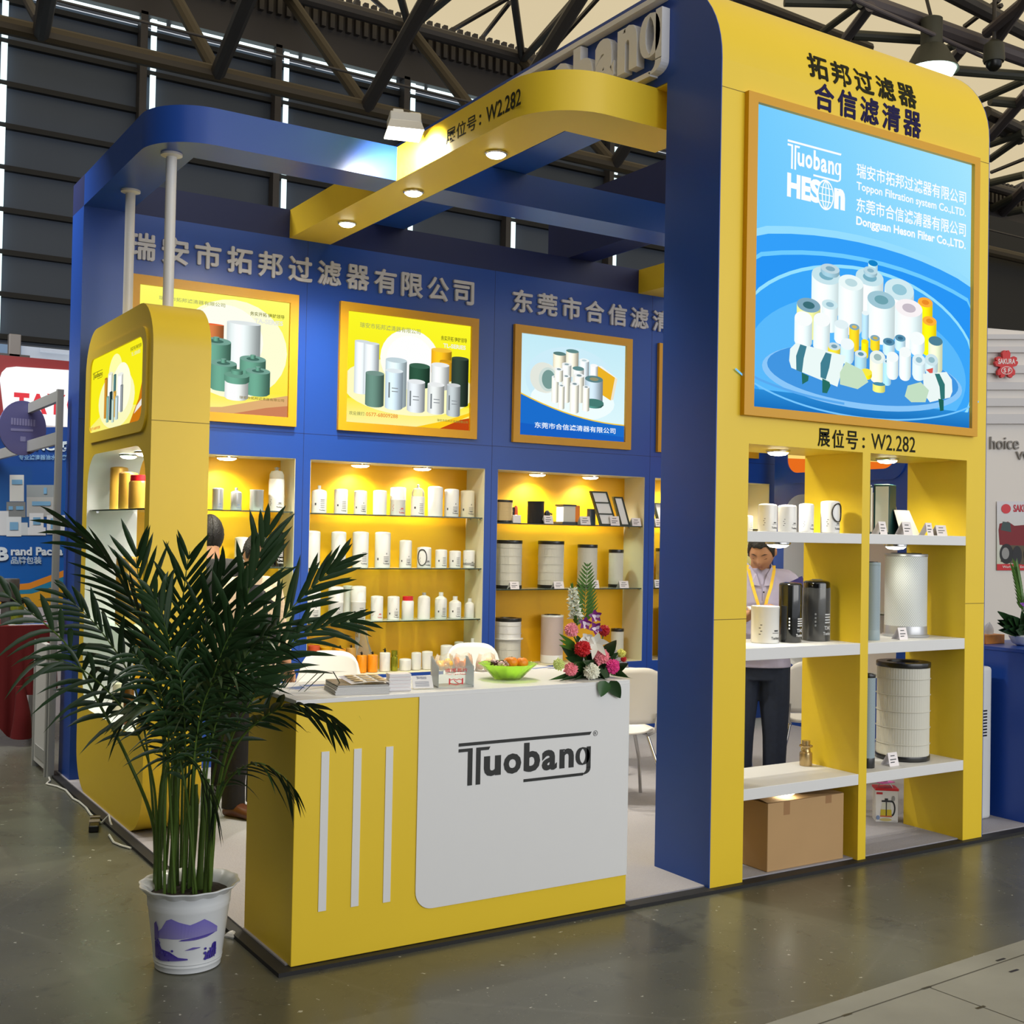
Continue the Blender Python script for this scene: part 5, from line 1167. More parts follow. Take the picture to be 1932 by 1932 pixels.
# ---- flower arrangement
def Fz(X, Yp, y): return at_y(1000+X*.15532, 1040+Yp*.15532, y)
fc = Fz(760, 1545, .16)
fa = thing('flower_arrangement', 'arrangement of carnations, lily, orchids and leaves on the counter corner', 'flower arrangement', (fc.x, fc.y, 1.0006))
FO = Vector((fc.x, fc.y, 1.0006))
def fp(X, Yp, y): return Fz(X, Yp, y)-FO
LEAF1 = mat('dark_waxy_leaf', (36, 66, 34), .3); LEAF2 = mat('mid_green_leaf', (74, 116, 40), .4)
def blade(mb, A, B, wd, sag=0.0, nrm=None, n=7, fold=.25, point=.6):
    A, B = Vector(A), Vector(B); T = B-A; L = T.length; T.normalize()
    nrm = Vector(nrm) if nrm is not None else -FWD
    S = T.cross(nrm).normalized(); Nn = S.cross(T).normalized(); b0 = len(mb.v)
    for i in range(n+1):
        q = i/n; w_ = wd*.5*math.sin(PI*min(1, q**point*.98+.015))**.8; c = A+T*L*q+Vector((0, 0, -sag*4*q*(1-q) if sag < 0 else -sag*q*q))
        mb.v += [tuple(c-S*w_+Nn*w_*fold), tuple(c), tuple(c+S*w_+Nn*w_*fold)]
    for i in range(n):
        k = b0+3*i; mb.f += [(k, k+1, k+4, k+3), (k+1, k+2, k+5, k+4)]; mb.mi += [0, 0]
    return mb
MB().lathe([(0, 0), (.075, 0), (.08, .03), (.06, .06), (0, .075)], 20).build('foam_base', mat('foam_green', (44, 66, 36), .9), fa, 50)
leaves = ((760, 1480, 220, 1575, 150, .10), (700, 1500, 350, 1590, 150, .06), (720, 1510, 510, 1585, 110, .05), (915, 1575, 860, 1770, 150, -.02), (975, 1575, 1098, 1785, 150, -.02), (800, 1500, 930, 1585, 120, .0), (980, 1480, 1262, 1615, 170, .0), (1000, 1440, 1195, 1360, 120, .05), (900, 1260, 1050, 1080, 150, .1), (760, 1290, 880, 1160, 110, .08), (640, 1330, 380, 1150, 150, .18), (640, 1340, 430, 1290, 110, .12), (700, 1300, 560, 1010, 120, .2), (840, 1400, 640, 1330, 120, .04), (880, 1380, 1070, 1230, 110, .12), (700, 1420, 530, 1350, 140, .06), (800, 1420, 930, 1370, 120, .05), (740, 1400, 700, 1200, 130, .14))
for i, (x0, y0, x1, y1, wd, yy) in enumerate(leaves):
    ya = .16; ya = yy if yy < -.01 else ya; b = MB(); A_, B_ = fp(x0, y0, ya), fp(x1, y1, yy); blade(b, A_, B_, wd*.15532*5.6/FPX, .0, None, 8, .3)
    if yy > -.01: b.v = [(p[0], p[1], max(p[2], .004)) for p in b.v]
    b.build('leaf', LEAF1 if i % 3 else mat('fatsia_leaf', (50, 92, 40), .35), fa, 60)
# small palm leaf
b = MB(); r0, r1 = fp(655, 900, .2), fp(700, 150, .24); b.tube([r0, (r0+r1)/2+Vector((-.004, 0, 0)), r1], .0016, 5)
for k in range(14):
    q = .05+.9*k/13; c = r0.lerp(r1, q); L = .075*(1-q)**.6+.012
    for s_ in (-1, 1): blade(b, c, c+Vector((s_*L*.75*RGT.x, s_*L*.75*RGT.y, L*.85)), .017*(1-q*.5), 0, None, 4, .1)
b.build('palm_leaf', LEAF2, fa, 60)
b = MB()
for k in range(3): blade(b, fp(560, 1150+20*k, .17), fp(350, 1000+70*k, .14), .02, 0, None, 5, .15)
b.build('palm_leaf', LEAF2, fa, 60)
# flowers
def carnation(X, Yp, R_, rgb, y, name='carnation', face=(0, -.8, .35)):
    c = fp(X, Yp, y); r_ = R_*.15532*5.6/FPX; d = Vector((EYE.x-fc.x, EYE.y-fc.y, .9)).normalized() if face is None else Vector(face).normalized()
    d = (Vector((-.55, -.75, .35))).normalized(); Q = d.to_track_quat('Z', 'Y'); b = MB(); rnd = random.Random(int(X*7+Yp))
    from mathutils import noise as NZ
    def cf(i, j_):
        az, q = 2*PI*i, j_; el = -.5+q*(PI/2+.5)
        v_ = Vector((math.cos(az)*math.cos(el), math.sin(az)*math.cos(el), math.sin(el)*.72)); o_ = Vector((X*.1, Yp*.1, 0))
        n1 = abs(NZ.noise(v_*4.2+o_)); n2 = NZ.noise(v_*9+o_)
        return c+Q @ (v_*r_*(.80+.55*n1+.16*n2))
    b.grid(cf, 49, 20)
    b.build(name, mat('petal_%d_%d_%d' % rgb, rgb, .6), fa, 35)
    c2 = fp(760, 1500, .16); MB().tube([c-d*r_*.3, c-d*r_*1.1, c2], [r_*.25, r_*.12, .002], 6).build('stem', LEAF2, fa, 60)
for a in ((640, 1185, 92, (200, 14, 28), .10), (862, 1280, 95, (246, 140, 154), .09), (1000, 1400, 85, (226, 56, 140), .09), (750, 1460, 92, (236, 236, 216), .07), (497, 1435, 78, (240, 130, 146), .09), (355, 1375, 66, (206, 220, 130), .10), (505, 955, 80, (244, 146, 162), .15), (900, 965, 66, (180, 14, 24), .17), (1135, 1312, 34, (200, 14, 28), .14), (1105, 1240, 52, (232, 226, 110), .13)): carnation(*a)
def petals(name, X, Yp, y, n, L, wd, rgb, spread=.9, rot=0, curl=.012, d=(-.55, -.75, .3)):
    c = fp(X, Yp, y); Q = Vector(d).normalized().to_track_quat('Z', 'Y'); b = MB(); s_ = .15532*5.6/FPX
    for k in range(n):
        a = rot+2*PI*k/n; v = Q @ Vector((math.cos(a)*spread, math.sin(a)*spread, .5))
        blade(b, c, c+v*L*s_, wd*s_, curl, Q @ Vector((0, 0, 1)), 6, .15)
    b.build(name, mat('petal_%d_%d_%d' % rgb, rgb, .5), fa, 60)
petals('lily', 800, 1120, .10, 6, 165, 85, (238, 238, 228), .95, .3, .02)
petals('lily', 690, 1060, .12, 5, 105, 60, (238, 238, 228), .9, .8, .015)
for X, Yp, rt in ((672, 880, .2), (800, 935, .9), (795, 790, .5)):
    petals('orchid', X, Yp, .12, 5, 85, 60, (126, 26, 128), .95, rt, .004); petals('orchid_lip', X+6, Yp+15, .115, 3, 60, 44, (236, 216, 236), .9, rt, .002)
# white flower spike
s0, s1 = fp(575, 900, .16), fp(505, 410, .18); MB().tube([s0, s1], [.004, .0015], 6).build('spike_stem', LEAF2, fa, 60)
b = MB(); rnd = random.Random(5)
for k in range(46):
    q = .18+.76*k/46; c = s0.lerp(s1, q); a = k*2.4; rr = .017*(1-.6*q)+.004
    o_ = Vector((math.cos(a)*rr, math.sin(a)*rr, 0))
    for m_ in range(3): blade(b, c+o_*.3, c+o_*1.9+Vector((rnd.uniform(-.009, .009), rnd.uniform(-.009, .009), .010*(m_-1)+.003)), .021*(1.1-.6*q), 0, o_, 3, .3)
b.build('white_flower_spike', mat('petal_ivory', (240, 242, 226), .55), fa, 60)
b = MB(); 
for k in range(9): q = .9+.1*k/9; c = s0.lerp(s1, q); a = k*2.4; blade(b, c, c+Vector((math.cos(a)*.007, math.sin(a)*.007, .014)), .006, 0, None, 3)
for k in range(6): q = .02+.14*k/6; c = s0.lerp(s1, q); a = k*2.0; blade(b, c, c+Vector((math.cos(a)*.03, math.sin(a)*.02, .022)), .012, 0, None, 4)
b.build('spike_leaf', LEAF2, fa, 60)

# ---- chairs and table inside the booth
SHELL = mat('white_chair_shell', (232, 230, 226), .35)
def shell_chair(label, x, y, rz, m=SHELL, group=None, holes=False):
    t = thing('chair', label, 'chair', (x, y, .022), rz, group)
    def back(i, j_):   # seen from the front: curved in plan, rounded top corners
        a = (i-.5)*2; q = j_; w_ = .21*(1-.18*max(0, q-.55)/.45*abs(a)**2)
        zz = .50+q*.34-(.075*abs(a)**3.5*q if q > .2 else 0)
        return (a*w_, .20+.07*q-.05*(1-abs(a)**2)*-1*0+.0+(-.055*abs(a)**2), zz)
    if not holes:
        o = MB().grid(back, 15, 11).build('backrest', m, t, 60)
        s_ = o.modifiers.new('thick', 'SOLIDIFY'); s_.thickness = .012
    else:   # moulded armchair back with oval openings
        pts = lambda r_, n=20: arc(0, 0, 1, 1, 0, 2*PI, n)[:-1]
        f3 = lambda a, c, h: (a, .24-.30*a*a*1.0+h, .62+c)
        b = MB(); b.ring([(.27*math.cos(q), .20*math.sin(q)) for q in [2*PI*k/28 for k in range(28)]], [(.20*math.cos(q), .12*math.sin(q)) for q in [2*PI*k/28 for k in range(28)]], 0, .02, f3)
        for cx in (-.10, .1): b.ring([(cx+.05*math.cos(q), .14*math.sin(q)) for q in [2*PI*k/20 for k in range(20)]], [(cx+.028*math.cos(q), .10*math.sin(q)) for q in [2*PI*k/20 for k in range(20)]], .002, .018, f3)
        b.build('backrest', m, t, 50)
        MB().tube([(-.25, .2, .64), (-.28, 0, .64), (-.27, -.2, .60), (-.26, -.2, .42)], .022, 8).tube([(.25, .2, .64), (.28, 0, .64), (.27, -.2, .60), (.26, -.2, .42)], .022, 8).build('armrest', m, t, 50)
    def seat(i, j_): a = (i-.5)*2; q = (j_-.5)*2; k = math.sqrt(max(0, 1-.42*min(1, q*q*a*a*1.5))); return (a*.215*k, -.02+q*.205*k, .435+.02*a*a-.012*(1-q*q)+(.03*max(0, q-.6)))
    o = MB().grid(seat, 13, 13).build('seat', m, t, 60); s_ = o.modifiers.new('thick', 'SOLIDIFY'); s_.thickness = .012
    for sx in (-1, 1):
        for sy in (-1, 1):
            MB().tube([(sx*.13, sy*.13, .425), (sx*.19, sy*.19, .215), (sx*.21, sy*.21, 0)], .011, 10).build('leg', CHROME if not holes else m, t, 50)
        MB().tube([(sx*.13, -.13, .42), (sx*.13, .14, .42), (sx*.16, .20, .45), (sx*.16, .225, .56)], .009, 8).build('back_support', CHROME if not holes else m, t, 50)
    return t
shell_chair('white shell chair with chrome legs between the counter and the blue pillar', .72, 1.62, math.radians(190-30), group=None)
shell_chair('white shell chair whose round back shows behind the catalogues', -.74, 2.72, math.radians(-30))
shell_chair('white shell chair whose back shows behind the snack bags and fruit bowl', .45, 2.86, math.radians(-20))
shell_chair('grey moulded armchair with oval openings in its back, behind the flowers', 1.42, 2.46, math.radians(10), mat('grey_chair_plastic', (168, 166, 176), .4), None, True)
shell_chair('white shell chair just behind the man, seen through the tower', 2.12, 1.45, math.radians(150))
shell_chair('white shell chair left of the man, its seat edge showing beside the tower leg', 1.98, 2.15, math.radians(60))
tb_ = thing('round_table', 'round white meeting table with snack bags behind the counter', 'table', (.30, 2.2, .022))
MB().lathe([(0, .70), (.40, .70), (.42, .705), (.42, .722), (.415, .728), (0, .728)], 48).build('tabletop', WHT, tb_, 40)
MB().lathe([(.22, 0), (.22, .012), (.04, .03), (.035, .70)], 24).build('pedestal', CHROME, tb_, 40)
tt = .7505
c = at_z(1035, 1262, tt); t = thing('paper_pad', 'white paper with a blue stripe on the round table by the flowers', 'paper', (c.x-.12, c.y-.02, tt), .3); MB().box(0, .22, 0, .16, 0, .004).build('sheet', GLOSS, t); MB().box(.01, .21, .02, .05, .004, .0045).build('blue_stripe', mat('printed_blue', (70, 100, 160)), t)
FILMC = clear('thin_film', (250, 250, 245), .86, .2)
for k, (u, lab, m) in enumerate(((828, 'clear snack bag of yellow fruit on the round table, behind the card box, left one', FYEL), (872, 'clear snack bag of orange fruit on the round table, behind the card box, middle one', ORA), (917, 'pale snack bag on the round table left of the fruit bowl', mat('peach_snack', (236, 190, 150), .5)))):
    c = at_z(u, 1266, tt); t = thing('snack_bag', lab, 'snack bag', (c.x, min(c.y, 2.45), tt)); rnd = random.Random(k); b = MB()
    for q in range(14): M = Matrix.Translation((rnd.uniform(-.045, .045), rnd.uniform(-.04, .04), .022+.03*rnd.random()+(.02 if q > 9 else 0))); b.lathe([(0, -.022), (.015, -.018), (.023, 0), (.015, .018), (0, .022)], 10, M)
    tag(b.build('fruit', m, t, 60), kind='stuff')
    MB().grid(lambda i, j_: ((.078*(1-.35*j_)*math.cos(2*PI*i)*(1+.06*math.sin(11*i+5*j_))), .07*(1-.35*j_)*math.sin(2*PI*i), .11*j_+.008*math.sin(17*i)), 21, 7).build('clear_film', FILMC, t, 60)

# ---- carton and teapot box under the tower shelves, scraps on the floor
ca = Vector((.412, -.012, .0225)); cw = .528; cd_ = .26; chh = .33
t = thing('carton', 'large brown cardboard carton under the lowest left tower shelf', 'carton', (ca.x, .045, .0225))
BRN = mat('brown_cardboard', (186, 150, 104), .8, noise=.06, nscale=6)
MB().box(0, cw, 0, cd_, 0, chh).build('body', BRN, t, bevel=.003)
MB().add([(-.004, -.004, chh+.004), (cw*.55, -.002, chh+.003), (cw*.5, cd_/2, chh+.012), (0, cd_/2, chh+.02)], [(0, 1, 2, 3)]).add([(cw, 0, chh+.002), (cw, cd_, chh+.002), (cw*.3, cd_, chh+.004), (cw*.3, cd_/2, chh+.01)], [(0, 1, 2, 3)]).build('flap', BRN, t)
MB().box(cw*.0, cw, cd_/2-.025, cd_/2+.025, chh+.0205, chh+.021).box(cw*.2, cw*.28, -.0006, 0, chh*.8, chh).box(cw*.75, cw*.83, -.0006, 0, chh*.88, chh).build('packing_tape', mat('tan_tape', (160, 120, 80), .3), t)
tp = at_z(1652, 1550, .0225); t = thing('teapot_box', 'white carton printed with a glass teapot, on the carpet behind the tower', 'box', (tp.x, tp.y, .0225), math.radians(-38))
tw_, th_, td_ = .125, .178, .10
MB().box(0, tw_, 0, td_, 0, th_).build('carton', mat('white_print_card', (232, 230, 226), .4), t, bevel=.001)
MB().box(tw_, tw_+.0008, .002, td_-.002, .002, th_-.002).build('dark_side_print', mat('photo_brown', (70, 52, 30), .4), t)
MB().box(-.004, tw_+.004, -.004, td_+.004, th_, th_+.014).build('red_lid', mat('red_card', (206, 30, 36), .4), t, bevel=.004); MB().tube([(.02, .04, th_+.014), (.03, .04, th_+.04), (.07, .03, th_+.05), (.10, .03, th_+.014)], .002, 6).build('wire_handle', CHROME, t)
P = Print(lambda a, c, h: (a*tw_, -.0006-h, c*th_))
P.quad(.02, .3, .88, .95, (190, 30, 40)); P.poly([(.2, .16), (.72, .16), (.66, .62), (.28, .62)], (214, 214, 196)); P.poly([(.2, .16), (.72, .16), (.70, .40), (.22, .40)], (206, 186, 40)); P.poly([(.2, .16), (.72, .16), (.715, .21), (.2, .21)], (200, 110, 60))
P.line(arc(.70, .44, .15, .23, -.45*PI, .5*PI, 10), .06, (28, 28, 30)); P.quad(.26, .70, .64, .70, (40, 40, 44)); P.quad(.4, .54, .70, .76, (36, 36, 40)); P.quad(.45, .49, .2, .64, (40, 40, 46)); P.ell(.78, .76, .07, .09, (150, 150, 150)); P.ell(.1, .14, .08, .07, (130, 150, 190)); P.ell(.45, .08, .26, .05, (206, 190, 120)); P.text('Teapot', .7, .95, .03, .06, (120, 120, 130))
P.build('printed_teapot', INK, t, world=False)
one(MB().box(-.05, .05, -.03, .03, 0, .004), 'sticky_note', 'pink paper note lying on the red lid of the teapot carton', 'note', mat('pink_paper', (232, 110, 210), .6)).location = (tp.x+.07, tp.y-.005, .0225+th_+.056)
COL.objects['sticky_note'].location.z = .0225+th_+.0405
# ================================================================== potted palm
PG = at_z(354, 1818, 0.0); PD = depth(PG)
def V3(u, v, dd=0.0):      # a point of the plant, dd metres behind (+) or before (-) the middle of the pot
    return EYE + ray(u, v)*(PD+dd)
pm = thing('potted_palm', 'tall bushy palm in a white and blue painted pot by the counter', 'potted plant', (PG.x, PG.y, 0))
PO = Vector((PG.x, PG.y, 0))
rz_ = lambda z: .120+.034*z/.27
MB().lathe([(.112, 0), (.12, .004), (.121, .02), (.124, .024), (.123, .032), (.126, .036), (.125, .044), (rz_(.06), .06), (rz_(.225), .225), (rz_(.23)+.002, .231), (rz_(.24), .238), (rz_(.24)+.002, .245), (rz_(.25), .252), (rz_(.27), .27), (.160, .286), (.152, .284), (.146, .262)], 64, caps=False).build('pot', mat('white_glazed_plastic', (222, 226, 230), .25), pm, 35)
MB().lathe([(.158, .280), (.176, .300), (.182, .304), (.182, .309), (.172, .307), (.150, .288), (.138, .262)], 72, caps=False, wob=lambda a: 1+.018*math.cos(a*14)).build('pot_rim', mat('white_glazed_plastic', (222, 226, 230), .25), pm, 50)
MB().lathe([(.146, .268), (.1, .275), (.05, .28), (0, .282)], 40, wob=lambda a: 1+.02*math.sin(a*9)).build('soil', mat('dark_soil', (40, 32, 24), .95, bump=.6, nscale=60), pm, 50)
A0 = math.atan2(EYE.y-PG.y, EYE.x-PG.x)
def pf(a, c, h): c = .048+(c-.055)*1.3; a = a*1.15; r_ = rz_(c)+.0006+h; q = A0+a/r_; return (r_*math.cos(q), r_*math.sin(q), c)
def band(P, pts_top, pts_bot, col, n=14):
    for i in range(len(pts_top)-1):
        for k in range(3):
            t0, t1 = k/3, (k+1)/3; L = lambda p, q, t: (p[0]+(q[0]-p[0])*t, p[1]+(q[1]-p[1])*t)
            a, b_ = L(pts_top[i], pts_top[i+1], t0), L(pts_top[i], pts_top[i+1], t1); c, d = L(pts_bot[i], pts_bot[i+1], t0), L(pts_bot[i], pts_bot[i+1], t1)
            P._f([c, d, b_, a], [tuple(x*.3+255*.7*.3+x*.4 for x in col)]*2+[col]*2); P.h -= 1
    P.h += 1
P = Print(pf)
band(P, [(-.11, .135), (-.09, .15), (-.072, .175), (-.055, .181), (-.03, .172), (.005, .163), (.03, .170), (.05, .176), (.07, .165), (.10, .145)], [(-.11, .12), (-.09, .12), (-.07, .122), (-.05, .122), (-.03, .123), (.0, .125), (.03, .126), (.05, .127), (.07, .127), (.1, .13)], (120, 112, 196))
band(P, [(-.02, .122), (.02, .126), (.06, .130), (.09, .131)], [(-.03, .117), (.02, .118), (.06, .122), (.085, .128)], (70, 56, 160))
band(P, [(-.125, .10), (-.10, .105), (-.09, .09), (-.06, .085), (-.03, .07), (.0, .066)], [(-.125, .06), (-.10, .055), (-.09, .055), (-.06, .058), (-.03, .06), (-.0, .062)], (66, 50, 156))
band(P, [(.055, .062), (.065, .078), (.072, .07), (.082, .098), (.09, .102), (.098, .1)], [(.05, .058), (.065, .056), (.072, .056), (.082, .058), (.09, .06), (.1, .064)], (54, 40, 150))
band(P, [(-.005, .092), (.015, .098), (.04, .096)], [(-.01, .09), (.015, .091), (.036, .094)], (90, 76, 170)); band(P, [(-.125, .16), (-.115, .168), (-.105, .15)], [(-.125, .11), (-.115, .11), (-.105, .115)], (80, 66, 160))
rq = random.Random(4)
for k in range(46):   # loose brush marks: tree clusters left, reeds right
    a, c = (rq.uniform(-.12, -.05), rq.uniform(.06, .115)) if k < 30 else (rq.uniform(.05, .1), rq.uniform(.058, .09))
    if k < 30 and c > .1: a = rq.uniform(-.125, -.1)
    s_ = rq.uniform(.002, .006); P.ell(a, c, s_, s_*.8, rq.choice(((54, 40, 150), (90, 78, 176), (70, 56, 160))), 7); P.h -= 1
for k in range(5): P.line([(.055+.009*k, .058), (.059+.009*k, .075+.006*k)], .003, (60, 46, 152))
P.build('painted_landscape', INK, pm, world=False)
LEAFP = mat('palm_leaflet', (32, 58, 28), .38, noise=.25, nscale=5); STEMP = mat('palm_stem', (74, 100, 36), .45, noise=.25, nscale=8)
def catmull(P_, n=8):
    out = []; Q = [P_[0]*2-P_[1]]+P_+[P_[-1]*2-P_[-2]]
    for i in range(1, len(Q)-2):
        for k in range(n):
            t = k/n; a, b, c, d = Q[i-1], Q[i], Q[i+1], Q[i+2]
            out.append(.5*((2*b)+(c-a)*t+(2*a-5*b+4*c-d)*t*t+(3*b-a-3*c+d)*t*t*t))
    return out+[P_[-1]]
def clear_of_counter(p):   # leaves lie against the counter, not inside it
    x, y, z = p[0]+PO.x, p[1]+PO.y, p[2]
    if x > XL-.012 and -.02 < y < .52 and z < 1.012:
        if z > .93: z = 1.014
        elif y < .2: y = -.022
        else: x = XL-.014
    if x > -1.98 and .0 < y < .3 and 1.0 < z < 1.07: z = 1.075
    return (x-PO.x, y-PO.y, z)
rndp = random.Random(11)
def frond(pts, nl, L, wd=.012, roll=0, ang=42, droop=.25, start=.35, rad=.006, sides=(-1, 1)):
    P_ = catmull([V3(*p)-PO for p in pts], 9); n = len(P_)
    st = MB().tube(P_, [max(.0016, rad*(1-.8*i/n)) for i in range(n)], 6)
    b = MB(); acc = [0]
    for i in range(1, n): acc.append(acc[-1]+(P_[i]-P_[i-1]).length)
    tot = acc[-1]
    def at(q):
        s_ = q*tot
        for i in range(1, n):
            if acc[i] >= s_: t = (s_-acc[i-1])/max(1e-6, acc[i]-acc[i-1]); return P_[i-1].lerp(P_[i], t), (P_[i]-P_[i-1]).normalized()
        return P_[-1], (P_[-1]-P_[-2]).normalized()
    nl = int(nl*.68); wd = wd*1.5; L = L*1.08; start = max(start, .5)+.03
    for k in range(nl):
        q = start+(1-start)*(k+.3)/nl; c, T = at(min(q, .999)); e = (q-start)/(1-start)
        S0 = T.cross(-FWD).normalized(); S1 = T.cross(S0).normalized(); S = S0*math.cos(roll)+S1*math.sin(roll); Nn = S.cross(T)
        prof_ = (.45+.55*math.sin(PI*min(1, .15+e*.8)))
        for s_ in sides:
            a = math.radians(ang*(1.15-.65*e)+rndp.uniform(-10, 10)); l = L*prof_*rndp.uniform(.88, 1.08)
            d = (T*math.cos(a)+S*s_*math.sin(a)+Nn*rndp.uniform(.0, .36)).normalized()
            dr_ = droop*rndp.uniform(.5, 1.7)+.03; B0 = len(b.v); W = wd*rndp.uniform(.85, 1.1); side = d.cross(Nn).normalized(); m_ = 5
            for i in range(m_+1):
                t = i/m_; ww = W*.5*(math.sin(PI*min(1, .12+t*.86))**.75)*(1 if t < .98 else .1)
                p = c+d*l*t+Vector((0, 0, -dr_*l*t*t))+Nn*.0
                b.v += [tuple(p-side*ww), tuple(p+Nn*ww*.35), tuple(p+side*ww)]
            for i in range(m_): h_ = B0+3*i; b.f += [(h_, h_+1, h_+4, h_+3), (h_+1, h_+2, h_+5, h_+4)]; b.mi += [0, 0]
    st.v = [clear_of_counter(p) for p in st.v]; b.v = [clear_of_counter(p) for p in b.v]
    fr = st.build('stem', STEMP, pm, 60); b.build('frond', LEAFP, fr, 70)
# measured course of each frond in the picture, with its own depth
frond([(292, 1690, .05), (290, 1560, .05), (240, 1430, .05), (180, 1315, .02), (120, 1210, -.05), (5, 1115, -.12)], 20, .19, .016, .3, 45, .35, .48, .009)
frond([(300, 1690, .1), (310, 1450, .1), (290, 1250, .12), (225, 1090, .12), (130, 985, .1)], 26, .26, .014, -.5, 28, .12, .5)
frond([(310, 1690, .15), (325, 1400, .2), (295, 1200, .22), (262, 1090, .22), (258, 1035, .22)], 18, .22, .014, .2, 50, -.05, .58)
frond([(340, 1690, .2), (345, 1400, .2), (340, 1200, .25), (350, 1090, .25), (358, 1040, .25)], 18, .22, .013, .1, 40, .0, .58)
frond([(380, 1690, .1), (385, 1450, .1), (420, 1250, .05), (470, 1110, .0), (505, 1000, .0)], 26, .24, .017, .5, 34, .02, .5, .007)
frond([(385, 1690, .1), (400, 1480, .12), (455, 1290, .15), (540, 1160, .2), (640, 1060, .25)], 26, .22, .015, .2, 38, .05, .5, .007)
frond([(385, 1690, .05), (420, 1440, .1), (480, 1290, .15), (570, 1200, .2), (672, 1168, .25)], 24, .2, .013, .2, 34, .15, .5)
frond([(390, 1690, .0), (420, 1450, .05), (470, 1330, .12), (530, 1275, .2), (610, 1275, .25)], 20, .2, .012, .5, 40, .35, .5)
frond([(395, 1690, -.05), (410, 1520, -.1), (450, 1400, -.18), (530, 1335, -.26), (590, 1335, -.3), (645, 1372, -.32)], 22, .14, .016, .7, 42, .25, .62)
frond([(395, 1690, -.05), (400, 1580, -.1), (425, 1480, -.15), (480, 1440, -.22), (530, 1462, -.26), (560, 1495, -.28)], 18, .13, .012, .8, 40, .45, .5)
frond([(310, 1690, -.05), (312, 1500, -.1), (318, 1390, -.14), (300, 1335, -.18), (255, 1340, -.2), (230, 1365, -.2)], 18, .14, .014, 1.0, 45, .4, .66)
frond([(330, 1690, -.05), (318, 1450, -.1), (310, 1360, -.12), (340, 1330, -.14), (365, 1350, -.14)], 12, .12, .012, 1.0, 45, .3, .7)
frond([(295, 1690, .1), (285, 1480, .1), (255, 1300, .12), (190, 1190, .15), (120, 1120, .15)], 24, .22, .013, .2, 40, .25, .5)
frond([(295, 1690, .0), (290, 1480, .0), (240, 1350, -.02), (150, 1260, -.05), (60, 1240, -.08)], 13, .2, .012, .3, 50, .45, .5)
frond([(370, 1690, -.05), (352, 1500, -.1), (340, 1430, -.12), (370, 1440, -.15), (400, 1500, -.18), (405, 1540, -.18)], 16, .13, .012, .9, 35, .5, .45)
frond([(350, 1690, .1), (360, 1400, .1), (385, 1200, .1), (425, 1075, .1)], 26, .24, .013, .3, 36, .1, .45)
frond([(335, 1690, .05), (335, 1400, .05), (320, 1220, .0), (290, 1120, -.05)], 26, .26, .013, .6, 40, .2, .45)
frond([(375, 1690, .0), (395, 1420, -.02), (450, 1260, -.05), (520, 1180, -.08)], 26, .22, .012, .7, 42, .4, .42)
frond([(355, 1690, .0), (370, 1420, .0), (415, 1240, -.02), (470, 1140, -.05)], 28, .24, .012, .1, 46, .3, .42)
frond([(325, 1690, -.05), (330, 1450, -.08), (300, 1300, -.12), (250, 1230, -.18)], 26, .22, .012, .4, 50, .55, .42)
frond([(365, 1690, -.05), (365, 1450, -.1), (390, 1310, -.16), (440, 1260, -.22)], 28, .2, .011, .6, 50, .6, .42)
frond([(345, 1690, -.05), (350, 1460, -.08), (345, 1320, -.12), (330, 1230, -.15)], 26, .2, .012, .9, 55, .5, .42)
frond([(360, 1690, .15), (368, 1450, .2), (400, 1330, .25), (440, 1230, .3)], 26, .2, .011, .2, 50, .3, .35)
frond([(330, 1690, .15), (338, 1480, .2), (350, 1340, .25), (370, 1250, .3)], 28, .2, .009, .1, 50, .2, .32)
for u, v1, r_, dd in ((297, 1430, .011, .02), (322, 1400, .013, -.03), (332, 1500, .008, .06), (345, 1520, .008, -.02), (358, 1480, .012, .03), (375, 1470, .012, .0), (388, 1500, .010, -.04), (395, 1480, .008, .05), (365, 1400, .007, .08)):
    p0, p1, p2 = V3(u, 1700, dd)-PO, V3(u+rndp.uniform(-6, 10), 1560, dd)-PO, V3(u+rndp.uniform(-8, 26), v1, dd)-PO
    if p0.xy.length > .12: p0.xy = p0.xy*(.12/p0.xy.length)
    p0.z = .272
    MB().tube(catmull([p0, p1, p2], 5), [r_*1.25, r_*1.2]+[r_]*7+[r_*.6]*2, 8).build('cane', STEMP, pm, 60)
# crumpled tissue beside the pot
q = at_z(437, 1768, .0); b = MB(); rnd = random.Random(2); b.lathe([(0, 0), (.02, 0), (.024, .008), (.015, .018), (.006, .024), (0, .022)], 11, wob=lambda a: 1+.3*math.sin(a*3)); o = one(b, 'tissue_scrap', 'crumpled white tissue scrap on the floor between pot and counter', 'litter', GLOSS); o.location = q
# ================================================================== people
SKIN = mat('skin', (184, 136, 104), .55); HAIRM = mat('black_hair', (20, 18, 18), .5, bump=.5, nscale=120); LIP = mat('lips', (160, 92, 84), .5)
def loft(mb, rings, seg=20, caps=True):
    """rings: (centre, half-width vector, half-depth vector)"""
    b = len(mb.v); n = len(rings)
    for c, ax, ay in rings:
        c, ax, ay = Vector(c), Vector(ax), Vector(ay)
        for k in range(seg): q = 2*PI*k/seg; mb.v.append(tuple(c+ax*math.cos(q)+ay*math.sin(q)))
    for i in range(n-1):
        for k in range(seg): l = (k+1) % seg; mb.f.append((b+i*seg+k, b+i*seg+l, b+(i+1)*seg+l, b+(i+1)*seg+k)); mb.mi.append(0)
    if caps: mb.f += [tuple(b+k for k in reversed(range(seg))), tuple(b+(n-1)*seg+k for k in range(seg))]; mb.mi += [0, 0]
    return mb
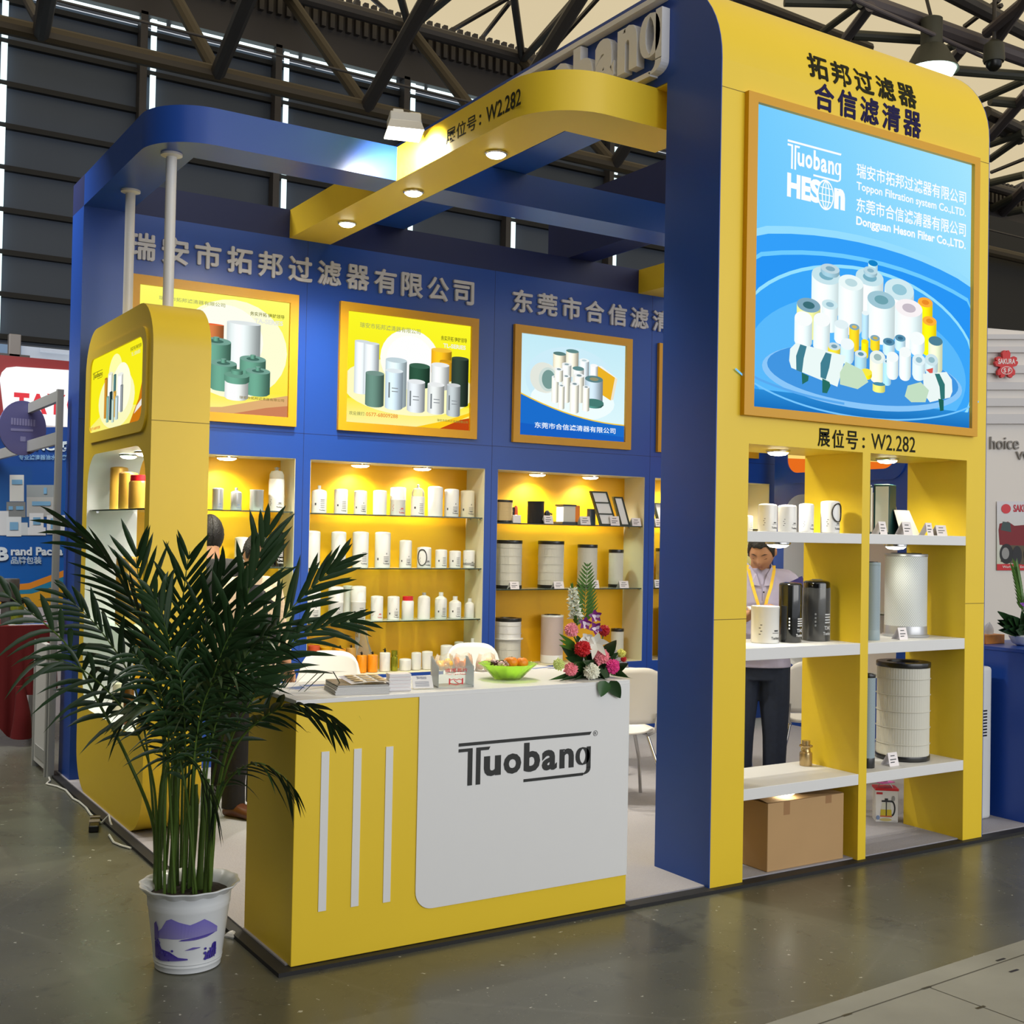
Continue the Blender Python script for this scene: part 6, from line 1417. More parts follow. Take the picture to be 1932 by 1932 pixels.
def limb(mb, pts, rs, seg=14):
    P_ = catmull([Vector(p) for p in pts], 6); R_ = []
    for i in range(len(pts)-1): R_ += [rs[i]+(rs[i+1]-rs[i])*k/6 for k in range(6)]
    return mb.tube(P_, R_+[rs[-1]], seg)
def head_pt(az, el):
    """az 0 = face front (-y), el up; returns a point about the head centre (m)"""
    g = lambda a0, e0, sa, se: math.exp(-((az-a0)/sa)**2-((el-e0)/se)**2)
    x, y, z = math.sin(az)*math.cos(el), -math.cos(az)*math.cos(el), math.sin(el)
    fr = max(0, math.cos(az))*math.cos(el)
    r = Vector((x*.077, y*.098, z*.118))
    if z < 0: r.x *= 1-.30*(-z)**1.3; r.y = r.y*(1-.10*(-z)) if y < 0 else r.y*(1-.25*(-z))
    push = .020*g(0, -.16, .17, .17)+.010*g(0, .0, .12, .22)+.006*g(0, -.52, .28, .10)-.006*g(0, -.64, .25, .06)+.010*g(0, -.86, .35, .14)
    push += -.009*g(.42, .06, .22, .12)-.009*g(-.42, .06, .22, .12)+.005*g(.42, .25, .3, .09)+.005*g(-.42, .25, .3, .09)+.006*g(.6, -.15, .25, .2)+.006*g(-.6, -.15, .25, .2)
    d = Vector((x*.5, y, z*.25)).normalized(); return r+d*push
def head_mesh(mb, M, nu=40, nv=28):
    b = len(mb.v)
    for j_ in range(nv+1):
        el = -PI/2+PI*j_/nv
        for i in range(nu): mb.v.append(tuple(M @ head_pt(-PI+2*PI*i/nu, el*.999)))
    for j_ in range(nv):
        for i in range(nu): l = (i+1) % nu; mb.f.append((b+j_*nu+i, b+j_*nu+l, b+(j_+1)*nu+l, b+(j_+1)*nu+i)); mb.mi.append(0)
    for s_ in (-1, 1):   # ears
        ME = M @ Matrix.Translation((s_*.078, .008, -.005)) @ Matrix.Rotation(s_*.35, 4, 'Z')
        mb.lathe([(0, -.031), (.010, -.028), (.016, -.010), (.019, .012), (.013, .028), (0, .032)], 12, ME @ Matrix.Diagonal((.45, 1, 1, 1)))
    return mb
def cap_hair(M, parent, top=1.07, fringe=.62, nape=-.35, seed=1):
    """short hair: a shell over crown, sides and nape"""
    rnd = random.Random(seed); b = MB(); nu, nv = 44, 20
    def edge(az): f = (1+math.cos(az))/2; return nape+(fringe-nape)*f**.8 if abs(az) < 2.2 else nape
    def e2(az):
        a = abs(az)
        return fringe-.10*math.sin(az*9)*.3 if a < .75 else (fringe+(.05-fringe)*(a-.75)/.35 if a < 1.1 else (-.12 if a < 1.35 else (.18 if a < 1.75 else nape)))
    for i in range(nu+1):
        az = -PI+2*PI*i/nu; e = e2(az)
        for j_ in range(nv+1):
            el = e+(PI/2-e)*j_/nv; k = top*(1+.02*math.sin(az*17+j_*2.1)+rnd.uniform(-.012, .012))*(1 if j_ else .99)
            b.v.append(tuple(M @ (head_pt(az, min(el, 1.569))*k)))
    for i in range(nu):
        for j_ in range(nv): p = i*(nv+1)+j_; b.f.append((p, p+nv+1, p+nv+2, p+1)); b.mi.append(0)
    o = b.build('hair', HAIRM, parent, 70); s_ = o.modifiers.new('thick', 'SOLIDIFY'); s_.thickness = .012; s_.offset = -1
def face(M, parent, down=True):
    def strip(name, pts, w_, m, lift=.0012):
        b = MB(); L = []
        for az, el in pts: L.append((az, el))
        for i in range(len(L)):
            az, el = L[i]; k = math.sin(PI*(i+.35)/(len(L)-.3))
            for d in (-1, 1):
                p = head_pt(az, el+d*w_*k); b.v.append(tuple(M @ (p*(1+lift/.1))))
        for i in range(len(L)-1): b.f.append((2*i, 2*i+2, 2*i+3, 2*i+1)); b.mi.append(0)
        b.build(name, m, parent, 60)
    for s_ in (-1, 1):
        strip('eyebrow', [(s_*(.16+.10*k), .235+.05*math.sin(PI*k/5)) for k in range(6)], .022, HAIRM)
        strip('eyelid_line', [(s_*(.22+.08*k), .02-.02*math.sin(PI*k/5)) for k in range(6)], .014, HAIRM)
        strip('nostril', [(s_*(.05+.02*k), -.30) for k in range(4)], .012, LIP)
    strip('upper_lip', [(-.26+.052*k, -.525+.012*math.cos((k-5)*.6)) for k in range(11)], .030, LIP); strip('lower_lip', [(-.21+.042*k, -.60) for k in range(11)], .03, LIP)
def hand(mb, W, D, U, size=.18, curl=.6):
    """palm at wrist W, pointing along D, back of the hand along U; five curled fingers"""
    W, D, U = Vector(W), Vector(D).normalized(), Vector(U).normalized(); S = D.cross(U).normalized(); U = S.cross(D).normalized()
    loft(mb, [(W, S*.024, U*.017), (W+D*.03, S*.036, U*.016), (W+D*.07, S*.041, U*.014), (W+D*.088, S*.038, U*.011)], 12)
    for k, (off, L) in enumerate(((-.03, .064), (-.010, .074), (.011, .070), (.030, .054))):
        p = W+D*.08+S*off; a = 0; pts = [p-D*.02, p]
        for sgm in (.45, .32, .23): a += curl; p = p+(D*math.cos(a)-U*math.sin(a))*L*sgm; pts.append(p)
        mb.tube(pts, [.0088, .0086, .008, .0074, .0062], 8)
    p = W+D*.03-S*.03; mb.tube([p, p-S*.018+D*.022-U*.012, p-S*.016+D*.048-U*.026, p-S*.006+D*.066-U*.034], [.011, .0105, .009, .007], 8)
def remesh(o, vs):
    m = o.modifiers.new('skin_remesh', 'REMESH'); m.mode = 'VOXEL'; m.voxel_size = vs; m.use_smooth_shade = True
def person(label, x, y, rz, H=1.72, shirt=None, trousers=None, head_yaw=0, head_pitch=0, arms=None, vs=.008, seed=1, nape=-.35, hair_top=1.07, shoes=(40, 26, 20), z0=.022):
    """local frame: front is -y. H standing height"""
    t = thing('person', label, 'person', (x, y, z0), rz); k = H/1.72
    hipz, shz, neckz, hc = .92*k, 1.41*k, 1.46*k, 1.595*k
    MH = Matrix.Translation((0, -.035*k+(-.045 if head_pitch > .4 else 0), hc-(.035 if head_pitch > .4 else 0))) @ Matrix.Rotation(head_yaw, 4, 'Z') @ Matrix.Rotation(head_pitch, 4, 'X') @ Matrix.Scale(k, 4)
    b = MB(); head_mesh(b, MH)
    loft(b, [((0, .02, shz-.02), (.07, 0, 0), (0, .06, 0)), ((0, .015, neckz), (.056, 0, 0), (0, .058, 0)), ((0, -.005, neckz+.06*k), (.055, 0, 0), (0, .06, 0)), ((0, -.015, neckz+.11*k), (.052, 0, 0), (0, .06, 0))], 16)
    torso = [((0, 0, hipz-.06), (.155, 0, 0), (0, .105, 0)), ((0, 0, hipz+.06), (.150, 0, 0), (0, .10, 0)), ((0, 0, hipz+.18), (.145, 0, 0), (0, .10, 0)), ((0, .0, hipz+.33), (.165, 0, 0), (0, .112, 0)), ((0, .01, shz-.08), (.175, 0, 0), (0, .105, 0)), ((0, .015, shz-.01), (.14, 0, 0), (0, .08, 0)), ((0, .015, shz+.03), (.075, 0, 0), (0, .062, 0))]
    loft(b, torso, 20)
    arms = arms or {}
    for s_ in (-1, 1):
        A_ = arms.get(s_, ((s_*.26, .02, shz-.31), (s_*.27, -.04, hipz-.02))); sh = (s_*.175, .012, shz-.05)
        limb(b, [(s_*.10, .012, shz-.03), sh, A_[0], A_[1]], [.06, .055, .042, .030])
        el, wr = Vector(A_[0]), Vector(A_[1]); hand(b, wr, (wr-el), (0, .2, 1) if s_ in arms else (s_, 0, .0), curl=.55 if s_ in arms else .3)
        limb(b, [(s_*.085, 0, hipz-.02), (s_*.095, -.005, hipz*.55), (s_*.095, .015, .1)], [.095, .062, .042])
    o = b.build('body', SKIN, t); remesh(o, vs)
    cap_hair(MH, t, hair_top, .62, nape, seed); face(MH, t)
    if shirt:
        b = MB(); loft(b, [((0, 0, hipz-.045), (.188, 0, 0), (0, .135, 0)), ((0, 0, hipz+.02), (.178, 0, 0), (0, .125, 0))]+[(c, Vector(ax)*1.09+Vector((.004, 0, 0)), Vector(ay)*1.10) for c, ax, ay in torso[1:-1]]+[((0, .012, shz+.045), (.085, 0, 0), (0, .075, 0))], 24)
        for s_ in (-1, 1):
            A_ = arms.get(s_, ((s_*.26, .02, shz-.31), (s_*.27, -.04, hipz-.02))); el, wr = Vector(A_[0]), Vector(A_[1])
            limb(b, [(s_*.08, .012, shz-.02), (s_*.18, .012, shz-.055), el, el.lerp(wr, .82)], [.07, .068, .056, .044])
        o = b.build('shirt', shirt, t); remesh(o, vs)
    if trousers:
        b = MB(); loft(b, [((0, 0, hipz-.0), (.160, 0, 0), (0, .112, 0)), ((0, 0, hipz-.05), (.168, 0, 0), (0, .116, 0)), ((0, 0, hipz-.12), (.165, 0, 0), (0, .11, 0))], 20)
        for s_ in (-1, 1): limb(b, [(s_*.085, 0, hipz-.04), (s_*.092, -.01, hipz*.72), (s_*.097, -.012, hipz*.5), (s_*.097, .012, .2), (s_*.098, .012, .05)], [.098, .088, .072, .064, .066])
        o = b.build('trousers', trousers, t); remesh(o, vs)
    SH = mat('shoe_%d' % shoes[0], shoes, .3)
    for s_ in (-1, 1):
        b = MB(); loft(b, [((s_*.1, .06, .03), (.035, 0, 0), (0, 0, .03)), ((s_*.1, .03, .045), (.042, 0, 0), (0, 0, .045)), ((s_*.1, -.03, .045), (.043, 0, 0), (0, 0, .045)), ((s_*.1, -.10, .034), (.046, 0, 0), (0, 0, .034)), ((s_*.1, -.165, .024), (.036, 0, 0), (0, 0, .024)), ((s_*.1, -.19, .018), (.015, 0, 0), (0, 0, .014))], 14)
        b.build('shoe', SH, t, 60)
    return t, MH, shz, hipz
LAV = mat('lavender_shirt', (176, 172, 204), .8, noise=.05, nscale=14, bump=.1); NAVYC = mat('navy_cloth', (54, 48, 120), .8); JEAN = mat('dark_denim', (30, 40, 62), .85, noise=.25, nscale=40)
mx = at_y(1434, 1100, .98)
t, MH, shz, hipz = person('person in lavender shirt and dark jeans looking down at a notebook behind the tower', mx.x, .98, -.66, 1.70, LAV, JEAN, -.30, .58,
       {1: ((.25, -.04, 1.07), (.06, -.245, 1.20)), -1: ((-.27, -.03, 1.07), (-.08, -.235, 1.18))}, .007, 3)
# collar, placket, buttons, sleeve patch, pocket trim, lanyard
def onshirt(a, z_, lift=.004):   # point on the shirt front, a = sideways metres
    for i in range(1): pass
    q = max(0, min(1, (z_-(hipz+.18))/(shz-.08-hipz-.18))); rx = .163+.025*q; ry = .113+.012*q if z_ < shz-.08 else .117-.03*(z_-shz+.08)/.07
    return (a, .006-ry*math.sqrt(max(0, 1-(a/rx)**2))-lift, z_)
b = MB()
for s_ in (-1, 1):
    b.add([(s_*.012, -.105, shz-.055), (s_*.062, -.104, shz-.050), (s_*.084, -.035, shz+.03), (s_*.058, -.055, shz+.055), (s_*.03, -.085, shz+.012)], [(0, 1, 2, 3, 4)])
    b.add([(s_*.084, -.035, shz+.03), (s_*.085, .04, shz+.045), (s_*.07, .05, shz+.075), (s_*.058, -.055, shz+.055)], [(0, 1, 2, 3)])
o = b.build('collar', LAV, t); s_ = o.modifiers.new('thick', 'SOLIDIFY'); s_.thickness = .003
b = MB()
for i in range(8): z0, z1 = hipz+.0+.055*i, hipz+.055*(i+1); b.add([onshirt(-.002, z0), onshirt(.002, z0), onshirt(.002, z1), onshirt(-.002, z1)], [(0, 1, 2, 3)])
b.build('placket_seam', mat('shirt_seam', (120, 116, 150)), t)
for z_ in (shz-.09, shz-.17, shz-.25, shz-.33): MB().lathe([(0, 0), (.005, 0), (.005, .002), (0, .002)], 10, Matrix.Translation(onshirt(.008, z_, .004)) @ Matrix.Rotation(PI/2, 4, 'X')).build('button', BLK, t)
MB().add([onshirt(.075, shz-.17), onshirt(.15, shz-.165), onshirt(.15, shz-.152), onshirt(.075, shz-.157)], [(0, 1, 2, 3)]).build('pocket_trim', mat('tan_leather', (170, 100, 50), .6), t)
b = MB(); limb(b, [(.182, .014, shz-.025), (.225, .008, shz-.12), (.247, -.01, shz-.22)], [.069, .069, .064]); b.build('sleeve_patch', NAVYC, t, 60)
YL = mat('yellow_ribbon', (242, 202, 60), .5); b = MB()
for s_, pts in ((1, [(.078, -.01, shz+.062), (.072, -.06, shz+.03), (.050, -.112, shz-.06), (.026, -.130, shz-.13), (.008, -.138, shz-.21)]), (-1, [(-.078, -.01, shz+.062), (-.072, -.06, shz+.03), (-.054, -.112, shz-.06), (-.034, -.130, shz-.13), (-.008, -.138, shz-.21)])):
    for i in range(len(pts)-1):
        p, q = Vector(pts[i]), Vector(pts[i+1]); b.add([p+Vector((-.009, -.003, 0)), p+Vector((.009, -.003, 0)), q+Vector((.009, -.003, 0)), q+Vector((-.009, -.003, 0))], [(0, 1, 2, 3)])
o = b.build('lanyard', YL, t); s_ = o.modifiers.new('thick', 'SOLIDIFY'); s_.thickness = .002
nb = thing('notebook', 'small tan notebook held open in front of the lavender shirt', 'notebook', t.matrix_world @ Vector((-.02, -.33, 1.215)), -.66); M_ = Matrix.Rotation(math.radians(4), 4, 'X')
MB().box(-.085, .085, -.06, .06, 0, .004, M=M_).build('cover', mat('tan_cover', (176, 140, 100), .6), nb); MB().box(-.08, .08, -.056, .056, .004, .010, M=M_).build('pages', CARD, nb)
# two people beyond the palm
p1 = at_y(402, 1080, 2.95)
person('person with short black hair and black jacket beside the cabinet, back turned', p1.x-.02, 2.95, math.radians(172), 1.69, mat('black_jacket', (26, 26, 30), .7), mat('black_trousers', (18, 18, 20), .8), 0, 0, None, .012, 5, nape=-.95, hair_top=1.13, shoes=(60, 36, 22))
p2 = at_y(476, 1080, 2.35)
t2_, MH2, shz2, hz2 = person('person in beige knit and dark vest behind the palm, face half hidden by leaves', p2.x, 2.35, math.radians(28), 1.585, mat('beige_knit', (226, 202, 172), .85, bump=.5, nscale=60), mat('black_trousers', (18, 18, 20), .8), -.5, .25, None, .010, 8, hair_top=1.12, shoes=(90, 50, 30))
b = MB(); loft(b, [((0, 0, hz2-.04), (.188, 0, 0), (0, .13, 0)), ((0, 0, hz2+.18), (.172, 0, 0), (0, .122, 0)), ((0, .01, shz2-.1), (.178, 0, 0), (0, .128, 0)), ((-.06, .01, shz2-.0), (.09, 0, 0), (0, .095, 0))], 20); b.build('vest', mat('black_vest', (30, 30, 36), .7), t2_, 60)
# ================================================================== neighbouring stands and floor details
# left: the stand behind ours
NX0 = -2.11
fr = thing('booth_frame', 'grey aluminium stand frame with slanting rails at far left', 'booth frame', (NX0, 3.95, 0))
ALU = mat('aluminium_profile', (176, 178, 176), .4, metal=.3)
zt_ = at_x(113, 735, NX0).z
def Lx(u, v, X=NX0): return at_x(u, v, X)
py_ = at_z(107, 1466, 0).y
zpt = at_y(112, 735, py_).z
MB().box(NX0-.02, NX0+.02, py_-.02, py_+.02, 0, zpt).build('post', ALU, fr, world=True)
for a, b_, c, d in (((116, 737), (0, 792), (116, 757), (0, 812)), ((112, 815), (0, 862), (112, 838), (0, 884))):
    A, B_, C, D_ = Lx(*a), Lx(*b_), Lx(*c), Lx(*d); y0, y1 = py_, min(max(B_.y, 6), 9.5)
    zt0, zb0 = at_y(*a, py_).z, at_y(*c, py_).z
    MB().box(NX0-.015, NX0+.015, y0, 9.0, zb0, zt0).build('rail', ALU, fr, world=True)
WPN = mat('white_panel_board', (205, 206, 204), .45)
t = thing('side_panel', 'low white panel standing on the floor left of the blue wall end', 'panel', (NX0, py_, 0)); z1 = at_y(100, 1217, py_+.1).z
MB().box(NX0-.02, NX0+.02, py_+.03, py_+.47, 0.04, z1).build('board', WPN, t, world=True); MB().box(NX0-.03, NX0+.03, py_+.03, py_+.06, 0, z1+.01).box(NX0-.03, NX0+.03, py_+.44, py_+.47, 0, z1+.01).box(NX0-.024, NX0-.02, py_+.1, py_+.40, .08, .16).build('edge_trim', ALU, t, world=True)
# oval hanging sign on the frame
oc = Lx(42, 808, NX0-.06); oc_y = min(oc.y, 5.2); oc = at_y(42, 808, 5.0)
sg = thing('round_sign', 'round violet number sign hung on the aluminium frame at far left', 'sign', (oc.x, 5.0, oc.z)); R_ = 46*depth(oc)/FPX
sf = lambda a, c, h: Vector((a*math.cos(-.25)-h*math.sin(-.25)*-1*0, a*math.sin(-.25)*-1-h, c))
ell_ = arc(0, 0, R_*.98, R_*1.12, 0, 2*PI, 36)[:-1]
MB().prism(ell_, 0, .03, sf).build('disc', mat('violet_vinyl', (104, 104, 160), .45), sg, 40)
b = MB()
for q in range(9): b.prism([(-R_*.5+q*R_*.115, R_*.1), (-R_*.42+q*R_*.115, R_*.1), (-R_*.42+q*R_*.115, R_*.38), (-R_*.5+q*R_*.115, R_*.38)], .03, .031, sf)
b.prism([(-R_*.5, -R_*.15), (R_*.42, -R_*.12), (R_*.42, -R_*.03), (-R_*.5, -R_*.05)], .03, .031, sf).prism([(-R_*.1, -R_*.55), (R_*.12, -R_*.55), (R_*.12, -R_*.35), (-R_*.1, -R_*.35)], .03, .031, sf)
b.build('pale_lettering', mat('pale_violet', (150, 150, 196), .5), sg)
# blue banner wall
BY = 6.6
bl, br_, bt, bb_ = at_y(-60, 900, BY), at_y(118, 900, BY), at_y(60, 770, BY), at_y(60, 1142, BY)
bn = thing('banner_wall', 'blue printed banner wall showing stacked white cartons, far left', 'banner', (bl.x, BY, bb_.z))
x0b, x1b, z0b, z1b = bl.x, br_.x+1.6, .0, at_y(60, 801, BY).z
MB().box(x0b, x1b, BY, BY+.05, z0b, z1b).build('board', mat('pale_board', (186, 182, 190), .6), bn, world=True)
P = Print(lambda a, c, h: (*(lambda p: (p.x, BY-.001-h, p.z))(at_y(a, c, BY)),))
# printed shapes are given where they sit on the banner
def Q(u0, u1, v0, v1, c, c2=None): P._f([(u0, v1), (u1, v1), (u1, v0), (u0, v0)], [c, c, c2 or c, c2 or c])
Q(-40, 190, 806, 1145, (0, 92, 176), (22, 60, 132)); Q(-40, 60, 880, 1000, (30, 90, 150), (20, 70, 140))
P.poly([(-40, 1128), (60, 1118), (190, 1085), (190, 1145), (-40, 1145)], (200, 150, 40)); P.poly([(-40, 1118), (55, 1112), (190, 1062), (190, 1078), (60, 1120), (-40, 1124)], (30, 120, 160)); P.poly([(-40, 1110), (55, 1100), (190, 1050), (190, 1062), (55, 1112), (-40, 1118)], (206, 130, 40))
for q in ((18, 45, 896, 946, (200, 205, 206)), (12, 48, 947, 976, (120, 126, 130)), (50, 106, 915, 938, (140, 150, 156)), (50, 104, 938, 975, (166, 170, 172)), (-10, 16, 964, 1010, (196, 202, 210)), (12, 40, 975, 1012, (200, 208, 216)), (40, 52, 986, 1010, (190, 200, 208)), (55, 82, 968, 1000, (206, 212, 220)), (52, 86, 995, 1010, (206, 212, 220)), (88, 125, 972, 1008, (206, 212, 220))): Q(*q)
for q in ((22, 42, 905, 914), (16, 24, 955, 962), (30, 44, 955, 962), (60, 95, 946, 954), (82, 88, 920, 932), (18, 34, 985, 1000), (62, 76, 976, 990), (95, 112, 978, 998)): Q(*q, (110, 160, 200))
def PT(body, u0, u1, v0, v1, c, bold=.02):
    P.h += 1; k = len(P.mb.f); put_text(P.mb, body, u0, u1, v1, v0, lambda a, d, h: P.fn(a, d, .0004*P.h), 0, bold); P.c += [lin(c)]*sum(len(f) for f in P.mb.f[k:])
PT('B', -8, 16, 1032, 1058, (196, 210, 222), .05); PT('rand Packa', 20, 118, 1032, 1048, (196, 210, 222), .04); PT('品牌包装', 20, 78, 1050, 1064, (170, 190, 206)); PT('专业滤清器油水分离', 35, 125, 858, 868, (120, 160, 200)); PT('NC 源', 66, 135, 832, 852, (200, 216, 228), .04)
P.build('banner_print', INK, bn)
# TAY light sign in a red surround
TY = 9.0
sx0, sx1 = at_y(-60, 700, TY).x, at_y(140, 700, TY).x+1.5; sz0, sz1 = at_y(60, 800, TY).z, at_y(60, 675, TY).z
ls = thing('light_sign', 'large lit white sign with red letters in a dark red surround, far left', 'light sign', (sx0, TY, sz0))
MB().box(sx0, sx1, TY, TY+.3, 0, sz1).build('red_surround', mat('dark_red_panel', (124, 22, 26), .5), ls, world=True)
a0, a1 = at_y(0, 700, TY), at_y(-20, 700, TY)
pl = [(at_y(u, v, TY-.02).x, at_y(u, v, TY-.02).z) for u, v in ((10, 800), (180, 812), (180, 702), (30, 692), (12, 694), (4, 702), (0, 714))]
MB().prism(pl, 0, .04, lambda a, c, h: (a, TY-h, c)).build('lit_face', emis('white_sign_face', (255, 255, 255), 1.05), ls, world=True)
b = MB(); L3 = lambda a, c, h: (a, TY-.045-h, c)
def TT_(ch, u0, u1, v0, v1): p, q = at_y(u0, v1, TY), at_y(u1, v0, TY); put_text(b, ch, p.x, q.x, p.z, q.z, L3, .0, .05)
TT_('T', 24, 54, 743, 778); TT_('A', 52, 88, 745, 780); TT_('Y', 86, 122, 746, 782); TT_('O', 124, 158, 747, 784)
b.build('red_letters', emis('red_letter_glow', (240, 70, 80), .9), ls, world=True)
lp2 = at_y(33, 668, TY-.1); t = thing('spot_lamp', 'small grey spot lamp on top of the red sign surround', 'lamp', (lp2.x, TY+.1, sz1)); MB().box(-.06, .06, -.04, .04, 0, .24).build('lamp_housing', mat('lamp_grey', (110, 106, 104), .4), t, bevel=.01); MB().box(-.15, .15, -.04, .04, -.0, .03).build('bracket', STEELD, t)
# red draped table with products
TBY = 5.3; tz = at_y(60, 1180, TBY).z; tx0, tx1 = at_y(-80, 1200, TBY).x, at_y(104, 1200, TBY).x
t = thing('draped_table', 'table under a deep red cloth at far left', 'table', (tx0, TBY, 0)); REDC = mat('deep_red_cloth', (96, 4, 8), .9)
MB().box(tx0, tx1, TBY, TBY+.7, tz-.03, tz-.004).build('tabletop', WPN, t, world=True)
def drape(i, j_): x = tx0+(tx1-tx0)*i; lo = tz*(.42 if i > .62 else .12+.05*math.sin(i*20)); return (x, TBY-.02-.02*j_*abs(math.sin(i*23))-.02*j_, tz-(tz-lo)*j_)
MB().grid(drape, 40, 8).grid(lambda i, j_: (tx0+(tx1-tx0)*i, TBY-.02+.72*j_, tz), 6, 4).grid(lambda i, j_: (tx1+.01+.03*j_*math.sin(i*14)**2, TBY-.02+.72*i, tz-(tz*.55)*j_), 12, 6).build('cloth', REDC, t, 60, world=True)
limb_ = MB(); limb(limb_, [(at_y(38, 1300, TBY-.06).x, TBY-.06, tz*.5), (at_y(42, 1330, TBY-.06).x, TBY-.07, tz*.25), (at_y(40, 1370, TBY-.06).x, TBY-.06, .06)], [.03, .06, .075]); limb_.build('cloth_knot', REDC, t, 60, world=True)
for x in (tx0+.2, tx1-.06): MB().box(x, x+.04, TBY+.05, TBY+.65, .0, tz-.03).build('table_leg', WPN, t, world=True)
g = at_y(18, 1160, TBY+.2)
t = thing('product_can', 'dark grey product can on the red draped table', 'can', (g.x, TBY+.25, tz+.001)); MB().lathe([(.055, 0), (.055, .15), (.05, .16), (.075, .17), (.075, .33), (.07, .34), (0, .34)], 24).build('can', mat('grey_can_paint', (74, 72, 70), .35), t, 40)
g = at_y(33, 1165, TBY+.1); t = thing('glass_jar', 'small olive glass separator jar on the red draped table', 'jar', (g.x, TBY+.12, tz+.001)); MB().lathe([(.03, 0), (.045, .01), (.045, .09), (.03, .1), (.05, .11), (.05, .15), (.045, .16), (0, .16)], 24).build('jar', mat('olive_glass', (110, 120, 40), .15, coat=.5), t, 40); MB().lathe([(.052, .16), (.052, .19), (0, .19)], 20).build('cap', BLK, t, 40)
g = at_y(70, 1172, TBY+.05); t = thing('leaflet', 'blue and white leaflet lying on the red draped table', 'leaflet', (g.x, TBY+.02, tz+.001)); MB().box(-.2, .2, 0, .2, 0, .003).build('sheet', GLOSS, t); MB().box(-.15, .1, .04, .16, .003, .0035).build('printed_picture', mat('printed_blue', (70, 100, 160)), t)

# right: white stand with a flower emblem
SO = EYE+ray(1866, 1225)*12.5; SA = (RGT*.97+FWD*.30); SA.z = 0; SA.normalize(); SN = Vector((SA.y, -SA.x, 0))
if SN.dot(EYE-SO) < 0: SN = -SN
def on_wall(u, v, lift=0):
    d = ray(u, v); tt_ = (SO-EYE).dot(SN)/d.dot(SN); return EYE+d*tt_+SN*lift
sw = thing('exhibition_wall', 'white ribbed stand wall with red flower emblem, right edge', 'stand wall', (SO.x, SO.y, 0))
WW = mat('stand_white', (226, 220, 214), .5)
def wall_quad(u0, u1, v0, v1, lift, m, name, th=.0):
    A, B_, C, D_ = on_wall(u0, v1, lift), on_wall(u1, v1, lift), on_wall(u1, v0, lift), on_wall(u0, v0, lift); n = SN*-max(th, .02)
    b = MB(); b.add([A, B_, C, D_, A+n, B_+n, C+n, D_+n], [(0, 1, 2, 3), (7, 6, 5, 4), (0, 4, 5, 1), (1, 5, 6, 2), (2, 6, 7, 3), (3, 7, 4, 0)]); return b.build(name, m, sw, world=True)
base_l, base_r = on_wall(1700, 1225), on_wall(2080, 1225); top_z = on_wall(1900, 622).z
b = MB(); n = SN*-.1; A, B_ = Vector((base_l.x, base_l.y, 0)), Vector((base_r.x, base_r.y, 0)); U_ = Vector((0, 0, top_z)); b.add([A, B_, B_+U_, A+U_, A+n, B_+n, B_+U_+n, A+U_+n], [(0, 1, 2, 3), (7, 6, 5, 4), (0, 4, 5, 1), (1, 5, 6, 2), (2, 6, 7, 3), (3, 7, 4, 0)]); b.build('wall_panel', WW, sw, world=True)
for v0, v1 in ((632, 641), (655, 666), (690, 705), (722, 736), (752, 767), (782, 800)): wall_quad(1700, 2060, v0, v1, .05, mat('pale_rib', (206, 204, 206), .5), 'rib', .05)
WF = lambda u, v, h=0: on_wall(u, v, .06+h)
b = MB()
for ch, u0, u1, v0, v1 in (('hoice', 1866, 1920, 824, 848), ('W', 1915, 1940, 852, 868)): put_text(b, ch, u0, u1, v1, v0, lambda a, c, h: on_wall(a, c, .01+h), .015, .0)
b.build('grey_lettering', mat('grey_letter', (140, 136, 132), .5), sw, world=True)
em = MB()
out = []
for k in range(5):
    a = PI/2+2*PI*k/5
    for da, rr in ((-.62, .55), (-.42, .9), (-.2, 1.05), (-.06, 1.02), (0, .86), (.06, 1.02), (.2, 1.05), (.42, .9)): out.append((1888+21*rr*math.cos(a+da), 690-26*rr*math.sin(a+da)))
em.prism(out[::-1], 0, .03, lambda a, c, h: on_wall(a, c, .06+h)); em.build('red_flower_emblem', mat('red_emblem', (214, 50, 52), .4), sw, world=True)
b = MB(); E_ = lambda a, c, h: on_wall(a, c, .093); put_text(b, 'SAKURA', 1872, 1904, 689, 679, E_, 0, .03); put_text(b, 'S F', 1882, 1895, 705, 697, E_, 0, .03); put_polys(b, [q for q in stroke(arc(1888, 701, 10, 7, 0, 2*PI, 20)[:-1], 1.2, True)], E_)
b.build('emblem_lettering', mat('emblem_white', (240, 225, 225), .5), sw, world=True)
# poster with a tractor
po = thing('poster', 'poster of a dark red tractor on the white stand wall, right edge', 'poster', on_wall(1905, 1012, .012)); 
P = Print(lambda a, c, h: tuple(on_wall(a, c, .014+h)))
def Q2(u0, u1, v0, v1, c, c2=None): P._f([(u0, v1), (u1, v1), (u1, v0), (u0, v0)], [c, c, c2 or c, c2 or c])
Q2(1879, 1950, 946, 1076, (206, 212, 190), (220, 218, 226)); Q2(1879, 1950, 1064, 1076, (206, 40, 50)); P.poly([(1886, 1060), (1950, 1068), (1950, 1030), (1890, 1020)], (90, 80, 60))
P.poly([(1882, 1000), (1884, 988), (1900, 984), (1912, 992), (1935, 990), (1950, 996), (1950, 1030), (1884, 1028)], (128, 24, 34)); P.poly([(1886, 1000), (1890, 984), (1904, 986), (1906, 1004)], (60, 80, 80))
P.ell(1897, 1045, 13, 19, (32, 32, 34)); P.ell(1895, 1044, 7, 11, (150, 150, 150)); P.ell(1917, 1048, 9, 18, (36, 36, 40)); P.ell(1940, 1046, 11, 17, (34, 34, 36))
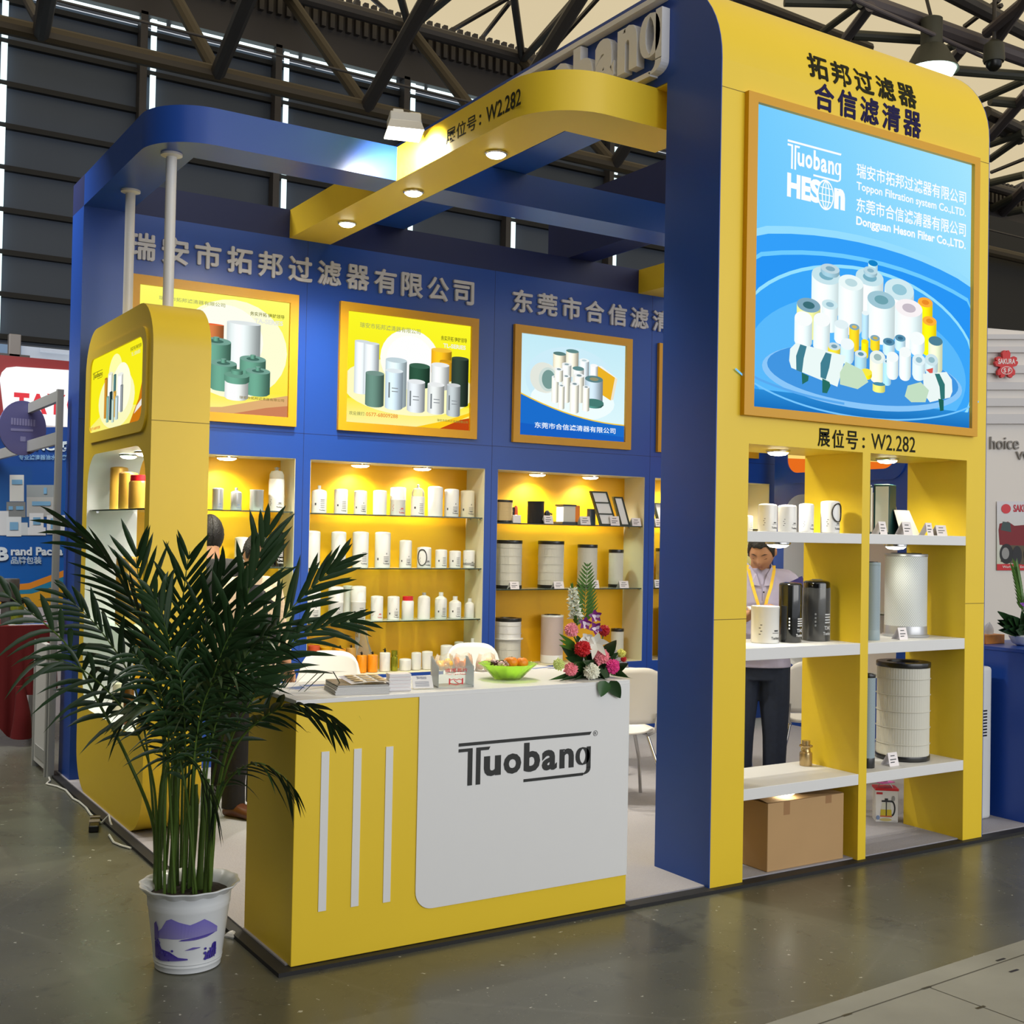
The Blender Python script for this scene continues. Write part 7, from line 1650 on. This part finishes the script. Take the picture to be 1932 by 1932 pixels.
def PT2(body, u0, u1, v0, v1, c, bold=.02):
    P.h += 1; k = len(P.mb.f); put_text(P.mb, body, u0, u1, v1, v0, lambda a, d, h: P.fn(a, d, .0004*P.h), 0, bold); P.c += [lin(c)]*sum(len(f) for f in P.mb.f[k:])
P.ell(1896, 960, 9, 9, (214, 60, 70)); PT2('SAKU', 1910, 1936, 952, 966, (196, 40, 60), .03); PT2('Worldwide Engin', 1889, 1936, 1067, 1073, (240, 220, 220))
P.build('poster_print', INK, po)
# blue counter at the right with flowers, holder and tissue box
cx0 = 2.47
rc_ = thing('blue_counter', 'plain blue counter at the right edge beyond the tower', 'counter', (cx0, 0, 0)); MB().box(cx0, 4.1, .06, .56, .018, 1.0).build('body', BLU, rc_, bevel=.002, world=True); MB().box(cx0-.004, 4.104, .056, .564, 1.0, 1.02).build('top', BLU, rc_, world=True)
c = at_z(1912, 1216, 1.02); fb = thing('flower_arrangement', 'flower arrangement in a white bowl on the blue counter, right edge', 'flower arrangement', (c.x+.0, .25, 1.0205)); fb.scale = (1.45, 1.45, 1.45); rnd = random.Random(9)
MB().lathe([(.03, 0), (.05, .01), (.065, .04), (.06, .045), (0, .045)], 20).build('bowl', WHT, fb, 40)
for k in range(20):
    a = rnd.uniform(PI*.75, PI*1.35)+(.6 if k % 3 == 0 else 0); b = MB(); e_ = rnd.uniform(.1, .5); blade(b, (0, 0, .05), (math.cos(a)*.15, math.sin(a)*.08, .05+e_*.25), .045, .02, None, 6, .3); b.build('leaf', LEAF1, fb, 60)
for k in range(5):
    b = MB(); A_, B_ = Vector((0, 0, .06)), Vector((-.13+.05*k, rnd.uniform(-.05, .05), .33-.02*k*(k-2))); b.tube([A_, A_.lerp(B_, .5)+Vector((0, 0, .03)), B_], .0015, 5)
    for m_ in range(12):
        q = .25+.7*m_/12; cc_ = A_.lerp(B_, q)+Vector((0, 0, .12*q*(1-q)))
        for s_ in (-1, 1): blade(b, cc_, cc_+Vector((s_*.03*(1-q*.5)-.015, 0, .035)), .008, 0, None, 3)
    b.build('palm_leaf', LEAF2, fb, 60)
for k, (dx, dz, rgb) in enumerate(((-.06, .12, (226, 220, 120)), (-.03, .20, (206, 190, 90)), (.0, .15, (196, 20, 40)), (.03, .24, (190, 20, 40)), (-.08, .17, (150, 90, 190)), (.01, .06, (214, 220, 170)), (.05, .10, (206, 70, 130)))):
    b = MB()
    for m_ in range(22):
        v_ = Vector((rnd.gauss(0, 1), rnd.gauss(0, 1)-.6, rnd.gauss(0, 1))).normalized(); blade(b, (dx, -.06, dz), Vector((dx, -.06, dz))+v_*.028, .018, 0, None, 3, .3)
    b.build('flower', mat('petal_%d_%d_%d' % rgb, rgb, .6), fb, 60)
c = at_z(1876, 1214, 1.02); t = thing('tissue_box', 'orange printed tissue box on the blue counter, right edge', 'tissue box', (c.x-.06, .40, 1.0205)); MB().box(-.05, .13, 0, .1, 0, .055).build('carton', mat('orange_print', (206, 130, 50), .5, noise=.3, nscale=30), t, bevel=.002); blade(MB(), (0, 0, 0), (0, 0, .1), .05); b = MB(); blade(b, (.02, .05, .05), (.05, .05, .13), .07, 0, None, 5, .5); b.build('tissue', GLOSS, t, 60)
c = at_z(1872, 1190, 1.02); t = thing('brochure_holder', 'clear brochure holder on the blue counter beside the tower edge', 'brochure holder', (c.x-.05, .48, 1.0205)); MB().box(-.02, .12, 0, .003, 0, .2).box(-.02, .12, .05, .053, 0, .26).box(-.02, .12, 0, .053, 0, .003).build('clear_stand', ACR, t); MB().box(-.015, .115, .01, .04, .004, .21).build('brochures', CARD, t)
# white appliance with vents behind the tower's right leg
c = at_z(1868, 1546, .022); t = thing('water_dispenser', 'tall white appliance with vent slots behind the right tower leg', 'appliance', (2.10, .235, .022)); hz = at_y(1872, 1258, .235).z
MB().box(0, .30, 0, .30, 0, hz-.02).build('cabinet', mat('appliance_white', (214, 216, 216), .35), t, bevel=.02, seg=3); b = MB()
for k in range(9): b.box(.16, .25, -.002, .0, hz-.28-k*.018, hz-.272-k*.018)
b.build('vent_slots', BLK, t); MB().box(.298, .304, .06, .08, .1, hz-.12).build('pipe', CHROME, t)
# mirrored blue cabinet on the right side of our stand, seen through the tower
bx = 3.90
cb = thing('display_cabinet', 'blue rounded display cabinet with backlit orange picture, seen through the tower', 'display cabinet', (bx, 2.04, 0))
yb2 = lambda a, c, h: (bx+h, a, c)
MB().ring(rrect(2.038, 3.545, .02, 2.835, .26, 8), rrect(2.18, 3.42, .53, 2.03, .2, 8), 0, .3, yb2, 0, 0, 1).build('body', [BLU, WHT], cb, 30, world=True)
MB().box(bx+.29, bx+.3, 2.15, 3.45, .5, 2.06).build('back_board', mat('pale_back_board', (226, 214, 210), .6), cb, world=True)
MB().ring(rrect(2.1, 3.47, 2.13, 2.72, .16, 8), rrect(2.2, 3.38, 2.22, 2.66, .12, 8), -.014, 0, yb2).build('picture_frame', BLU, cb, world=True)
P = Print(lambda a, c, h: (bx-.004-h, 3.38-a*1.18, 2.22+c*.44))
P.poly(rrect(0, 1, 0, 1, .1, 6), (232, 110, 30)); P.poly([(.0, .3), (1, .1), (1, .16), (.0, .42)], (255, 220, 120)); P.poly([(.05, .6), (1, .4), (1, .95), (.1, .95)], (226, 60, 40)); P.ell(.3, .9, .12, .09, (60, 90, 190))
P.build('backlit_picture', FILM, cb)
product('pleat', 1500, 1524, 1028, 1098, 4.02, 1.05, 'golden pleated air filter on the blue cabinet shelf, seen above the man', 'air filter', m=mat('golden_pleats', (226, 160, 30), .7), name='air_filter').location.x = bx+.14
t = thing('glass_shelf', 'glass shelf inside the blue cabinet, seen through the tower', 'shelf', (bx, 2.18, 1.04)); MB().box(.02, .28, .01, 1.23, 0, .008).build('pane', GLS, t); MB().box(.016, .02, .01, 1.23, 0, .008).build('front_edge', GLSE, t)

# trench cover plates in the hall floor, cord and adapter
e1, e2 = at_z(1450, 1932, 0), at_z(1932, 1775, 0); dr = (e2-e1).normalized(); nr = Vector((dr.y, -dr.x, 0))
tr = MB(); lo_, hi_ = e1-dr*4, e2+dr*6
tr.add([lo_+Vector((0, 0, .004)), hi_+Vector((0, 0, .004)), hi_+nr*1.2+Vector((0, 0, .004)), lo_+nr*1.2+Vector((0, 0, .004)), lo_, hi_, hi_+nr*1.2, lo_+nr*1.2], [(0, 3, 2, 1), (0, 1, 5, 4), (1, 2, 6, 5), (2, 3, 7, 6), (3, 0, 4, 7)])
tp_ = struct(tr, 'floor_trench', mat('trench_concrete', (128, 129, 124), .6, noise=.25, nscale=3))
b = MB()
def seg_(p, q, wd, zz=.0046): 
    p, q = Vector((p.x, p.y, zz)), Vector((q.x, q.y, zz)); s_ = (q-p).cross(Vector((0, 0, 1))).normalized()*wd/2; b.add([p-s_, q-s_, q+s_, p+s_], [(0, 3, 2, 1)] if False else [(0, 1, 2, 3)])
ln = .10
seg_(lo_+nr*ln, hi_+nr*ln, .006)
for k in range(7): p = e1+dr*(.12+.62*(k-1)); seg_(p+nr*ln, p+nr*1.1, .005)
b.build('plate_joint', mat('joint_dark', (66, 64, 58), .8), tp_)
b = MB()
for u, v in ((1880, 1813), (1740, 1866), (1590, 1917), (1842, 1903), (1905, 1834)): p = at_z(u, v, .0046); q = at_z(u+16, v-5, .0046); seg_(p, q, .012, .0048)
b.build('lifting_slot', BLK, tp_)
cpts = [(100, 1462), (104, 1472), (97, 1478), (118, 1483), (134, 1490), (148, 1506), (160, 1512), (172, 1522), (182, 1536), (196, 1546), (202, 1552)]
cpts2 = [(217, 1574), (226, 1588), (240, 1594), (258, 1599)]
b = MB(); b.tube([at_z(u, v, .006)+Vector((-.03, 0, 0)) for u, v in cpts]+[at_z(206, 1538, .05), at_z(208, 1550, .03), at_z(212, 1560, .006)], .006, 6)
cord = one(b, 'extension_lead', 'white power cord trailing along the left foot of the yellow cabinet', 'cord', mat('white_cord', (206, 206, 200), .4))
b2 = MB().tube([at_z(u, v, .006)+Vector((-.03, 0, 0)) for u, v in cpts2], .006, 6).build('loose_end', mat('white_cord', (206, 206, 200), .4), cord)
pa_ = at_z(196, 1558, 0); t = thing('power_adapter', 'black power adapter with tape on the floor by the cabinet foot', 'power adapter', (pa_.x-.05, pa_.y, 0), math.radians(75)); MB().box(-.13, .13, -.025, .025, 0, .035).build('case', BLK, t, bevel=.005); MB().box(-.04, .02, -.027, .027, .0355, .0365).box(.07, .10, -.027, .027, .0355, .0365).build('tape_strip', mat('grey_tape', (120, 112, 104), .5), t)
